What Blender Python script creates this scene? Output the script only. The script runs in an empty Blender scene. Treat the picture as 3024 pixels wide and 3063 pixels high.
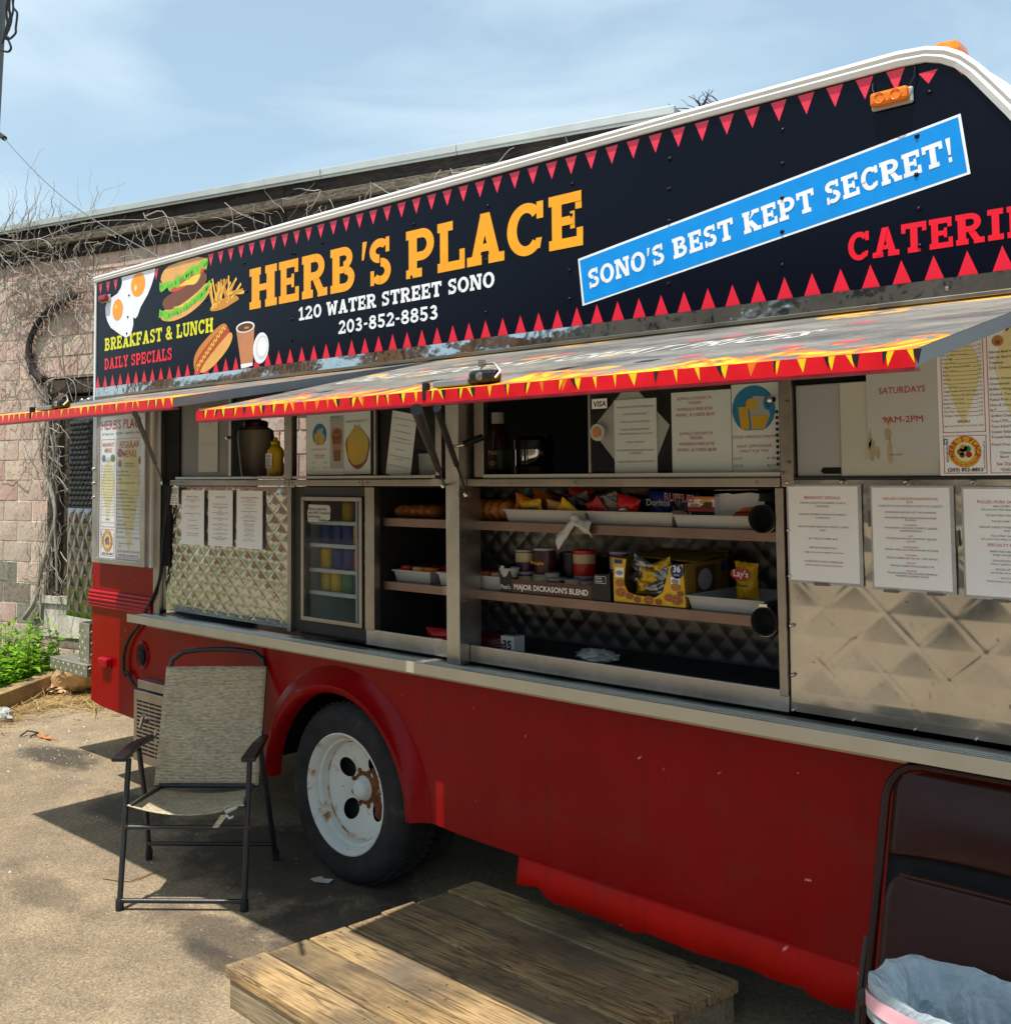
import bpy, bmesh, math, random
from math import radians, sin, cos, pi, sqrt
from mathutils import Vector, Matrix, noise
from mathutils.geometry import tessellate_polygon
random.seed(7)
SC = bpy.context.scene
COL = SC.collection
# ------------------------------------------------------------------ camera
F, CX, CY = 3090.0, 1512.0, 1239.2           # focal length and principal point in pixels of the 3024 wide photograph
def _k(x, y): return Vector(((x-CX)/F, (y-CY)/F, 1.0))
_up = _k(950, -54000).normalized()
_l = _k(-1922, 1447); _l = (_l - _up*_l.dot(_up)).normalized()
AX, AZ = -_l, _up
AY = AZ.cross(AX)
def to_world(v): return Vector((AX.dot(v), AY.dot(v), AZ.dot(v)))
CAM = Vector((3.3123, -2.8281, 1.72))
cd = bpy.data.cameras.new('camera'); cam = bpy.data.objects.new('camera', cd); COL.objects.link(cam); SC.camera = cam
cd.sensor_fit = 'HORIZONTAL'; cd.sensor_width = 36; cd.lens = 36*F/3024
cd.shift_y = -(1531.5-CY)/3024; cd.clip_start = .05; cd.clip_end = 2000
r_, d_, f_ = to_world(Vector((1,0,0))), to_world(Vector((0,1,0))), to_world(Vector((0,0,1)))
mw = Matrix.Identity(4)
for i in range(3):
    mw[i][0], mw[i][1], mw[i][2], mw[i][3] = r_[i], -d_[i], -f_[i], CAM[i]
cam.matrix_world = mw
def ray(px, py): return to_world(_k(px, py))
def at(px, py, y=0.0):                        # point of the plane y = const seen at photograph pixel (px, py)
    r = ray(px, py); return CAM + r*((y-CAM.y)/r.y)
def atz(px, py, z=0.0):
    r = ray(px, py); return CAM + r*((z-CAM.z)/r.z)
def onp(px, py, P0, N):
    r = ray(px, py); return CAM + r*((P0-CAM).dot(N)/r.dot(N))
def tile(x0, y0, k): return lambda a, b: (x0+a*k, y0+b*k)
K1 = 1/1.907
tA, tB, tC, tD, tE, tF = tile(250,1050,K1), tile(1200,1100,K1), tile(2024,1100,K1), tile(2024,2063,K1), tile(250,2000,K1), tile(1100,2063,K1)
tL, tM, tN, tU, tG = tile(250,1200,350/1127), tile(700,450,1200/1907), tile(1700,300,1324/1907), tile(280,700,900/1907), tile(800,1900,900/1907)
tQ, tR, t0, t8 = tile(0,1100,800/1546), tile(0,300,800/1546), tile(0,1000,700/1907), tile(800,1000,700/1907)
tP = tile(0,1750,300/664)
# ------------------------------------------------------------------ world, sun, exposure
SUN_EL, SUN_AZ = radians(70.9), radians(180)
w = bpy.data.worlds.new('World'); SC.world = w; w.use_nodes = True
nt = w.node_tree; nt.nodes.clear()
N_ = nt.nodes.new; LK = nt.links.new
out = N_('ShaderNodeOutputWorld'); bg = N_('ShaderNodeBackground'); sky = N_('ShaderNodeTexSky')
sky.sky_type = 'NISHITA'; sky.sun_disc = False; sky.sun_elevation = SUN_EL; sky.sun_rotation = SUN_AZ
sky.air_density = 1.0; sky.dust_density = 1.6; sky.ozone_density = 1.6
tc = N_('ShaderNodeTexCoord'); mp = N_('ShaderNodeMapping'); mp.inputs['Scale'].default_value = (1.0, 1.0, 3.6); mp.inputs['Rotation'].default_value = (0, .25, .5)
n1 = N_('ShaderNodeTexNoise'); n1.inputs['Scale'].default_value = 2.6; n1.inputs['Detail'].default_value = 7; n1.inputs['Roughness'].default_value = .5; n1.inputs['Distortion'].default_value = .5
cr = N_('ShaderNodeValToRGB'); cr.color_ramp.elements[0].position = .40; cr.color_ramp.elements[0].color = (.42,.42,.42,1); cr.color_ramp.elements[1].position = .66; cr.color_ramp.elements[1].color = (.95,.95,.95,1)
mx = N_('ShaderNodeMixRGB'); mx.inputs[2].default_value = (4.1, 5.1, 5.8, 1)
LK(tc.outputs['Generated'], mp.inputs[0]); LK(mp.outputs[0], n1.inputs['Vector']); LK(n1.outputs[0], cr.inputs[0]); LK(cr.outputs[0], mx.inputs[0]); tn = N_('ShaderNodeMixRGB'); tn.blend_type = 'MULTIPLY'; tn.inputs[0].default_value = 1; tn.inputs[2].default_value = (.92, 1.08, 1.0, 1); LK(sky.outputs[0], tn.inputs[1]); LK(tn.outputs[0], mx.inputs[1]); LK(mx.outputs[0], bg.inputs[0]); LK(bg.outputs[0], out.inputs[0])
bg.inputs[1].default_value = .15
sd = bpy.data.lights.new('sun', 'SUN'); so = bpy.data.objects.new('sun', sd); COL.objects.link(so)
sd.energy = 4.9; sd.angle = radians(.55); sd.color = (1, .96, .89)
so.rotation_euler = (Vector((0, .346, -1))).to_track_quat('-Z', 'Y').to_euler()
SC.view_settings.view_transform = 'Standard'; SC.view_settings.look = 'None'; SC.view_settings.gamma = 1
SC.view_settings.use_curve_mapping = False; SC.view_settings.exposure = 0.24
SC.cycles.max_bounces = 8; SC.cycles.transparent_max_bounces = 12
# ------------------------------------------------------------------ materials
def lin(c): return tuple(((v/255)/12.92 if v/255 <= .04045 else ((v/255+.055)/1.055)**2.4) for v in c)
def col4(c): return (*c, 1)
MATS = {}
class NG:
    def __init__(s, name):
        s.m = bpy.data.materials.new(name); s.m.use_nodes = True; s.t = s.m.node_tree; s.b = s.t.nodes['Principled BSDF']; s.o = s.t.nodes['Material Output']
        MATS[name] = s.m
    def n(s, ty, **kw):
        nd = s.t.nodes.new('ShaderNode'+ty)
        for k, v in kw.items():
            if k in nd.inputs.keys(): nd.inputs[k].default_value = v
            else: setattr(nd, k, v)
        return nd
    def l(s, a, b): s.t.links.new(a, b)
    def set(s, **kw):
        for k, v in kw.items():
            key = k.replace('_', ' ')
            s.b.inputs[key].default_value = v
    def coord(s, scale=(1,1,1), space='Object', rnd=False, rot=(0,0,0)):
        tcn = s.n('TexCoord'); m = s.n('Mapping'); m.inputs['Scale'].default_value = scale; m.inputs['Rotation'].default_value = rot
        s.l(tcn.outputs[space], m.inputs[0])
        if rnd:
            oi = s.n('ObjectInfo'); mu = s.n('VectorMath', operation='SCALE'); cb = s.n('CombineXYZ')
            s.l(oi.outputs['Random'], cb.inputs[0]); s.l(oi.outputs['Random'], cb.inputs[1]); s.l(oi.outputs['Random'], cb.inputs[2])
            s.l(cb.outputs[0], mu.inputs[0]); mu.inputs['Scale'].default_value = 37.0
            s.l(mu.outputs[0], m.inputs['Location'])
        return m.outputs[0]
    def noise(s, vec, scale, detail=4, rough=.5, dist=0):
        nd = s.n('TexNoise'); nd.inputs['Scale'].default_value = scale; nd.inputs['Detail'].default_value = detail; nd.inputs['Roughness'].default_value = rough; nd.inputs['Distortion'].default_value = dist
        s.l(vec, nd.inputs['Vector']); return nd.outputs[0]
    def ramp(s, fac, stops, interp='LINEAR'):
        nd = s.n('ValToRGB'); cr = nd.color_ramp; cr.interpolation = interp
        while len(cr.elements) < len(stops): cr.elements.new(.5)
        for e, (p, c) in zip(cr.elements, stops):
            e.position = p; e.color = col4(c) if not isinstance(c, (int, float)) else (c, c, c, 1)
        s.l(fac, nd.inputs[0]); return nd.outputs[0]
    def mix(s, fac, a, b, mode='MIX'):
        nd = s.n('MixRGB', blend_type=mode)
        for i, v in enumerate((fac, a, b)):
            if isinstance(v, (int, float)): nd.inputs[i].default_value = v if i == 0 else (v, v, v, 1)
            elif isinstance(v, tuple): nd.inputs[i].default_value = col4(v)
            else: s.l(v, nd.inputs[i])
        return nd.outputs[0]
    def bump(s, h, strength=.3, dist=.01):
        nd = s.n('Bump'); nd.inputs['Strength'].default_value = strength; nd.inputs['Distance'].default_value = dist
        s.l(h, nd.inputs['Height']); s.l(nd.outputs[0], s.b.inputs['Normal']); return nd
def plain(name, rgb, rough=.6, metal=0, var=.12, scale=8, bump=0, bscale=60, spec=.5, rnd=False, stretch=(1,1,1), emit=None):
    g = NG(name); c = lin(rgb); v = g.coord(stretch, rnd=rnd)
    n = g.noise(v, scale, 5, .6)
    g.l(g.ramp(n, [(.3, tuple(x*(1-var) for x in c)), (.7, tuple(min(1, x*(1+var)) for x in c))]), g.b.inputs['Base Color'])
    g.l(g.ramp(n, [(.3, min(1, rough*.85)), (.7, min(1, rough*1.15))]), g.b.inputs['Roughness'])
    g.set(Metallic=metal); g.b.inputs['Specular IOR Level'].default_value = spec
    if bump: g.bump(g.noise(v, bscale, 3), bump, .004)
    return g.m
def glass(name, tint=(.9,.95,.95), alpha=.12, rough=.02, refl=.6):
    g = NG(name); tr = g.n('BsdfTransparent'); tr.inputs[0].default_value = col4(tint)
    gl = g.n('BsdfGlossy'); gl.inputs['Roughness'].default_value = rough; gl.inputs[0].default_value = (refl, refl, refl, 1)
    fr = g.n('Fresnel'); fr.inputs[0].default_value = 1.5
    di = g.n('BsdfDiffuse'); di.inputs[0].default_value = (.75,.75,.72,1)
    m1 = g.n('MixShader'); m2 = g.n('MixShader')
    nz = g.ramp(g.noise(g.coord((1,1,2)), 6, 5, .6), [(.35, alpha*.5), (.75, alpha*1.5)])
    g.l(nz, m1.inputs[0]); g.l(tr.outputs[0], m1.inputs[1]); g.l(di.outputs[0], m1.inputs[2])
    gm = g.n('NewGeometry'); sb = g.n('Math', operation='SUBTRACT'); sb.inputs[0].default_value = 1; g.l(gm.outputs['Backfacing'], sb.inputs[1]); mu = g.n('Math', operation='MULTIPLY'); g.l(fr.outputs[0], mu.inputs[0]); g.l(sb.outputs[0], mu.inputs[1]); g.l(mu.outputs[0], m2.inputs[0]); g.l(m1.outputs[0], m2.inputs[1]); g.l(gl.outputs[0], m2.inputs[2]); g.l(m2.outputs[0], g.o.inputs[0])
    return g.m
# --- metals
def steel(name, base=.5, rough=.25, smudge=.12, tint=(1,.97,.93), wave=.0, bscale=14, smears=False):
    g = NG(name); v = g.coord(); n = g.noise(v, 3.2, 6, .65); n2 = g.noise(v, 45, 3, .5)
    c = tuple(base*t for t in tint)
    a = g.ramp(n, [(.3, tuple(x*.72 for x in c)), (.7, tuple(x*1.15 for x in c))])
    sp = g.ramp(n2, [(.28, .8), (.38, 1.0)])
    a = g.mix(.8, a, sp, 'MULTIPLY')
    if smears: a = g.mix(g.ramp(g.noise(g.coord((3.2,3.2,1.3)), 4.5, 4, .55), [(.66, 0), (.71, .6)]), a, (.10,.085,.07)); a = g.mix(g.ramp(g.noise(g.coord((1,1,1)), 30, 3, .6), [(.70, 0), (.74, .7)]), a, (.12,.10,.08))
    g.l(a, g.b.inputs['Base Color'])
    g.l(g.ramp(n, [(.3, max(.02, rough-smudge)), (.7, rough+smudge)]), g.b.inputs['Roughness'])
    g.set(Metallic=1.0)
    if wave: g.bump(g.noise(v, bscale, 3), wave, .01)
    return g.m
steel('quilted steel', .58, .13, .06)
steel('quilted steel dull', .62, .24, .09, (1,.96,.89), smears=True)
steel('mirror strip', .68, .07, .04, (.98,1,1.0), .25, 9); steel('door steel', .30, .14, .06)  # door steel is darkened in place of dark trees reflected in it
steel('brushed aluminium', .58, .38, .1, (1,.94,.86))
steel('aged aluminium', .42, .36, .1, (1,.88,.78))
plain('counter edge', (196,188,168), .45, metal=.25, var=.08, scale=6, bump=.05)
steel('counter metal', .62, .42, .12, (1,.97,.88))
steel('bronze trim', .34, .35, .1, (1,.85,.62))
plain('tread plate', (176,172,158), .38, metal=.7, var=.2, scale=12)
steel('chrome', .7, .12, .05)
# --- paints
def red_paint(name, rgb, rough=.22, chips=.6, spec=.16):
    g = NG(name); v = g.coord(); c = lin(rgb)
    n = g.noise(v, 2.3, 6, .6); base = g.ramp(n, [(.3, tuple(x*.85 for x in c)), (.7, tuple(x*1.12 for x in c))])
    vo = g.n('TexVoronoi'); vo.inputs['Scale'].default_value = 15; g.l(g.mix(.16, v, g.noise(v, 40, 3)), vo.inputs['Vector'])
    sz = g.noise(v, 7, 2)
    chip = g.n('Math', operation='LESS_THAN'); mm = g.n('Math', operation='MULTIPLY'); mm.inputs[1].default_value = .85*chips
    st = g.n('Math', operation='SUBTRACT'); g.l(sz, st.inputs[0]); st.inputs[1].default_value = .50
    g.l(st.outputs[0], mm.inputs[0]); g.l(vo.outputs['Distance'], chip.inputs[0]); g.l(mm.outputs[0], chip.inputs[1])
    dirt = g.ramp(g.noise(g.coord((1,1,.5)), 5, 8, .7), [(.5, 0), (.85, .15)])
    sk = g.ramp(g.noise(g.coord((9,9,.7)), 2.2, 5, .7), [(.50, 0), (.72, .35)]); base = g.mix(sk, base, tuple(x*.45+.004 for x in c)); low = g.ramp(g.noise(g.coord((1.4,1.4,2.6)), 2.0, 6, .7), [(.54, 0), (.74, .30)]); base = g.mix(low, base, (.13,.045,.03))
    g.l(g.mix(chip.outputs[0], g.mix(dirt, base, (.10,.02,.012)), (.75,.42,.42)), g.b.inputs['Base Color'])
    g.l(g.ramp(n, [(.3, rough*.8), (.7, rough*1.3)]), g.b.inputs['Roughness'])
    g.b.inputs['Specular IOR Level'].default_value = spec
    g.bump(g.noise(v, 3.5, 2), .12, .006)
    return g.m
red_paint('red paint', (140,1,9)); red_paint('bounce lit red paint', (188,20,12), .5, .9); red_paint('gloss red trim', (160,8,24), .22, .3)  # skirt red: ground bounce put into a brighter colour
plain('white paint', (236,236,232), .3, var=.06, scale=4); plain('off white enamel', (205,205,198), .4, var=.1, scale=3)
plain('sign navy', (5,7,22), .2, var=.1, scale=1.2, spec=.18, bump=.02, bscale=2)
for nm, c in dict(orange=(250,165,6), white=(238,240,242), red=(232,22,44), pinkred=(224,36,62), blue=(0,140,222), yellow=(226,222,14), egg_white=(242,243,248), yolk=(246,158,8), yolk_light=(255,206,60), bun=(232,170,84), bun_light=(244,204,138), patty=(120,62,26), lettuce=(118,200,24), lettuce_dark=(70,150,20), tomato=(214,62,38), cheese=(250,204,70), fry=(240,186,66), fry_dark=(206,136,30), sausage=(186,66,30), mustard=(236,190,60), cup=(198,130,84), coffee=(96,52,18), lid=(222,216,210), bun_dark=(206,128,50)).items():
    plain('print '+nm, c, .22, var=.09, scale=14, spec=.45)
plain('print pennant red', (222,30,54), .22, var=.05, scale=3); plain('print pennant red shaded', (228,50,76), .22, var=.05, scale=3)  # upper pennants: the same red with sky-lit shade put into it
for nm, c in dict(paper=(252,252,255), paper_grey=(196,196,192), ink=(38,36,40), ink_grey=(95,95,100), ink_red=(186,36,52), ink_blue=(34,112,176), ink_orange=(206,96,50), pale_yellow=(240,228,172), picture_blue=(34,140,196), picture_yellow=(240,186,50), picture_tan=(196,140,90), picture_brown=(150,92,58), card_yellow=(222,186,84)).items():
    plain('ink '+nm if 'paper' not in nm else nm, c, .6, var=.04, scale=5, spec=.2)
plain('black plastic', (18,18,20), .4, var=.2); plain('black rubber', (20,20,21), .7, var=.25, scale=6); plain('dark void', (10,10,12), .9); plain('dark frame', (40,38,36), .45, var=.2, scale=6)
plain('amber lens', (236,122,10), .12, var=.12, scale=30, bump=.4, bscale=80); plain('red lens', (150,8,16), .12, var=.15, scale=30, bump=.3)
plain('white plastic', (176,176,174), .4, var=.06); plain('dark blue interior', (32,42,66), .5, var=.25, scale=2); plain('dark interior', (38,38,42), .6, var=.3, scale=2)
plain('shelf lip', (142,118,106), .4, metal=.75, var=.18, scale=5)
plain('grey panel', (168,170,172), .45, var=.05, scale=2); plain('cream panel', (196,196,184), .5, var=.06, scale=2.5)
plain('frosted pane', (120,116,112), .35, var=.22, scale=2.2)
glass('window glass', (.93,.95,.95), .015, .01, .42); glass('fridge glass', (.86,.9,.92), .01, .01, .38); glass('case glass', (.97,.98,.98), .05, .03, .5)
plain('clear plastic', (180,180,176), .15, var=.2, scale=20, bump=.8, bscale=26)
# --- ground
def mk_asphalt():
    g = NG('dusty asphalt'); v = g.coord()
    big = g.noise(v, .55, 6, .6, .5); mid = g.noise(v, 3.2, 6, .68); fine = g.noise(v, 85, 4, .7); agg = g.n('TexVoronoi'); agg.inputs['Scale'].default_value = 150; g.l(v, agg.inputs['Vector'])
    a = g.ramp(big, [(.3, (.25,.186,.115)), (.6, (.35,.264,.165)), (.8, (.40,.30,.186))])
    a = g.mix(g.ramp(mid, [(.35, .55), (.68, 0)]), a, (.115,.09,.066))
    cell = g.n('SeparateColor'); g.l(agg.outputs['Color'], cell.inputs[0])
    a = g.mix(.6, a, g.ramp(cell.outputs[0], [(.05, .5), (.4, .95), (.8, 1.1), (.97, 1.6)]), 'MULTIPLY')
    a = g.mix(.6, a, g.ramp(fine, [(.3, .6), (.7, 1.35)]), 'MULTIPLY')
    # oil and damp stains: real marks with their own shape
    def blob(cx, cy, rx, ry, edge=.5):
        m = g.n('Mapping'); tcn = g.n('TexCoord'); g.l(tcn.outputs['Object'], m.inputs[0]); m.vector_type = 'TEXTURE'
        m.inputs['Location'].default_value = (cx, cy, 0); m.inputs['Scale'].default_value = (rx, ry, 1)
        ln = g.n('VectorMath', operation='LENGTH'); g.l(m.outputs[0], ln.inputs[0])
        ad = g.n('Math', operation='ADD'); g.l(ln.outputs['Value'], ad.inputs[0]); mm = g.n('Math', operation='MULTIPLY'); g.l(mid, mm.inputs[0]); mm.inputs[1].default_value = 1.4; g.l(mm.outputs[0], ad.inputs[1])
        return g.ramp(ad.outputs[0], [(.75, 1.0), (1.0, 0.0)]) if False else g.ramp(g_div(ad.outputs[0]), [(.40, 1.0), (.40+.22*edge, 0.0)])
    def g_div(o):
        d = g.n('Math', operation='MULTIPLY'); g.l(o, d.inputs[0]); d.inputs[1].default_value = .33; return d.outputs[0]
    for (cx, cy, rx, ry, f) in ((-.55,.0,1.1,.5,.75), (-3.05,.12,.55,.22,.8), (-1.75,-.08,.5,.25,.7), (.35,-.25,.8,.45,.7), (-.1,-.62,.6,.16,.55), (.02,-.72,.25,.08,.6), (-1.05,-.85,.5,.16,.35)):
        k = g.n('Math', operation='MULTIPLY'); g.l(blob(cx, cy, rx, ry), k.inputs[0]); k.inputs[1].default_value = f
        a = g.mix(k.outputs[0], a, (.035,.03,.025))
    sc = g.ramp(g.noise(g.coord((1,2.2,1)), 9, 3, .5), [(.69, 0), (.73, .55)])
    a = g.mix(sc, a, (.36,.31,.235))
    g.l(a, g.b.inputs['Base Color']); g.l(g.ramp(mid, [(.3, .78), (.7, .95)]), g.b.inputs['Roughness'])
    g.b.inputs['Specular IOR Level'].default_value = .3
    hh = g.mix(.5, g.ramp(agg.outputs['Distance'], [(0, 1.0), (.6, 0.0)]), fine)
    g.bump(hh, .55, .004)
mk_asphalt()
plain('soil', (92,72,48), .95, var=.35, scale=6, bump=.8, bscale=30); plain('lawn green', (62,80,30), .9, var=.4, scale=3)
plain('far ground', (140,128,104), .95, var=.2, scale=.4)
# --- wood
def wood(name, c1, c2, c3, scale=1.0, axis='X', grey=.4, rough=.75, bump=.5):
    g = NG(name); f = lambda a, b: tuple(q*scale for q in ((a, b, b) if axis == 'X' else (b, b, a)))
    v0 = g.coord((1,1,1), rnd=True)
    wob = g.noise(g.coord(f(.9, 2.2), rnd=True), 1.2, 3, .5)           # slow wander of the grain
    n = g.noise(g.coord(f(.35, 16), rnd=True), 1.6, 5, .62, .25)
    ad = g.n('Math', operation='MULTIPLY_ADD'); g.l(wob, ad.inputs[0]); ad.inputs[1].default_value = 1.1; g.l(n, ad.inputs[2])
    mul = g.n('Math', operation='MULTIPLY'); g.l(ad.outputs[0], mul.inputs[0]); mul.inputs[1].default_value = 7
    fr = g.n('Math', operation='PINGPONG'); g.l(mul.outputs[0], fr.inputs[0]); fr.inputs[1].default_value = 1
    fine = g.noise(g.coord(f(1.2, 110), rnd=True), 1, 4, .6)
    a = g.ramp(fr.outputs[0], [(.0, lin(c1)), (.35, lin(c2)), (.8, lin(c2)), (1, lin(c3))])
    a = g.mix(.6, a, g.ramp(fine, [(.3, .5), (.65, 1.25)]), 'MULTIPLY')
    gr = g.ramp(g.noise(v0, 2.1, 5, .6), [(.38, 0), (.68, grey)])
    a = g.mix(gr, a, lin((108,96,80)))
    sp = g.ramp(g.noise(v0, 26, 3, .5), [(.68, 0), (.76, .7)]); a = g.mix(sp, a, (.04,.03,.022))
    st = g.ramp(g.noise(g.coord((1,1,1)), 2.6, 5, .65), [(.56, 0), (.72, .55)]); a = g.mix(st, a, (.06,.045,.03))
    oi = g.n('ObjectInfo'); a = g.mix(.6, a, g.ramp(oi.outputs['Random'], [(0, .62), (1, 1.2)]), 'MULTIPLY')
    g.l(a, g.b.inputs['Base Color']); g.set(Roughness=rough); g.b.inputs['Specular IOR Level'].default_value = .2
    g.bump(g.mix(.5, fr.outputs[0], fine), bump, .003)
    return g.m
wood('deck board wood', (84,64,42), (186,154,108), (140,112,76), 1.7, 'X', .95, .85, 1.0)
wood('deck side wood', (150,132,104), (176,158,128), (134,116,90), 1, 'X', .6)
wood('timber wood', (128,104,70), (162,136,96), (118,98,66), 1, 'X', .6)
wood('fascia wood', (62,56,50), (112,102,88), (48,44,42), .5, 'X', .3); wood('fascia shaded wood', (30,28,30), (52,48,48), (24,22,24), .5, 'X', .2)  # second fascia wood is the same timber with shade in its colour
wood('door wood', (58,50,44), (104,94,82), (48,42,38), .7, 'X', .4); wood('post wood', (44,38,36), (80,70,64), (36,30,30), .7, 'Z', .4)
# --- masonry
def mk_block(name, pal, mort=False):
    g = NG(name); v = g.coord(rnd=not mort); v2 = g.coord((1,1,1))
    n = g.noise(v2, 1.1, 5, .6, .3); p = g.noise(v, 22, 5, .75); f = g.noise(v, 90, 3, .7)
    a = g.ramp(n, [(.30, lin(pal[0])), (.46, lin(pal[1])), (.6, lin(pal[2])), (.75, lin(pal[3]))])
    oi = g.n('ObjectInfo'); a = g.mix(.7, a, g.ramp(oi.outputs['Random'], [(0, lin((214,176,160))), (.3, lin((232,220,196))), (.6, lin((206,196,178))), (1, lin((238,206,190)))]), 'MULTIPLY') if not mort else a
    a = g.mix(g.ramp(p, [(.5, 0), (.66, .75)]), a, lin(pal[4])); a = g.mix(.5, a, g.ramp(f, [(.3, .6), (.7, 1.25)]), 'MULTIPLY')
    st = g.ramp(g.noise(g.coord((1.5,1.5,.35)), 2.2, 6, .65), [(.5, 0), (.75, .75)]); a = g.mix(st, a, lin((78,66,64)))
    pk = g.ramp(g.noise(g.coord((1,1,1.3)), 3.3, 5, .7), [(.62, 0), (.68, .6)]); a = g.mix(pk, a, lin((182,92,84)))
    g.l(a, g.b.inputs['Base Color']); g.set(Roughness=.95); g.b.inputs['Specular IOR Level'].default_value = .15
    g.bump(g.mix(.5, p, f), .9, .008)
mk_block('painted block', [(206,176,172),(238,218,210),(236,224,202),(212,166,162),(150,136,130)])
mk_block('bare block', [(150,146,140),(170,166,158),(140,136,132),(160,154,148),(70,66,62)])
mk_block('mortar', [(226,204,190),(240,228,214),(234,222,200),(222,192,184),(176,160,148)], True)
plain('roof metal', (184,188,184), .45, var=.12, scale=3, metal=.2); plain('roof tar', (44,44,46), .9)
plain('vine wood', (158,148,138), .9, var=.35, scale=9, rnd=True); plain('vine dark', (58,48,44), .95, var=.4, scale=12)
plain('old glass', (130,140,146), .2, var=.3, scale=6)
# --- foliage
def leaf(name, c1, c2):
    g = NG(name); oi = g.n('NewGeometry'); n = g.noise(g.coord(), 3, 3)
    a = g.mix(oi.outputs['Random Per Island'], lin(c1), lin(c2)); a = g.mix(.5, a, g.ramp(n, [(.3, .7), (.7, 1.3)]), 'MULTIPLY')
    tr = g.n('BsdfTranslucent'); g.l(a, tr.inputs[0]); ms = g.n('MixShader'); ms.inputs[0].default_value = .4
    g.l(a, g.b.inputs['Base Color']); g.set(Roughness=.45); g.l(g.b.outputs[0], ms.inputs[1]); g.l(tr.outputs[0], ms.inputs[2]); g.l(ms.outputs[0], g.o.inputs[0])
leaf('weed leaf', (88,140,26), (160,204,56)); leaf('straw', (226,198,136), (150,112,62)); plain('oak leaf', (206,120,56), .7)
plain('paper bag', (196,158,116), .8, var=.12, bump=.5, bscale=12)
# --- rusty wheel
g = NG('rusty white wheel'); v = g.coord(); n = g.noise(v, 11, 6, .72); rd = g.noise(v, 38, 3, .6)
a = g.ramp(g.noise(v, 3, 4), [(.3, lin((196,204,200))), (.7, lin((222,226,220)))])
a = g.mix(g.ramp(n, [(.56, 0), (.66, .85)]), a, lin((182,124,48))); a = g.mix(g.ramp(n, [(.63, 0), (.69, .95)]), a, lin((92,48,20))); a = g.mix(g.ramp(rd, [(.70, 0), (.73, .9)]), a, lin((70,50,34)))
g.l(a, g.b.inputs['Base Color']); g.set(Roughness=.45); g.bump(n, .2, .003)
plain('rust', (110,62,30), .9, var=.5, scale=30, bump=.8)
g = NG('tyre rubber'); v = g.coord(); n = g.noise(v, 7, 5, .7)
g.l(g.ramp(n, [(.35, (.012,.012,.013)), (.58, (.026,.026,.027)), (.75, (.085,.08,.07))]), g.b.inputs['Base Color']); g.set(Roughness=.8); g.b.inputs['Specular IOR Level'].default_value = .3; g.bump(g.noise(v, 60, 3), .2, .003)
# --- chair sling
def sling(name, dr, stretch):
    g = NG(name); v = g.coord((1,1,1), rot=(0,0,-.693))
    w1 = g.n('TexWave', wave_type='BANDS', bands_direction=dr); w1.inputs['Scale'].default_value = 55; w1.inputs['Distortion'].default_value = 0; g.l(v, w1.inputs[0])
    w2 = g.n('TexWave', wave_type='BANDS', bands_direction='X'); w2.inputs['Scale'].default_value = 60; g.l(v, w2.inputs[0])
    st = g.noise(g.coord(stretch, rot=(0,0,-.693)), 1.0, 4, .75); bg_ = g.noise(g.coord((1,1,1)), 5, 4, .6)
    a = g.ramp(st, [(.34, lin((156,140,112))), (.5, lin((200,182,150))), (.66, lin((226,210,180)))])
    a = g.mix(.75, a, g.ramp(w1.outputs[1], [(.1, .45), (.55, 1.15)]), 'MULTIPLY'); a = g.mix(.6, a, g.ramp(w2.outputs[1], [(.15, .5), (.6, 1.15)]), 'MULTIPLY')
    a = g.mix(.4, a, g.ramp(bg_, [(.3, .75), (.7, 1.2)]), 'MULTIPLY')
    g.l(a, g.b.inputs['Base Color']); g.set(Roughness=.8); g.bump(g.mix(.5, w1.outputs[1], w2.outputs[1]), .4, .002)
sling('woven sling', 'Z', (34,34,150)); sling('woven sling seat', 'Y', (34,120,34))
plain('chair tube', (38,40,42), .38, var=.25, scale=20, bump=.15, bscale=200); plain('grey pole wood', (104,108,108), .9, var=.2, scale=6)
plain('brown steel', (54,26,20), .32, spec=.25, var=.12, scale=4); plain('bin grey', (62,70,82), .5, var=.08)
g = NG('bin liner'); v = g.coord(); n = g.noise(v, 9, 5, .6, 1.2); g.set(Roughness=.25); g.l(g.ramp(n, [(.3, lin((188,210,222))), (.7, lin((232,240,244)))]), g.b.inputs['Base Color']); g.bump(n, .9, .02)
tr = g.n('BsdfTranslucent'); tr.inputs[0].default_value = (.8,.88,.92,1); ms = g.n('MixShader'); ms.inputs[0].default_value = .45; g.l(g.b.outputs[0], ms.inputs[1]); g.l(tr.outputs[0], ms.inputs[2]); g.l(ms.outputs[0], g.o.inputs[0])
plain('pink drawstring band', (246,186,198), .35, var=.1, scale=14, bump=.4, bscale=18); plain('pink string', (226,50,80), .4)
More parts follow.
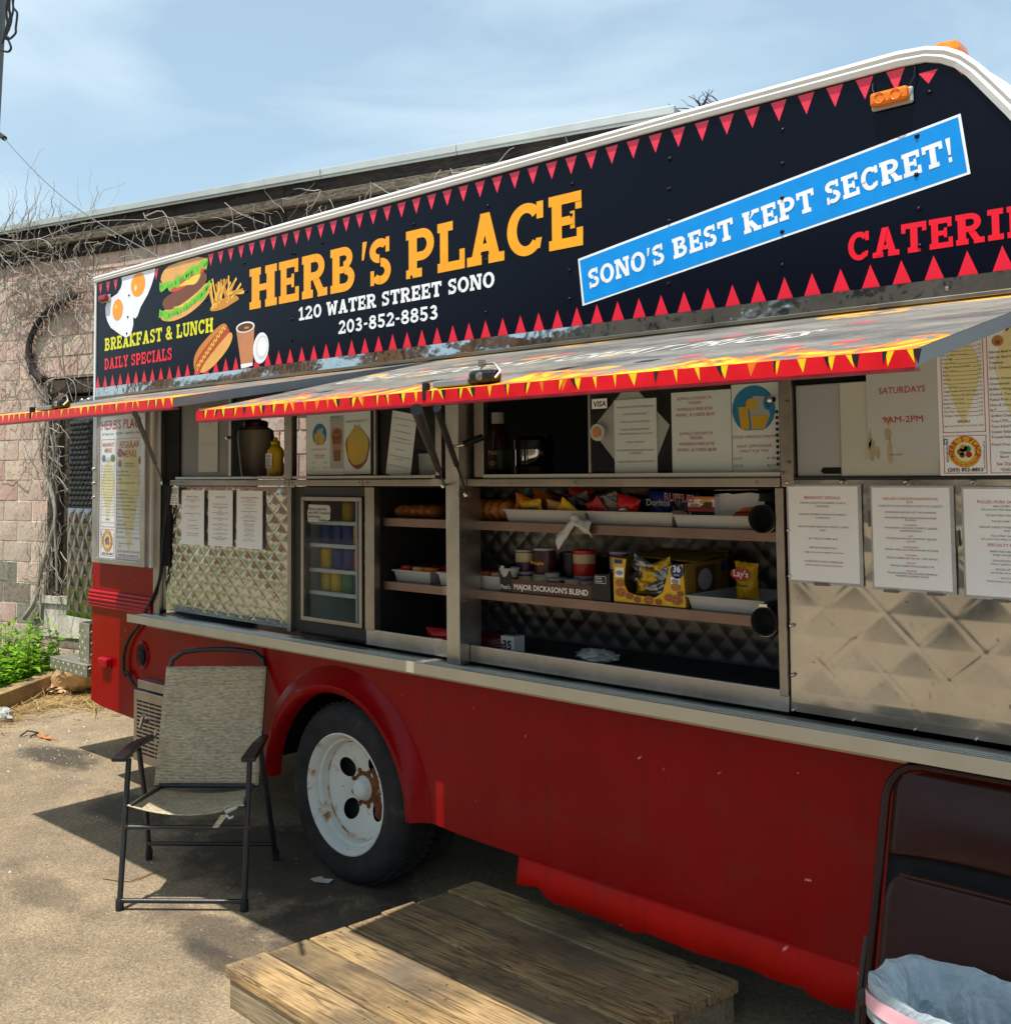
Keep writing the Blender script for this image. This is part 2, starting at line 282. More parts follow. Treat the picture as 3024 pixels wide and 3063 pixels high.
# --- awning print
def mk_awning(name):
    g = NG(name); v = g.coord(); uv = g.n('TexCoord'); sep = g.n('SeparateXYZ'); g.l(uv.outputs['Object'], sep.inputs[0])
    grain = g.noise(g.coord((9,14,6)), 12, 5, .8); wear = g.noise(g.coord((1,2.2,1)), 3.1, 6, .7)
    a = g.ramp(wear, [(.32, lin((64,62,60))), (.5, lin((118,114,106))), (.72, lin((154,148,136)))])
    a = g.mix(.7, a, g.ramp(grain, [(.35, .5), (.65, 1.3)]), 'MULTIPLY')
    # flames licking in from the outer edge (y = -1.1) and a thin streak by the hinge
    fl = g.noise(g.coord((3.6,2.6,1)), 1.5, 5, .66, 1.9)
    d = g.n('MapRange'); g.l(sep.outputs[1], d.inputs[0]); d.inputs[1].default_value = -1.12; d.inputs[2].default_value = -.74; d.inputs[3].default_value = .25; d.inputs[4].default_value = -.10
    sm = g.n('Math', operation='ADD'); g.l(fl, sm.inputs[0]); g.l(d.outputs[0], sm.inputs[1])
    fm = g.ramp(sm.outputs[0], [(.60, 0), (.63, 1)]); fc = g.ramp(sm.outputs[0], [(.60, lin((226,60,20))), (.68, lin((246,150,20))), (.78, lin((250,214,30))), (.90, lin((240,120,20)))])
    wm = g.mix(.6, fm, g.ramp(grain, [(.25, .3), (.5, 1)]), 'MULTIPLY')
    a = g.mix(wm, a, fc)
    d2 = g.n('MapRange'); g.l(sep.outputs[1], d2.inputs[0]); d2.inputs[1].default_value = -.10; d2.inputs[2].default_value = -.02; d2.inputs[3].default_value = 0; d2.inputs[4].default_value = .2
    s2 = g.n('Math', operation='ADD'); g.l(g.noise(g.coord((2,3,1)), 2, 3), s2.inputs[0]); g.l(d2.outputs[0], s2.inputs[1])
    a = g.mix(g.ramp(s2.outputs[0], [(.66, 0), (.69, .8)]), a, lin((240,170,40)))
    g.l(a, g.b.inputs['Base Color']); g.set(Roughness=.5); g.b.inputs['Specular IOR Level'].default_value = .35; g.bump(grain, .35, .002)
mk_awning('worn awning print')
plain('awning edge red', (214,16,30), .3, var=.12, scale=18); plain('awning faded red', (196,72,76), .5, var=.2, scale=30); plain('awning black', (22,20,24), .4, var=.2); plain('awning underside', (120,126,130), .5, var=.1); plain('awning yellow', (236,206,24), .3, var=.1, scale=20); plain('awning edge dark red', (120,14,30), .4, var=.3, scale=20); plain('awning white', (200,196,186), .4, var=.12, scale=30)
# --- shelf goods
for nm, c in dict(bread=(176,108,52), bread_pale=(214,166,104), maroon=(70,14,24), goods_red=(190,24,28), goods_orange=(230,120,20), goods_yellow=(224,178,22), goods_blue=(22,48,122), goods_navy=(16,22,54), goods_beige=(196,176,128), goods_black=(18,16,18), goods_brown=(84,50,32), goods_green=(40,130,70), goods_purple=(78,22,60), goods_silver=(150,150,152), tape_grey=(110,106,98), cardboard_dark=(70,54,40)).items():
    plain(nm.replace('_', ' '), c, .35, var=.16, scale=16, bump=.25, bscale=30, rnd=True)
plain('foil wrap', (150,152,156), .22, metal=.8, var=.3, scale=22, bump=.9, bscale=28, rnd=True)
plain('quilt backing', (120,119,117), .32, metal=.9)
plain('mustard bottle yellow', (214,176,10), .3, var=.08); plain('amber syrup', (60,28,12), .12, var=.2)
plain('urn plastic', (176,164,146), .4, var=.15, scale=3)
plain('stain', (178,162,132), .8, var=.2, scale=30); plain('dark mustard card', (120,98,30), .6, var=.25, scale=12); plain('dark green label', (40,58,26), .4, var=.2)
plain('gold foil', (196,158,40), .25, metal=.5, var=.3, scale=20, bump=.9, bscale=30, rnd=True)
plain('far brick', (190,140,104), .9, var=.2, scale=2); plain('far grey', (140,128,116), .9, var=.2, scale=1)
g = NG('rust stain ring'); n = g.noise(g.coord(), 14, 4, .6); g.l(g.ramp(n, [(.42, lin((206,206,196))), (.55, lin((176,120,48))), (.7, lin((90,50,22)))]), g.b.inputs['Base Color']); g.set(Roughness=.7)
# ------------------------------------------------------------------ mesh helpers
class MB:
    def __init__(s): s.v, s.f, s.mi, s.sm = [], [], [], []
    def add(s, vs, fs, mi=0, smooth=False):
        o = len(s.v); s.v += [tuple(p) for p in vs]
        for f in fs: s.f.append(tuple(i+o for i in f)); s.mi.append(mi); s.sm.append(smooth)
        return s
    def box(s, x0, x1, y0, y1, z0, z1, mi=0):
        if x0 > x1: x0, x1 = x1, x0
        if y0 > y1: y0, y1 = y1, y0
        if z0 > z1: z0, z1 = z1, z0
        v = [(x,y,z) for z in (z0,z1) for y in (y0,y1) for x in (x0,x1)]
        return s.add(v, [(0,2,3,1),(4,5,7,6),(0,1,5,4),(2,6,7,3),(0,4,6,2),(1,3,7,5)], mi)
    def hexa(s, p, mi=0):    # 8 points: bottom ring 0-3, top ring 4-7
        return s.add(p, [(3,2,1,0),(4,5,6,7),(0,1,5,4),(1,2,6,5),(2,3,7,6),(3,0,4,7)], mi)
    def poly(s, pts, mi=0):
        pts = [Vector(p) for p in pts]
        if len(pts) <= 4: return s.add(pts, [tuple(range(len(pts)))], mi)
        return s.add(pts, [tuple(t) for t in tessellate_polygon([pts])], mi)
    def prism(s, poly, y0, y1, mi=0, axis='y'):   # poly in (x, z)
        f = (lambda a, b, y: (a, y, b)) if axis == 'y' else ((lambda a, b, y: (y, a, b)) if axis == 'x' else (lambda a, b, y: (a, b, y)))
        n = len(poly); A = [f(a, b, y0) for a, b in poly]; B = [f(a, b, y1) for a, b in poly]
        tri = [tuple(t) for t in tessellate_polygon([[Vector(p) for p in A]])]
        s.add(A, tri, mi); s.add(B, [t[::-1] for t in tri], mi)
        s.add(A+B, [(i, (i+1) % n, n+(i+1) % n, n+i) for i in range(n)], mi); return s
    def tube(s, pts, r, seg=8, mi=0, cap=True, smooth=True):
        pts = [Vector(p) for p in pts]; rr = r if isinstance(r, (list, tuple)) else [r]*len(pts)
        rings = []; prev = None
        for i, p in enumerate(pts):
            t = (pts[min(i+1, len(pts)-1)] - pts[max(i-1, 0)]).normalized()
            if prev is None: a = t.cross(Vector((0,0,1))); a = a if a.length > 1e-3 else t.cross(Vector((1,0,0)))
            else: a = prev - t*prev.dot(t)
            a.normalize(); prev = a; b = t.cross(a)
            rings.append([p + (a*cos(q)+b*sin(q))*rr[i] for q in (2*pi*k/seg for k in range(seg))])
        vs = [v for g in rings for v in g]; fs = []
        for i in range(len(pts)-1):
            for k in range(seg): fs.append((i*seg+k, i*seg+(k+1) % seg, (i+1)*seg+(k+1) % seg, (i+1)*seg+k))
        if cap: fs += [tuple(range(seg))[::-1], tuple((len(pts)-1)*seg+k for k in range(seg))]
        return s.add(vs, fs, mi, smooth)
    def lathe(s, prof, c, axis='z', seg=24, mi=0, smooth=True, sx=1, sy=1, cap=False):   # prof: (radius, height)
        c = Vector(c); vs = []
        for r, h in prof:
            for k in range(seg):
                a = 2*pi*k/seg; p = (r*cos(a)*sx, r*sin(a)*sy, h)
                if axis == 'y': p = (p[0], p[2], p[1])
                elif axis == 'x': p = (p[2], p[0], p[1])
                vs.append(c+Vector(p))
        fs = [(i*seg+k, i*seg+(k+1) % seg, (i+1)*seg+(k+1) % seg, (i+1)*seg+k) for i in range(len(prof)-1) for k in range(seg)]
        s.add(vs, fs, mi, smooth)
        for i in (0, len(prof)-1):
            if cap and prof[i][0] > 1e-5: s.add([vs[i*seg+k] for k in range(seg)], [tuple(range(seg))], mi)
        return s
    def grid(s, fn, nu, nv, mi=0, smooth=True):
        vs = [fn(i/nu, j/nv) for j in range(nv+1) for i in range(nu+1)]; w_ = nu+1
        return s.add(vs, [(j*w_+i, j*w_+i+1, (j+1)*w_+i+1, (j+1)*w_+i) for j in range(nv) for i in range(nu)], mi, smooth)
    def blob(s, c, r, mi=0, amp=.15, fr=3, seg=14, rings=9, seed=0):
        c = Vector(c); r = Vector(r) if not isinstance(r, (int, float)) else Vector((r,r,r)); vs = []
        for i in range(rings+1):
            th = pi*i/rings
            for k in range(seg):
                ph = 2*pi*k/seg; d = Vector((sin(th)*cos(ph), sin(th)*sin(ph), cos(th)))
                q = 1+amp*noise.noise(d*fr+Vector((seed*7.3, 0, 0)))
                vs.append(c+Vector((d.x*r.x, d.y*r.y, d.z*r.z))*q)
        return s.add(vs, [(i*seg+k, (i+1)*seg+k, (i+1)*seg+(k+1) % seg, i*seg+(k+1) % seg) for i in range(rings) for k in range(seg)], mi, True)
    def build(s, name, mats, parent=None, bevel=0, **tags):
        me = bpy.data.meshes.new(name); me.from_pydata(s.v, [], s.f)
        if isinstance(mats, str): mats = [mats]
        for m_ in mats: me.materials.append(MATS[m_])
        if me.polygons:
            me.polygons.foreach_set('material_index', s.mi[:len(me.polygons)]); me.polygons.foreach_set('use_smooth', s.sm[:len(me.polygons)])
        me.update()
        if any(s.sm): me.set_sharp_from_angle(angle=radians(42))
        o = bpy.data.objects.new(name, me); COL.objects.link(o)
        if parent is not None:
            o.parent = parent
            w_ = Vector((0,0,0)); q = parent
            while q is not None: w_ += q.location; q = q.parent
            o.location = -w_
        if bevel:
            b = o.modifiers.new('bevel', 'BEVEL'); b.width = bevel; b.segments = 2; b.limit_method = 'ANGLE'; b.angle_limit = radians(40)
        for k, v in tags.items(): o[k] = v
        return o
def tag(o, label, cat, group=None):
    o['label'] = label; o['category'] = cat
    if group: o['group'] = group
    return o
def thing(name, label, cat, loc=(0,0,0), group=None):
    o = bpy.data.objects.new(name, None); COL.objects.link(o); o.location = loc; o.empty_display_size = .1
    return tag(o, label, cat, group)
# ---- small print: the font that comes with Blender, turned into mesh
_tc = {}
def glyphs(txt, bold=0.0):
    key = (txt, bold)
    if key not in _tc:
        cu = bpy.data.curves.new('t', 'FONT'); cu.body = txt; cu.resolution_u = 2; cu.size = 1; cu.offset = bold; cu.fill_mode = 'FRONT'
        ob = bpy.data.objects.new('t', cu); COL.objects.link(ob); dg = bpy.context.evaluated_depsgraph_get(); me = bpy.data.meshes.new_from_object(ob.evaluated_get(dg))
        vs = [(v.co.x, v.co.y) for v in me.vertices]; fs = [tuple(p.vertices) for p in me.polygons]
        bpy.data.objects.remove(ob); bpy.data.curves.remove(cu); bpy.data.meshes.remove(me)
        xs = [v[0] for v in vs]; ys = [v[1] for v in vs]
        _tc[key] = (vs, fs, min(xs), max(xs), min(ys), max(ys))
    return _tc[key]
def write(mb, txt, O, U, V, h, mi, align='c', width=None, bold=0.0, slant=0.0, cond=False):
    if not txt.strip(): return
    # O anchor point on the base line, U and V unit vectors of the surface, h capital height
    vs, fs, x0, x1, y0, y1 = glyphs(txt, bold); s = h/.729
    if width is not None and not cond and width < (x1-x0)*s*.88: s = width/(x1-x0)/.88
    sx = s if width is None else min(width/(x1-x0), s*1.3)
    off = {'c': -(x0+x1)/2, 'l': -x0, 'r': -x1}[align]
    O = Vector(O); mb.add([O+U*((x+off)*sx+slant*y*s)+V*(y*s) for x, y in vs], fs, mi)
# ---- slab lettering for the sign, every letter drawn here stroke by stroke in a unit box
def ring(cx, cy, rx, ry, tx, ty, a0, a1, n=14):
    o = [(cx+rx*cos(radians(a0+(a1-a0)*i/n)), cy+ry*sin(radians(a0+(a1-a0)*i/n))) for i in range(n+1)]
    q = [(cx+(rx-tx)*cos(radians(a0+(a1-a0)*i/n)), cy+(ry-ty)*sin(radians(a0+(a1-a0)*i/n))) for i in range(n+1)]
    return [[o[i], o[i+1], q[i+1], q[i]] for i in range(n)]
def R(a, b, c, d): return [(a,b),(c,b),(c,d),(a,d)]
t_, s_h = .29, .185
def slab(ch):
    if ch == 'H': return [R(.08,0,.08+t_,1), R(.92-t_,0,.92,1), R(.2,.42,.8,.58), R(0,0,.42,s_h), R(.58,0,1,s_h), R(0,1-s_h,.42,1), R(.58,1-s_h,1,1)]
    if ch == 'E': return [R(.09,0,.09+t_,1), R(0,0,.98,s_h), R(0,1-s_h,.95,1), R(.2,.42,.72,.58), R(.80,0,.98,.34), R(.77,.68,.95,1), R(.62,.34,.75,.66)]
    if ch == 'F': return [R(.09,0,.09+t_,1), R(0,0,.55,s_h), R(0,1-s_h,.95,1), R(.2,.40,.72,.56), R(.77,.68,.95,1), R(.62,.32,.75,.64)]
    if ch == 'L': return [R(.09,0,.09+t_,1), R(0,0,.96,s_h), R(0,1-s_h,.55,1), R(.78,0,.96,.40)]
    if ch == 'P': return [R(.09,0,.09+t_,1), R(0,0,.55,s_h), R(0,1-s_h,.55,1), R(.2,.34,.55,.34+s_h), *ring(.55,.67,.42,.33,.25,s_h,-90,90)]
    if ch == 'R': return [R(.07,0,.07+t_,1), R(0,0,.44,s_h), R(0,1-s_h,.52,1), R(.2,.40,.52,.40+s_h), *ring(.52,.70,.38,.30,.24,s_h,-90,90), [(.40,.45),(.66,.45),(.90,.1),(.62,.1)], R(.62,0,1,s_h)]
    if ch == 'B': return [R(.08,0,.08+t_,1), R(0,0,.55,s_h), R(0,1-s_h,.52,1), R(.2,.42,.55,.42+.15), *ring(.52,.745,.36,.255,.23,s_h,-90,90), *ring(.56,.285,.40,.285,.25,s_h,-90,90)]
    if ch == 'D': return [R(.08,0,.08+t_,1), R(0,0,.5,s_h), R(0,1-s_h,.5,1), *ring(.48,.5,.49,.5,.26,s_h,-90,90,18)]
    if ch == 'I': return [R(.5-t_*.75,0,.5+t_*.75,1), R(.04,0,.96,s_h), R(.04,1-s_h,.96,1)]
    if ch == 'T': return [R(.5-t_/2,0,.5+t_/2,1), R(.24,0,.76,s_h), R(0,1-s_h,1,1), R(0,.68,.17,1), R(.83,.68,1,1)]
    if ch == 'N': return [R(.08,0,.26,1), R(.74,0,.92,1), [(.10,1),(.36,1),(.92,0),(.66,0)], R(0,0,.38,s_h), R(0,1-s_h,.30,1), R(.60,1-s_h,1,1)]
    if ch == 'K': return [R(.07,0,.07+t_,1), R(0,0,.42,s_h), R(0,1-s_h,.42,1), [(.26,.38),(.40,.60),(.86,.95),(.60,.95)], [(.26,.46),(.50,.56),(.92,.08),(.60,.08)], R(.56,0,1,s_h), R(.54,1-s_h,.97,1)]
    if ch == 'A': return [[(.10,.06),(.33,.06),(.62,1),(.38,1)], [(.90,.06),(.64,.06),(.36,1),(.62,1)], R(.25,.25,.76,.40), R(0,0,.40,s_h), R(.58,0,1,s_h)]
    if ch == 'C': return [*ring(.52,.5,.50,.5,.26,s_h,42,318,26), R(.80,.66,.97,.98), [(.72,.12),(.88,.10),(.93,.30),(.78,.30)]]
    if ch == 'G': return [*ring(.52,.5,.50,.5,.26,s_h,42,340,26), R(.80,.66,.97,.98), R(.52,.36,1,.50), R(.72,.08,.94,.45)]
    if ch == 'O': return ring(.5,.5,.5,.5,.25,s_h,0,360,32)
    if ch == 'Q': return ring(.5,.5,.5,.5,.25,s_h,0,360,32)
    if ch == '0': return ring(.5,.5,.5,.5,.26,s_h,0,360,30)
    if ch == 'S': return [*ring(.48,.735,.44,.265,.27,s_h,35,270,18), *ring(.52,.285,.44,.285,.27,s_h,-145,90,18), R(.74,.68,.90,1.0), R(.08,0,.24,.32)]
    if ch == 'U': return [R(.08,.35,.32,1), R(.68,.35,.92,1), *ring(.5,.36,.42,.36,.24,s_h,180,360,16), R(0,1-s_h,.42,1), R(.60,1-s_h,1,1)]
    if ch == 'Y': return [R(.5-t_/2,0,.5+t_/2,.45), R(.24,0,.76,s_h), [(.05,.92),(.33,.92),(.63,.40),(.37,.40)], [(.95,.92),(.69,.92),(.37,.40),(.63,.40)], R(0,1-s_h,.42,1), R(.60,1-s_h,1,1)]
    if ch == 'W': return [[(.05,.95),(.25,.95),(.38,0),(.20,0)], [(.20,0),(.38,0),(.56,.8),(.44,.8)], [(.62,0),(.80,0),(.56,.8),(.44,.8)], [(.75,.95),(.95,.95),(.80,0),(.62,0)], R(0,1-s_h,.36,1), R(.66,1-s_h,1,1)]
    if ch == "'": return [[(.30,.60),(.55,.60),(.95,1),(.40,1)]]
    if ch == '!': return [[(.36,.30),(.64,.30),(.80,1),(.20,1)], R(.30,0,.70,.20)]
    if ch == '-': return [R(.1,.38,.9,.54)]
    if ch == '1': return [R(.38,0,.68,1), R(.08,0,.98,s_h), [(.05,.68),(.05,.86),(.45,1),(.45,.80)]]
    if ch == '2': return [*ring(.47,.69,.42,.31,.27,s_h,-35,170,18), [(.02,.12),(.30,.12),(.86,.60),(.62,.60)], R(0,0,.96,s_h), R(.80,0,.96,.30)]
    if ch == '3': return [*ring(.46,.735,.40,.265,.26,s_h,-90,160,16), *ring(.46,.285,.46,.285,.28,s_h,-160,90,18), R(.3,.44,.5,.58)]
    if ch == '5': return [*ring(.46,.32,.46,.32,.28,s_h,-160,110,18), R(.12,.45,.34,1), R(.12,1-s_h,.88,1)]
    if ch == '8': return [*ring(.5,.745,.42,.255,.25,s_h*.9,0,360,22), *ring(.5,.285,.48,.285,.27,s_h*.95,0,360,24)]
    if ch == '&': return [*ring(.42,.76,.30,.24,.19,s_h*.9,0,360,18), *ring(.42,.28,.42,.28,.24,s_h,40,300,18), [(.22,.68),(.45,.72),(1,.02),(.70,.02)], [(.60,.28),(.80,.22),(.95,.52),(.78,.52)]]
    return []
WID = {"'": .32, '!': .38, ' ': .42, '-': .55, 'I': .62, 'W': 1.36, 'H': 1.08, 'O': 1.05, 'N': 1.1, 'A': 1.1, '1': .72, 'S': .86, 'L': .9, 'E': .92, 'C': .95, '&': 1.05, 'K': 1.08, 'R': 1.05}
def slab_line(txt, x0, x1, z0, z1, y, mat, parent, **kw):     # one object per word
    tot = sum(WID.get(c, 1) for c in txt)+.10*(len(txt)-1); s_ = (x1-x0)/tot; cx = 0; O = kw.pop('O', None); U = kw.get('U') or Vector((1,0,0)); O = O if O is not None else Vector((x0, y, z0)); bx = kw.pop('boxes', None)
    i = 0
    for w_ in txt.split(' '):
        L_ = sum(WID.get(c, 1) for c in w_)+.10*(len(w_)-1); mb = MB()
        if bx: slab_word(mb, w_, bx[i][0], bx[i+len(w_)-1][1], z0, z1, y, 0, O=Vector((bx[i][0], O.y, O.z)), boxes=bx[i:i+len(w_)], **kw)
        else: slab_word(mb, w_, 0, L_*s_, 0, z1-z0, 0, 0, O=O+U*(cx*s_), **kw)
        mb.build('lettering', [mat], parent); cx += L_+.20+WID[' ']; i += len(w_)+1
def slab_word(mb, txt, x0, x1, z0, z1, y, mi, U=None, V=None, O=None, boxes=None):
    U = U or Vector((1,0,0)); V = V or Vector((0,0,1)); N = V.cross(U)   # towards the reader
    if N.y > 0: N = -N
    gap = .10; tot = sum(WID.get(c, 1) for c in txt)+gap*(len(txt)-1); sx = (x1-x0)/tot; cx = 0; k = 0
    O = O if O is not None else Vector((x0, y, z0)); h = z1-z0
    for i, c in enumerate(txt):
        w_ = WID.get(c, 1)*sx
        if boxes: cx0, w_ = boxes[i][0]-x0, boxes[i][1]-boxes[i][0]
        else: cx0 = cx
        for p in slab(c):
            k += 1; q = [O+U*(cx0+a*w_)+V*(b*h)+N*(.00004*(k % 30)) for a, b in p]
            mb.poly(q, mi)
        cx += w_+gap*sx
# ------------------------------------------------------------------ the food truck
truck = thing('food_truck', 'red food truck with dark printed banner, open serving windows and two raised printed awning flaps', 'food truck', (0,0,0))
def T(mb, name, mats, parent=truck, bevel=0, **k): return mb.build(name, mats, parent, bevel, **k)
# roof outline (x, z) of the side, front end curves down
OUTER = [(-2.42,2.872),(-1,2.876),(0.5,2.876),(1.6,2.875),(2.25,2.874),(2.33,2.866),(2.385,2.848),(2.425,2.822),(2.462,2.784),(2.50,2.735),(2.56,2.655),(2.70,2.44),(2.86,2.19),(2.95,2.05)]
INNER = [(-2.42,2.839),(-1,2.84),(0.5,2.84),(1.6,2.838),(2.25,2.832),(2.322,2.826),(2.362,2.812),(2.398,2.790),(2.430,2.757),(2.463,2.712),(2.526,2.625),(2.665,2.415),(2.825,2.165),(2.91,2.03)]
# sign panel
sp = MB(); sp.prism([(-2.405,2.226)]+[(x,z) for x, z in INNER[:-2]]+[(2.78,2.226)], 0, .03)
sign = T(sp, 'sign_panel', 'sign navy')
y1 = -.0012
def pennants(xs, z0, z1, mat):
    first = None
    for x in xs:
        if first is None:
            m = MB(); m.poly([(-.026,0,z0),(.026,0,z0),(0,0,z1)], 0); first = m.build('pennant', [mat], sign); o = first
        else: o = bpy.data.objects.new('pennant', first.data); COL.objects.link(o); o.parent = sign
        o.location = (x, y1, 0)
pennants([-2.3825+i*.0872 for i in range(59) if -2.3825+i*.0872 < 2.70], 2.2275, 2.293, 'print pennant red')
xs = [-2.362+i*.0885 for i in range(56)]
xs = [x for x in xs if x < 2.42 and not (-1.70 < x < -1.215) and not (-2.16 < x < -1.76)]
pennants([x for x in xs if x < 2.3], 2.8285, 2.7665, 'print pennant red shaded'); pennants([x for x in xs if x >= 2.3], 2.80, 2.765, 'print pennant red shaded')
m = MB()
hx = [(75,205,758),(215,312,725),(325,445,705),(460,580,680),(598,636,655),(642,752,642),(0,0,0),(820,958,612),(970,1105,585),(1110,1288,557),(1297,1480,505),(1500,1665,475)]
bx = []
for a, b, yy in hx:
    bx.append((at(*tM(a, yy)).x if b else 0, at(*tM(b, yy)).x if b else 0))
slab_line("HERB'S PLACE", bx[0][0], bx[-1][1], 2.507, 2.702, -.0015, 'print orange', sign, boxes=bx)
slab_line('120 WATER STREET SONO', -.487, .718, 2.414, 2.474, -.0015, 'print white', sign); slab_line('203-852-8853', -.203, .416, 2.325, 2.383, -.0015, 'print white', sign)
slab_line('BREAKFAST & LUNCH', -2.304, -1.188, 2.4325, 2.505, -.0012, 'print yellow', sign)
slab_line('DAILY SPECIALS', -2.303, -1.573, 2.325, 2.389, -.0015, 'print red', sign); slab_line('CATERING', 2.088, 2.665, 2.309, 2.391, -.0015, 'print red', sign)
m = MB()
def quad(a, b, c, d, y, mi): m.poly([(a[0],y,a[1]),(b[0],y,b[1]),(c[0],y,c[1]),(d[0],y,d[1])], mi)
quad((1.131,2.294),(2.429,2.496),(2.409,2.663),(1.114,2.461), -.001, 0)
quad((1.139,2.301),(2.421,2.502),(2.4025,2.655),(1.1215,2.454), -.0014, 1)
T(m, 'slogan_box', ['print white','print blue'], sign)
m = MB(); U = Vector((1,0,.1545)).normalized(); V = Vector((-.10,0,1)).normalized()
slab_line("SONO'S BEST KEPT SECRET!", 0, 1.243, 0, .0665, 0, 'print white', sign, U=U, V=V, O=Vector((1.162,-.0018,2.349)))
# food pictures: flat print on the sign
def blobpoly(m, pts, y, mi, sm=2):
    P_ = [Vector((a,b)) for a, b in pts]
    for _ in range(sm):
        Q_ = []
        for i in range(len(P_)):
            a, b = P_[i], P_[(i+1) % len(P_)]; Q_ += [a*.75+b*.25, a*.25+b*.75]
        P_ = Q_
    m.poly([(p.x, y, p.y) for p in P_], mi)
def ell(m, cx, cz, rx, rz, y, mi, n=22, rot=0):
    m.poly([(cx+rx*cos(a)*cos(rot)-rz*sin(a)*sin(rot), y, cz+rx*cos(a)*sin(rot)+rz*sin(a)*cos(rot)) for a in (2*pi*i/n for i in range(n))], mi)
y = -.0018
m = MB()
m.poly([(p[0], y, p[1]) for p in [(-2.12,2.832),(-1.752,2.832),(-1.762,2.79),(-1.79,2.745),(-1.828,2.70),(-1.872,2.665),(-1.903,2.64),(-1.935,2.595),(-1.958,2.582),(-1.982,2.592),(-1.98,2.55),(-1.998,2.512),(-2.03,2.492),(-2.064,2.488),(-2.13,2.512),(-2.19,2.54),(-2.235,2.56),(-2.275,2.60),(-2.296,2.64),(-2.302,2.68),(-2.285,2.712),(-2.23,2.732),(-2.165,2.745),(-2.125,2.772),(-2.11,2.80)]], 0)
m.poly([(-1.932+.078*cos(a), y-.0004, min(2.831, 2.768+.068*sin(a))) for a in (2*pi*i/24 for i in range(24))], 1); ell(m, -2.157, 2.653, .06, .061, y-.0004, 1)
ell(m, -1.96, 2.752, .018, .02, y-.0007, 2); ell(m, -2.176, 2.672, .014, .013, y-.0007, 2); ell(m, -1.955, 2.750, .008, .009, y-.0009, 0)
T(m, 'egg_print', ['print egg_white','print yolk','print yolk_light'], sign)
m = MB(); y = -.0020
blobpoly(m, [(-1.68,2.80),(-1.60,2.831),(-1.24,2.831),(-1.245,2.75),(-1.42,2.73),(-1.60,2.70),(-1.70,2.75)], y, 0, 1)
blobpoly(m, [(-1.66,2.60),(-1.70,2.56),(-1.66,2.535),(-1.56,2.525),(-1.44,2.54),(-1.32,2.575),(-1.22,2.63),(-1.20,2.69),(-1.30,2.68)], y-.0001, 0)
blobpoly(m, [(-1.66,2.66),(-1.50,2.69),(-1.28,2.76),(-1.23,2.71),(-1.30,2.66),(-1.50,2.60),(-1.62,2.585),(-1.68,2.62)], y-.0002, 1)
blobpoly(m, [(-1.62,2.71),(-1.45,2.73),(-1.28,2.775),(-1.26,2.75),(-1.36,2.72),(-1.50,2.68),(-1.60,2.68)], y-.0003, 4)
blobpoly(m, [(-1.55,2.70),(-1.28,2.76),(-1.34,2.69),(-1.42,2.70)], y-.0004, 5)
blobpoly(m, [(-1.60,2.60),(-1.46,2.60),(-1.30,2.66),(-1.22,2.70),(-1.34,2.64),(-1.44,2.585)], y-.0004, 5)
rr = random.Random(3)
for base in (([(-1.70,2.735),(-1.60,2.725),(-1.50,2.745),(-1.40,2.768),(-1.30,2.785),(-1.235,2.80)], 0), ([(-1.70,2.59),(-1.60,2.57),(-1.50,2.578),(-1.40,2.60),(-1.30,2.64),(-1.21,2.69)], 1)):
    pts = base[0]; up, lo = [], []
    for i in range(22):
        t = i/21*(len(pts)-1); j = min(int(t), len(pts)-2); q = t-j
        x = pts[j][0]*(1-q)+pts[j+1][0]*q; z = pts[j][1]*(1-q)+pts[j+1][1]*q
        up.append((x+rr.uniform(-.008,.008), y-.0006, z+rr.uniform(.006,.022))); lo.append((x+rr.uniform(-.008,.008), y-.0006, z-rr.uniform(.008,.046)))
    for i in range(21): m.poly([lo[i], lo[i+1], up[i+1], up[i]], 2)
    for i in range(26):
        q = rr.random(); t = q*(len(pts)-1); j = min(int(t), len(pts)-2); q = t-j; x = pts[j][0]*(1-q)+pts[j+1][0]*q; z = pts[j][1]*(1-q)+pts[j+1][1]*q-.008
        m.poly([(x, y-.0008, z+.012), (x+.012, y-.0008, z-.002), (x+.003, y-.0008, z-.018)], 3)
for i in range(34): x = rr.uniform(-1.62,-1.3); ell(m, x, rr.uniform(2.79,2.822), .004, .002, y-.0009, 6, 6)
T(m, 'burger_print', ['print bun','print patty','print lettuce','print lettuce_dark','print tomato','print cheese','print bun_light'], sign)
m = MB(); y = -.0024
for i in range(34):
    a = rr.uniform(35, 118); L_ = rr.uniform(.07, .15); x = rr.uniform(-1.20,-1.02); z = rr.uniform(2.543,2.585)+ (x+1.2)*.12
    if i > 28: a = rr.uniform(-8, 12); x = rr.uniform(-1.07,-1.0); z = rr.uniform(2.60,2.62); L_ = .09
    d = Vector((cos(radians(a)), 0, sin(radians(a))*.85)); n_ = Vector((-d.z, 0, d.x))*.0075; o = Vector((x, y-.00004*i, z))
    m.poly([o-n_, o+d*L_-n_, o+d*L_+n_, o+n_], i % 3 == 0 and 1 or 0)
blobpoly(m, [(-1.225,2.536),(-1.10,2.534),(-1.0,2.56),(-.95,2.57),(-1.0,2.60),(-1.10,2.59),(-1.20,2.57)], y+.0002, 1)
T(m, 'fries_print', ['print fry','print fry_dark'], sign)
m = MB(); y = -.0016
blobpoly(m, [(-1.345,2.232),(-1.372,2.30),(-1.33,2.36),(-1.22,2.42),(-1.115,2.466),(-1.07,2.462),(-1.05,2.43),(-1.14,2.37),(-1.27,2.28),(-1.31,2.232)], y, 3)
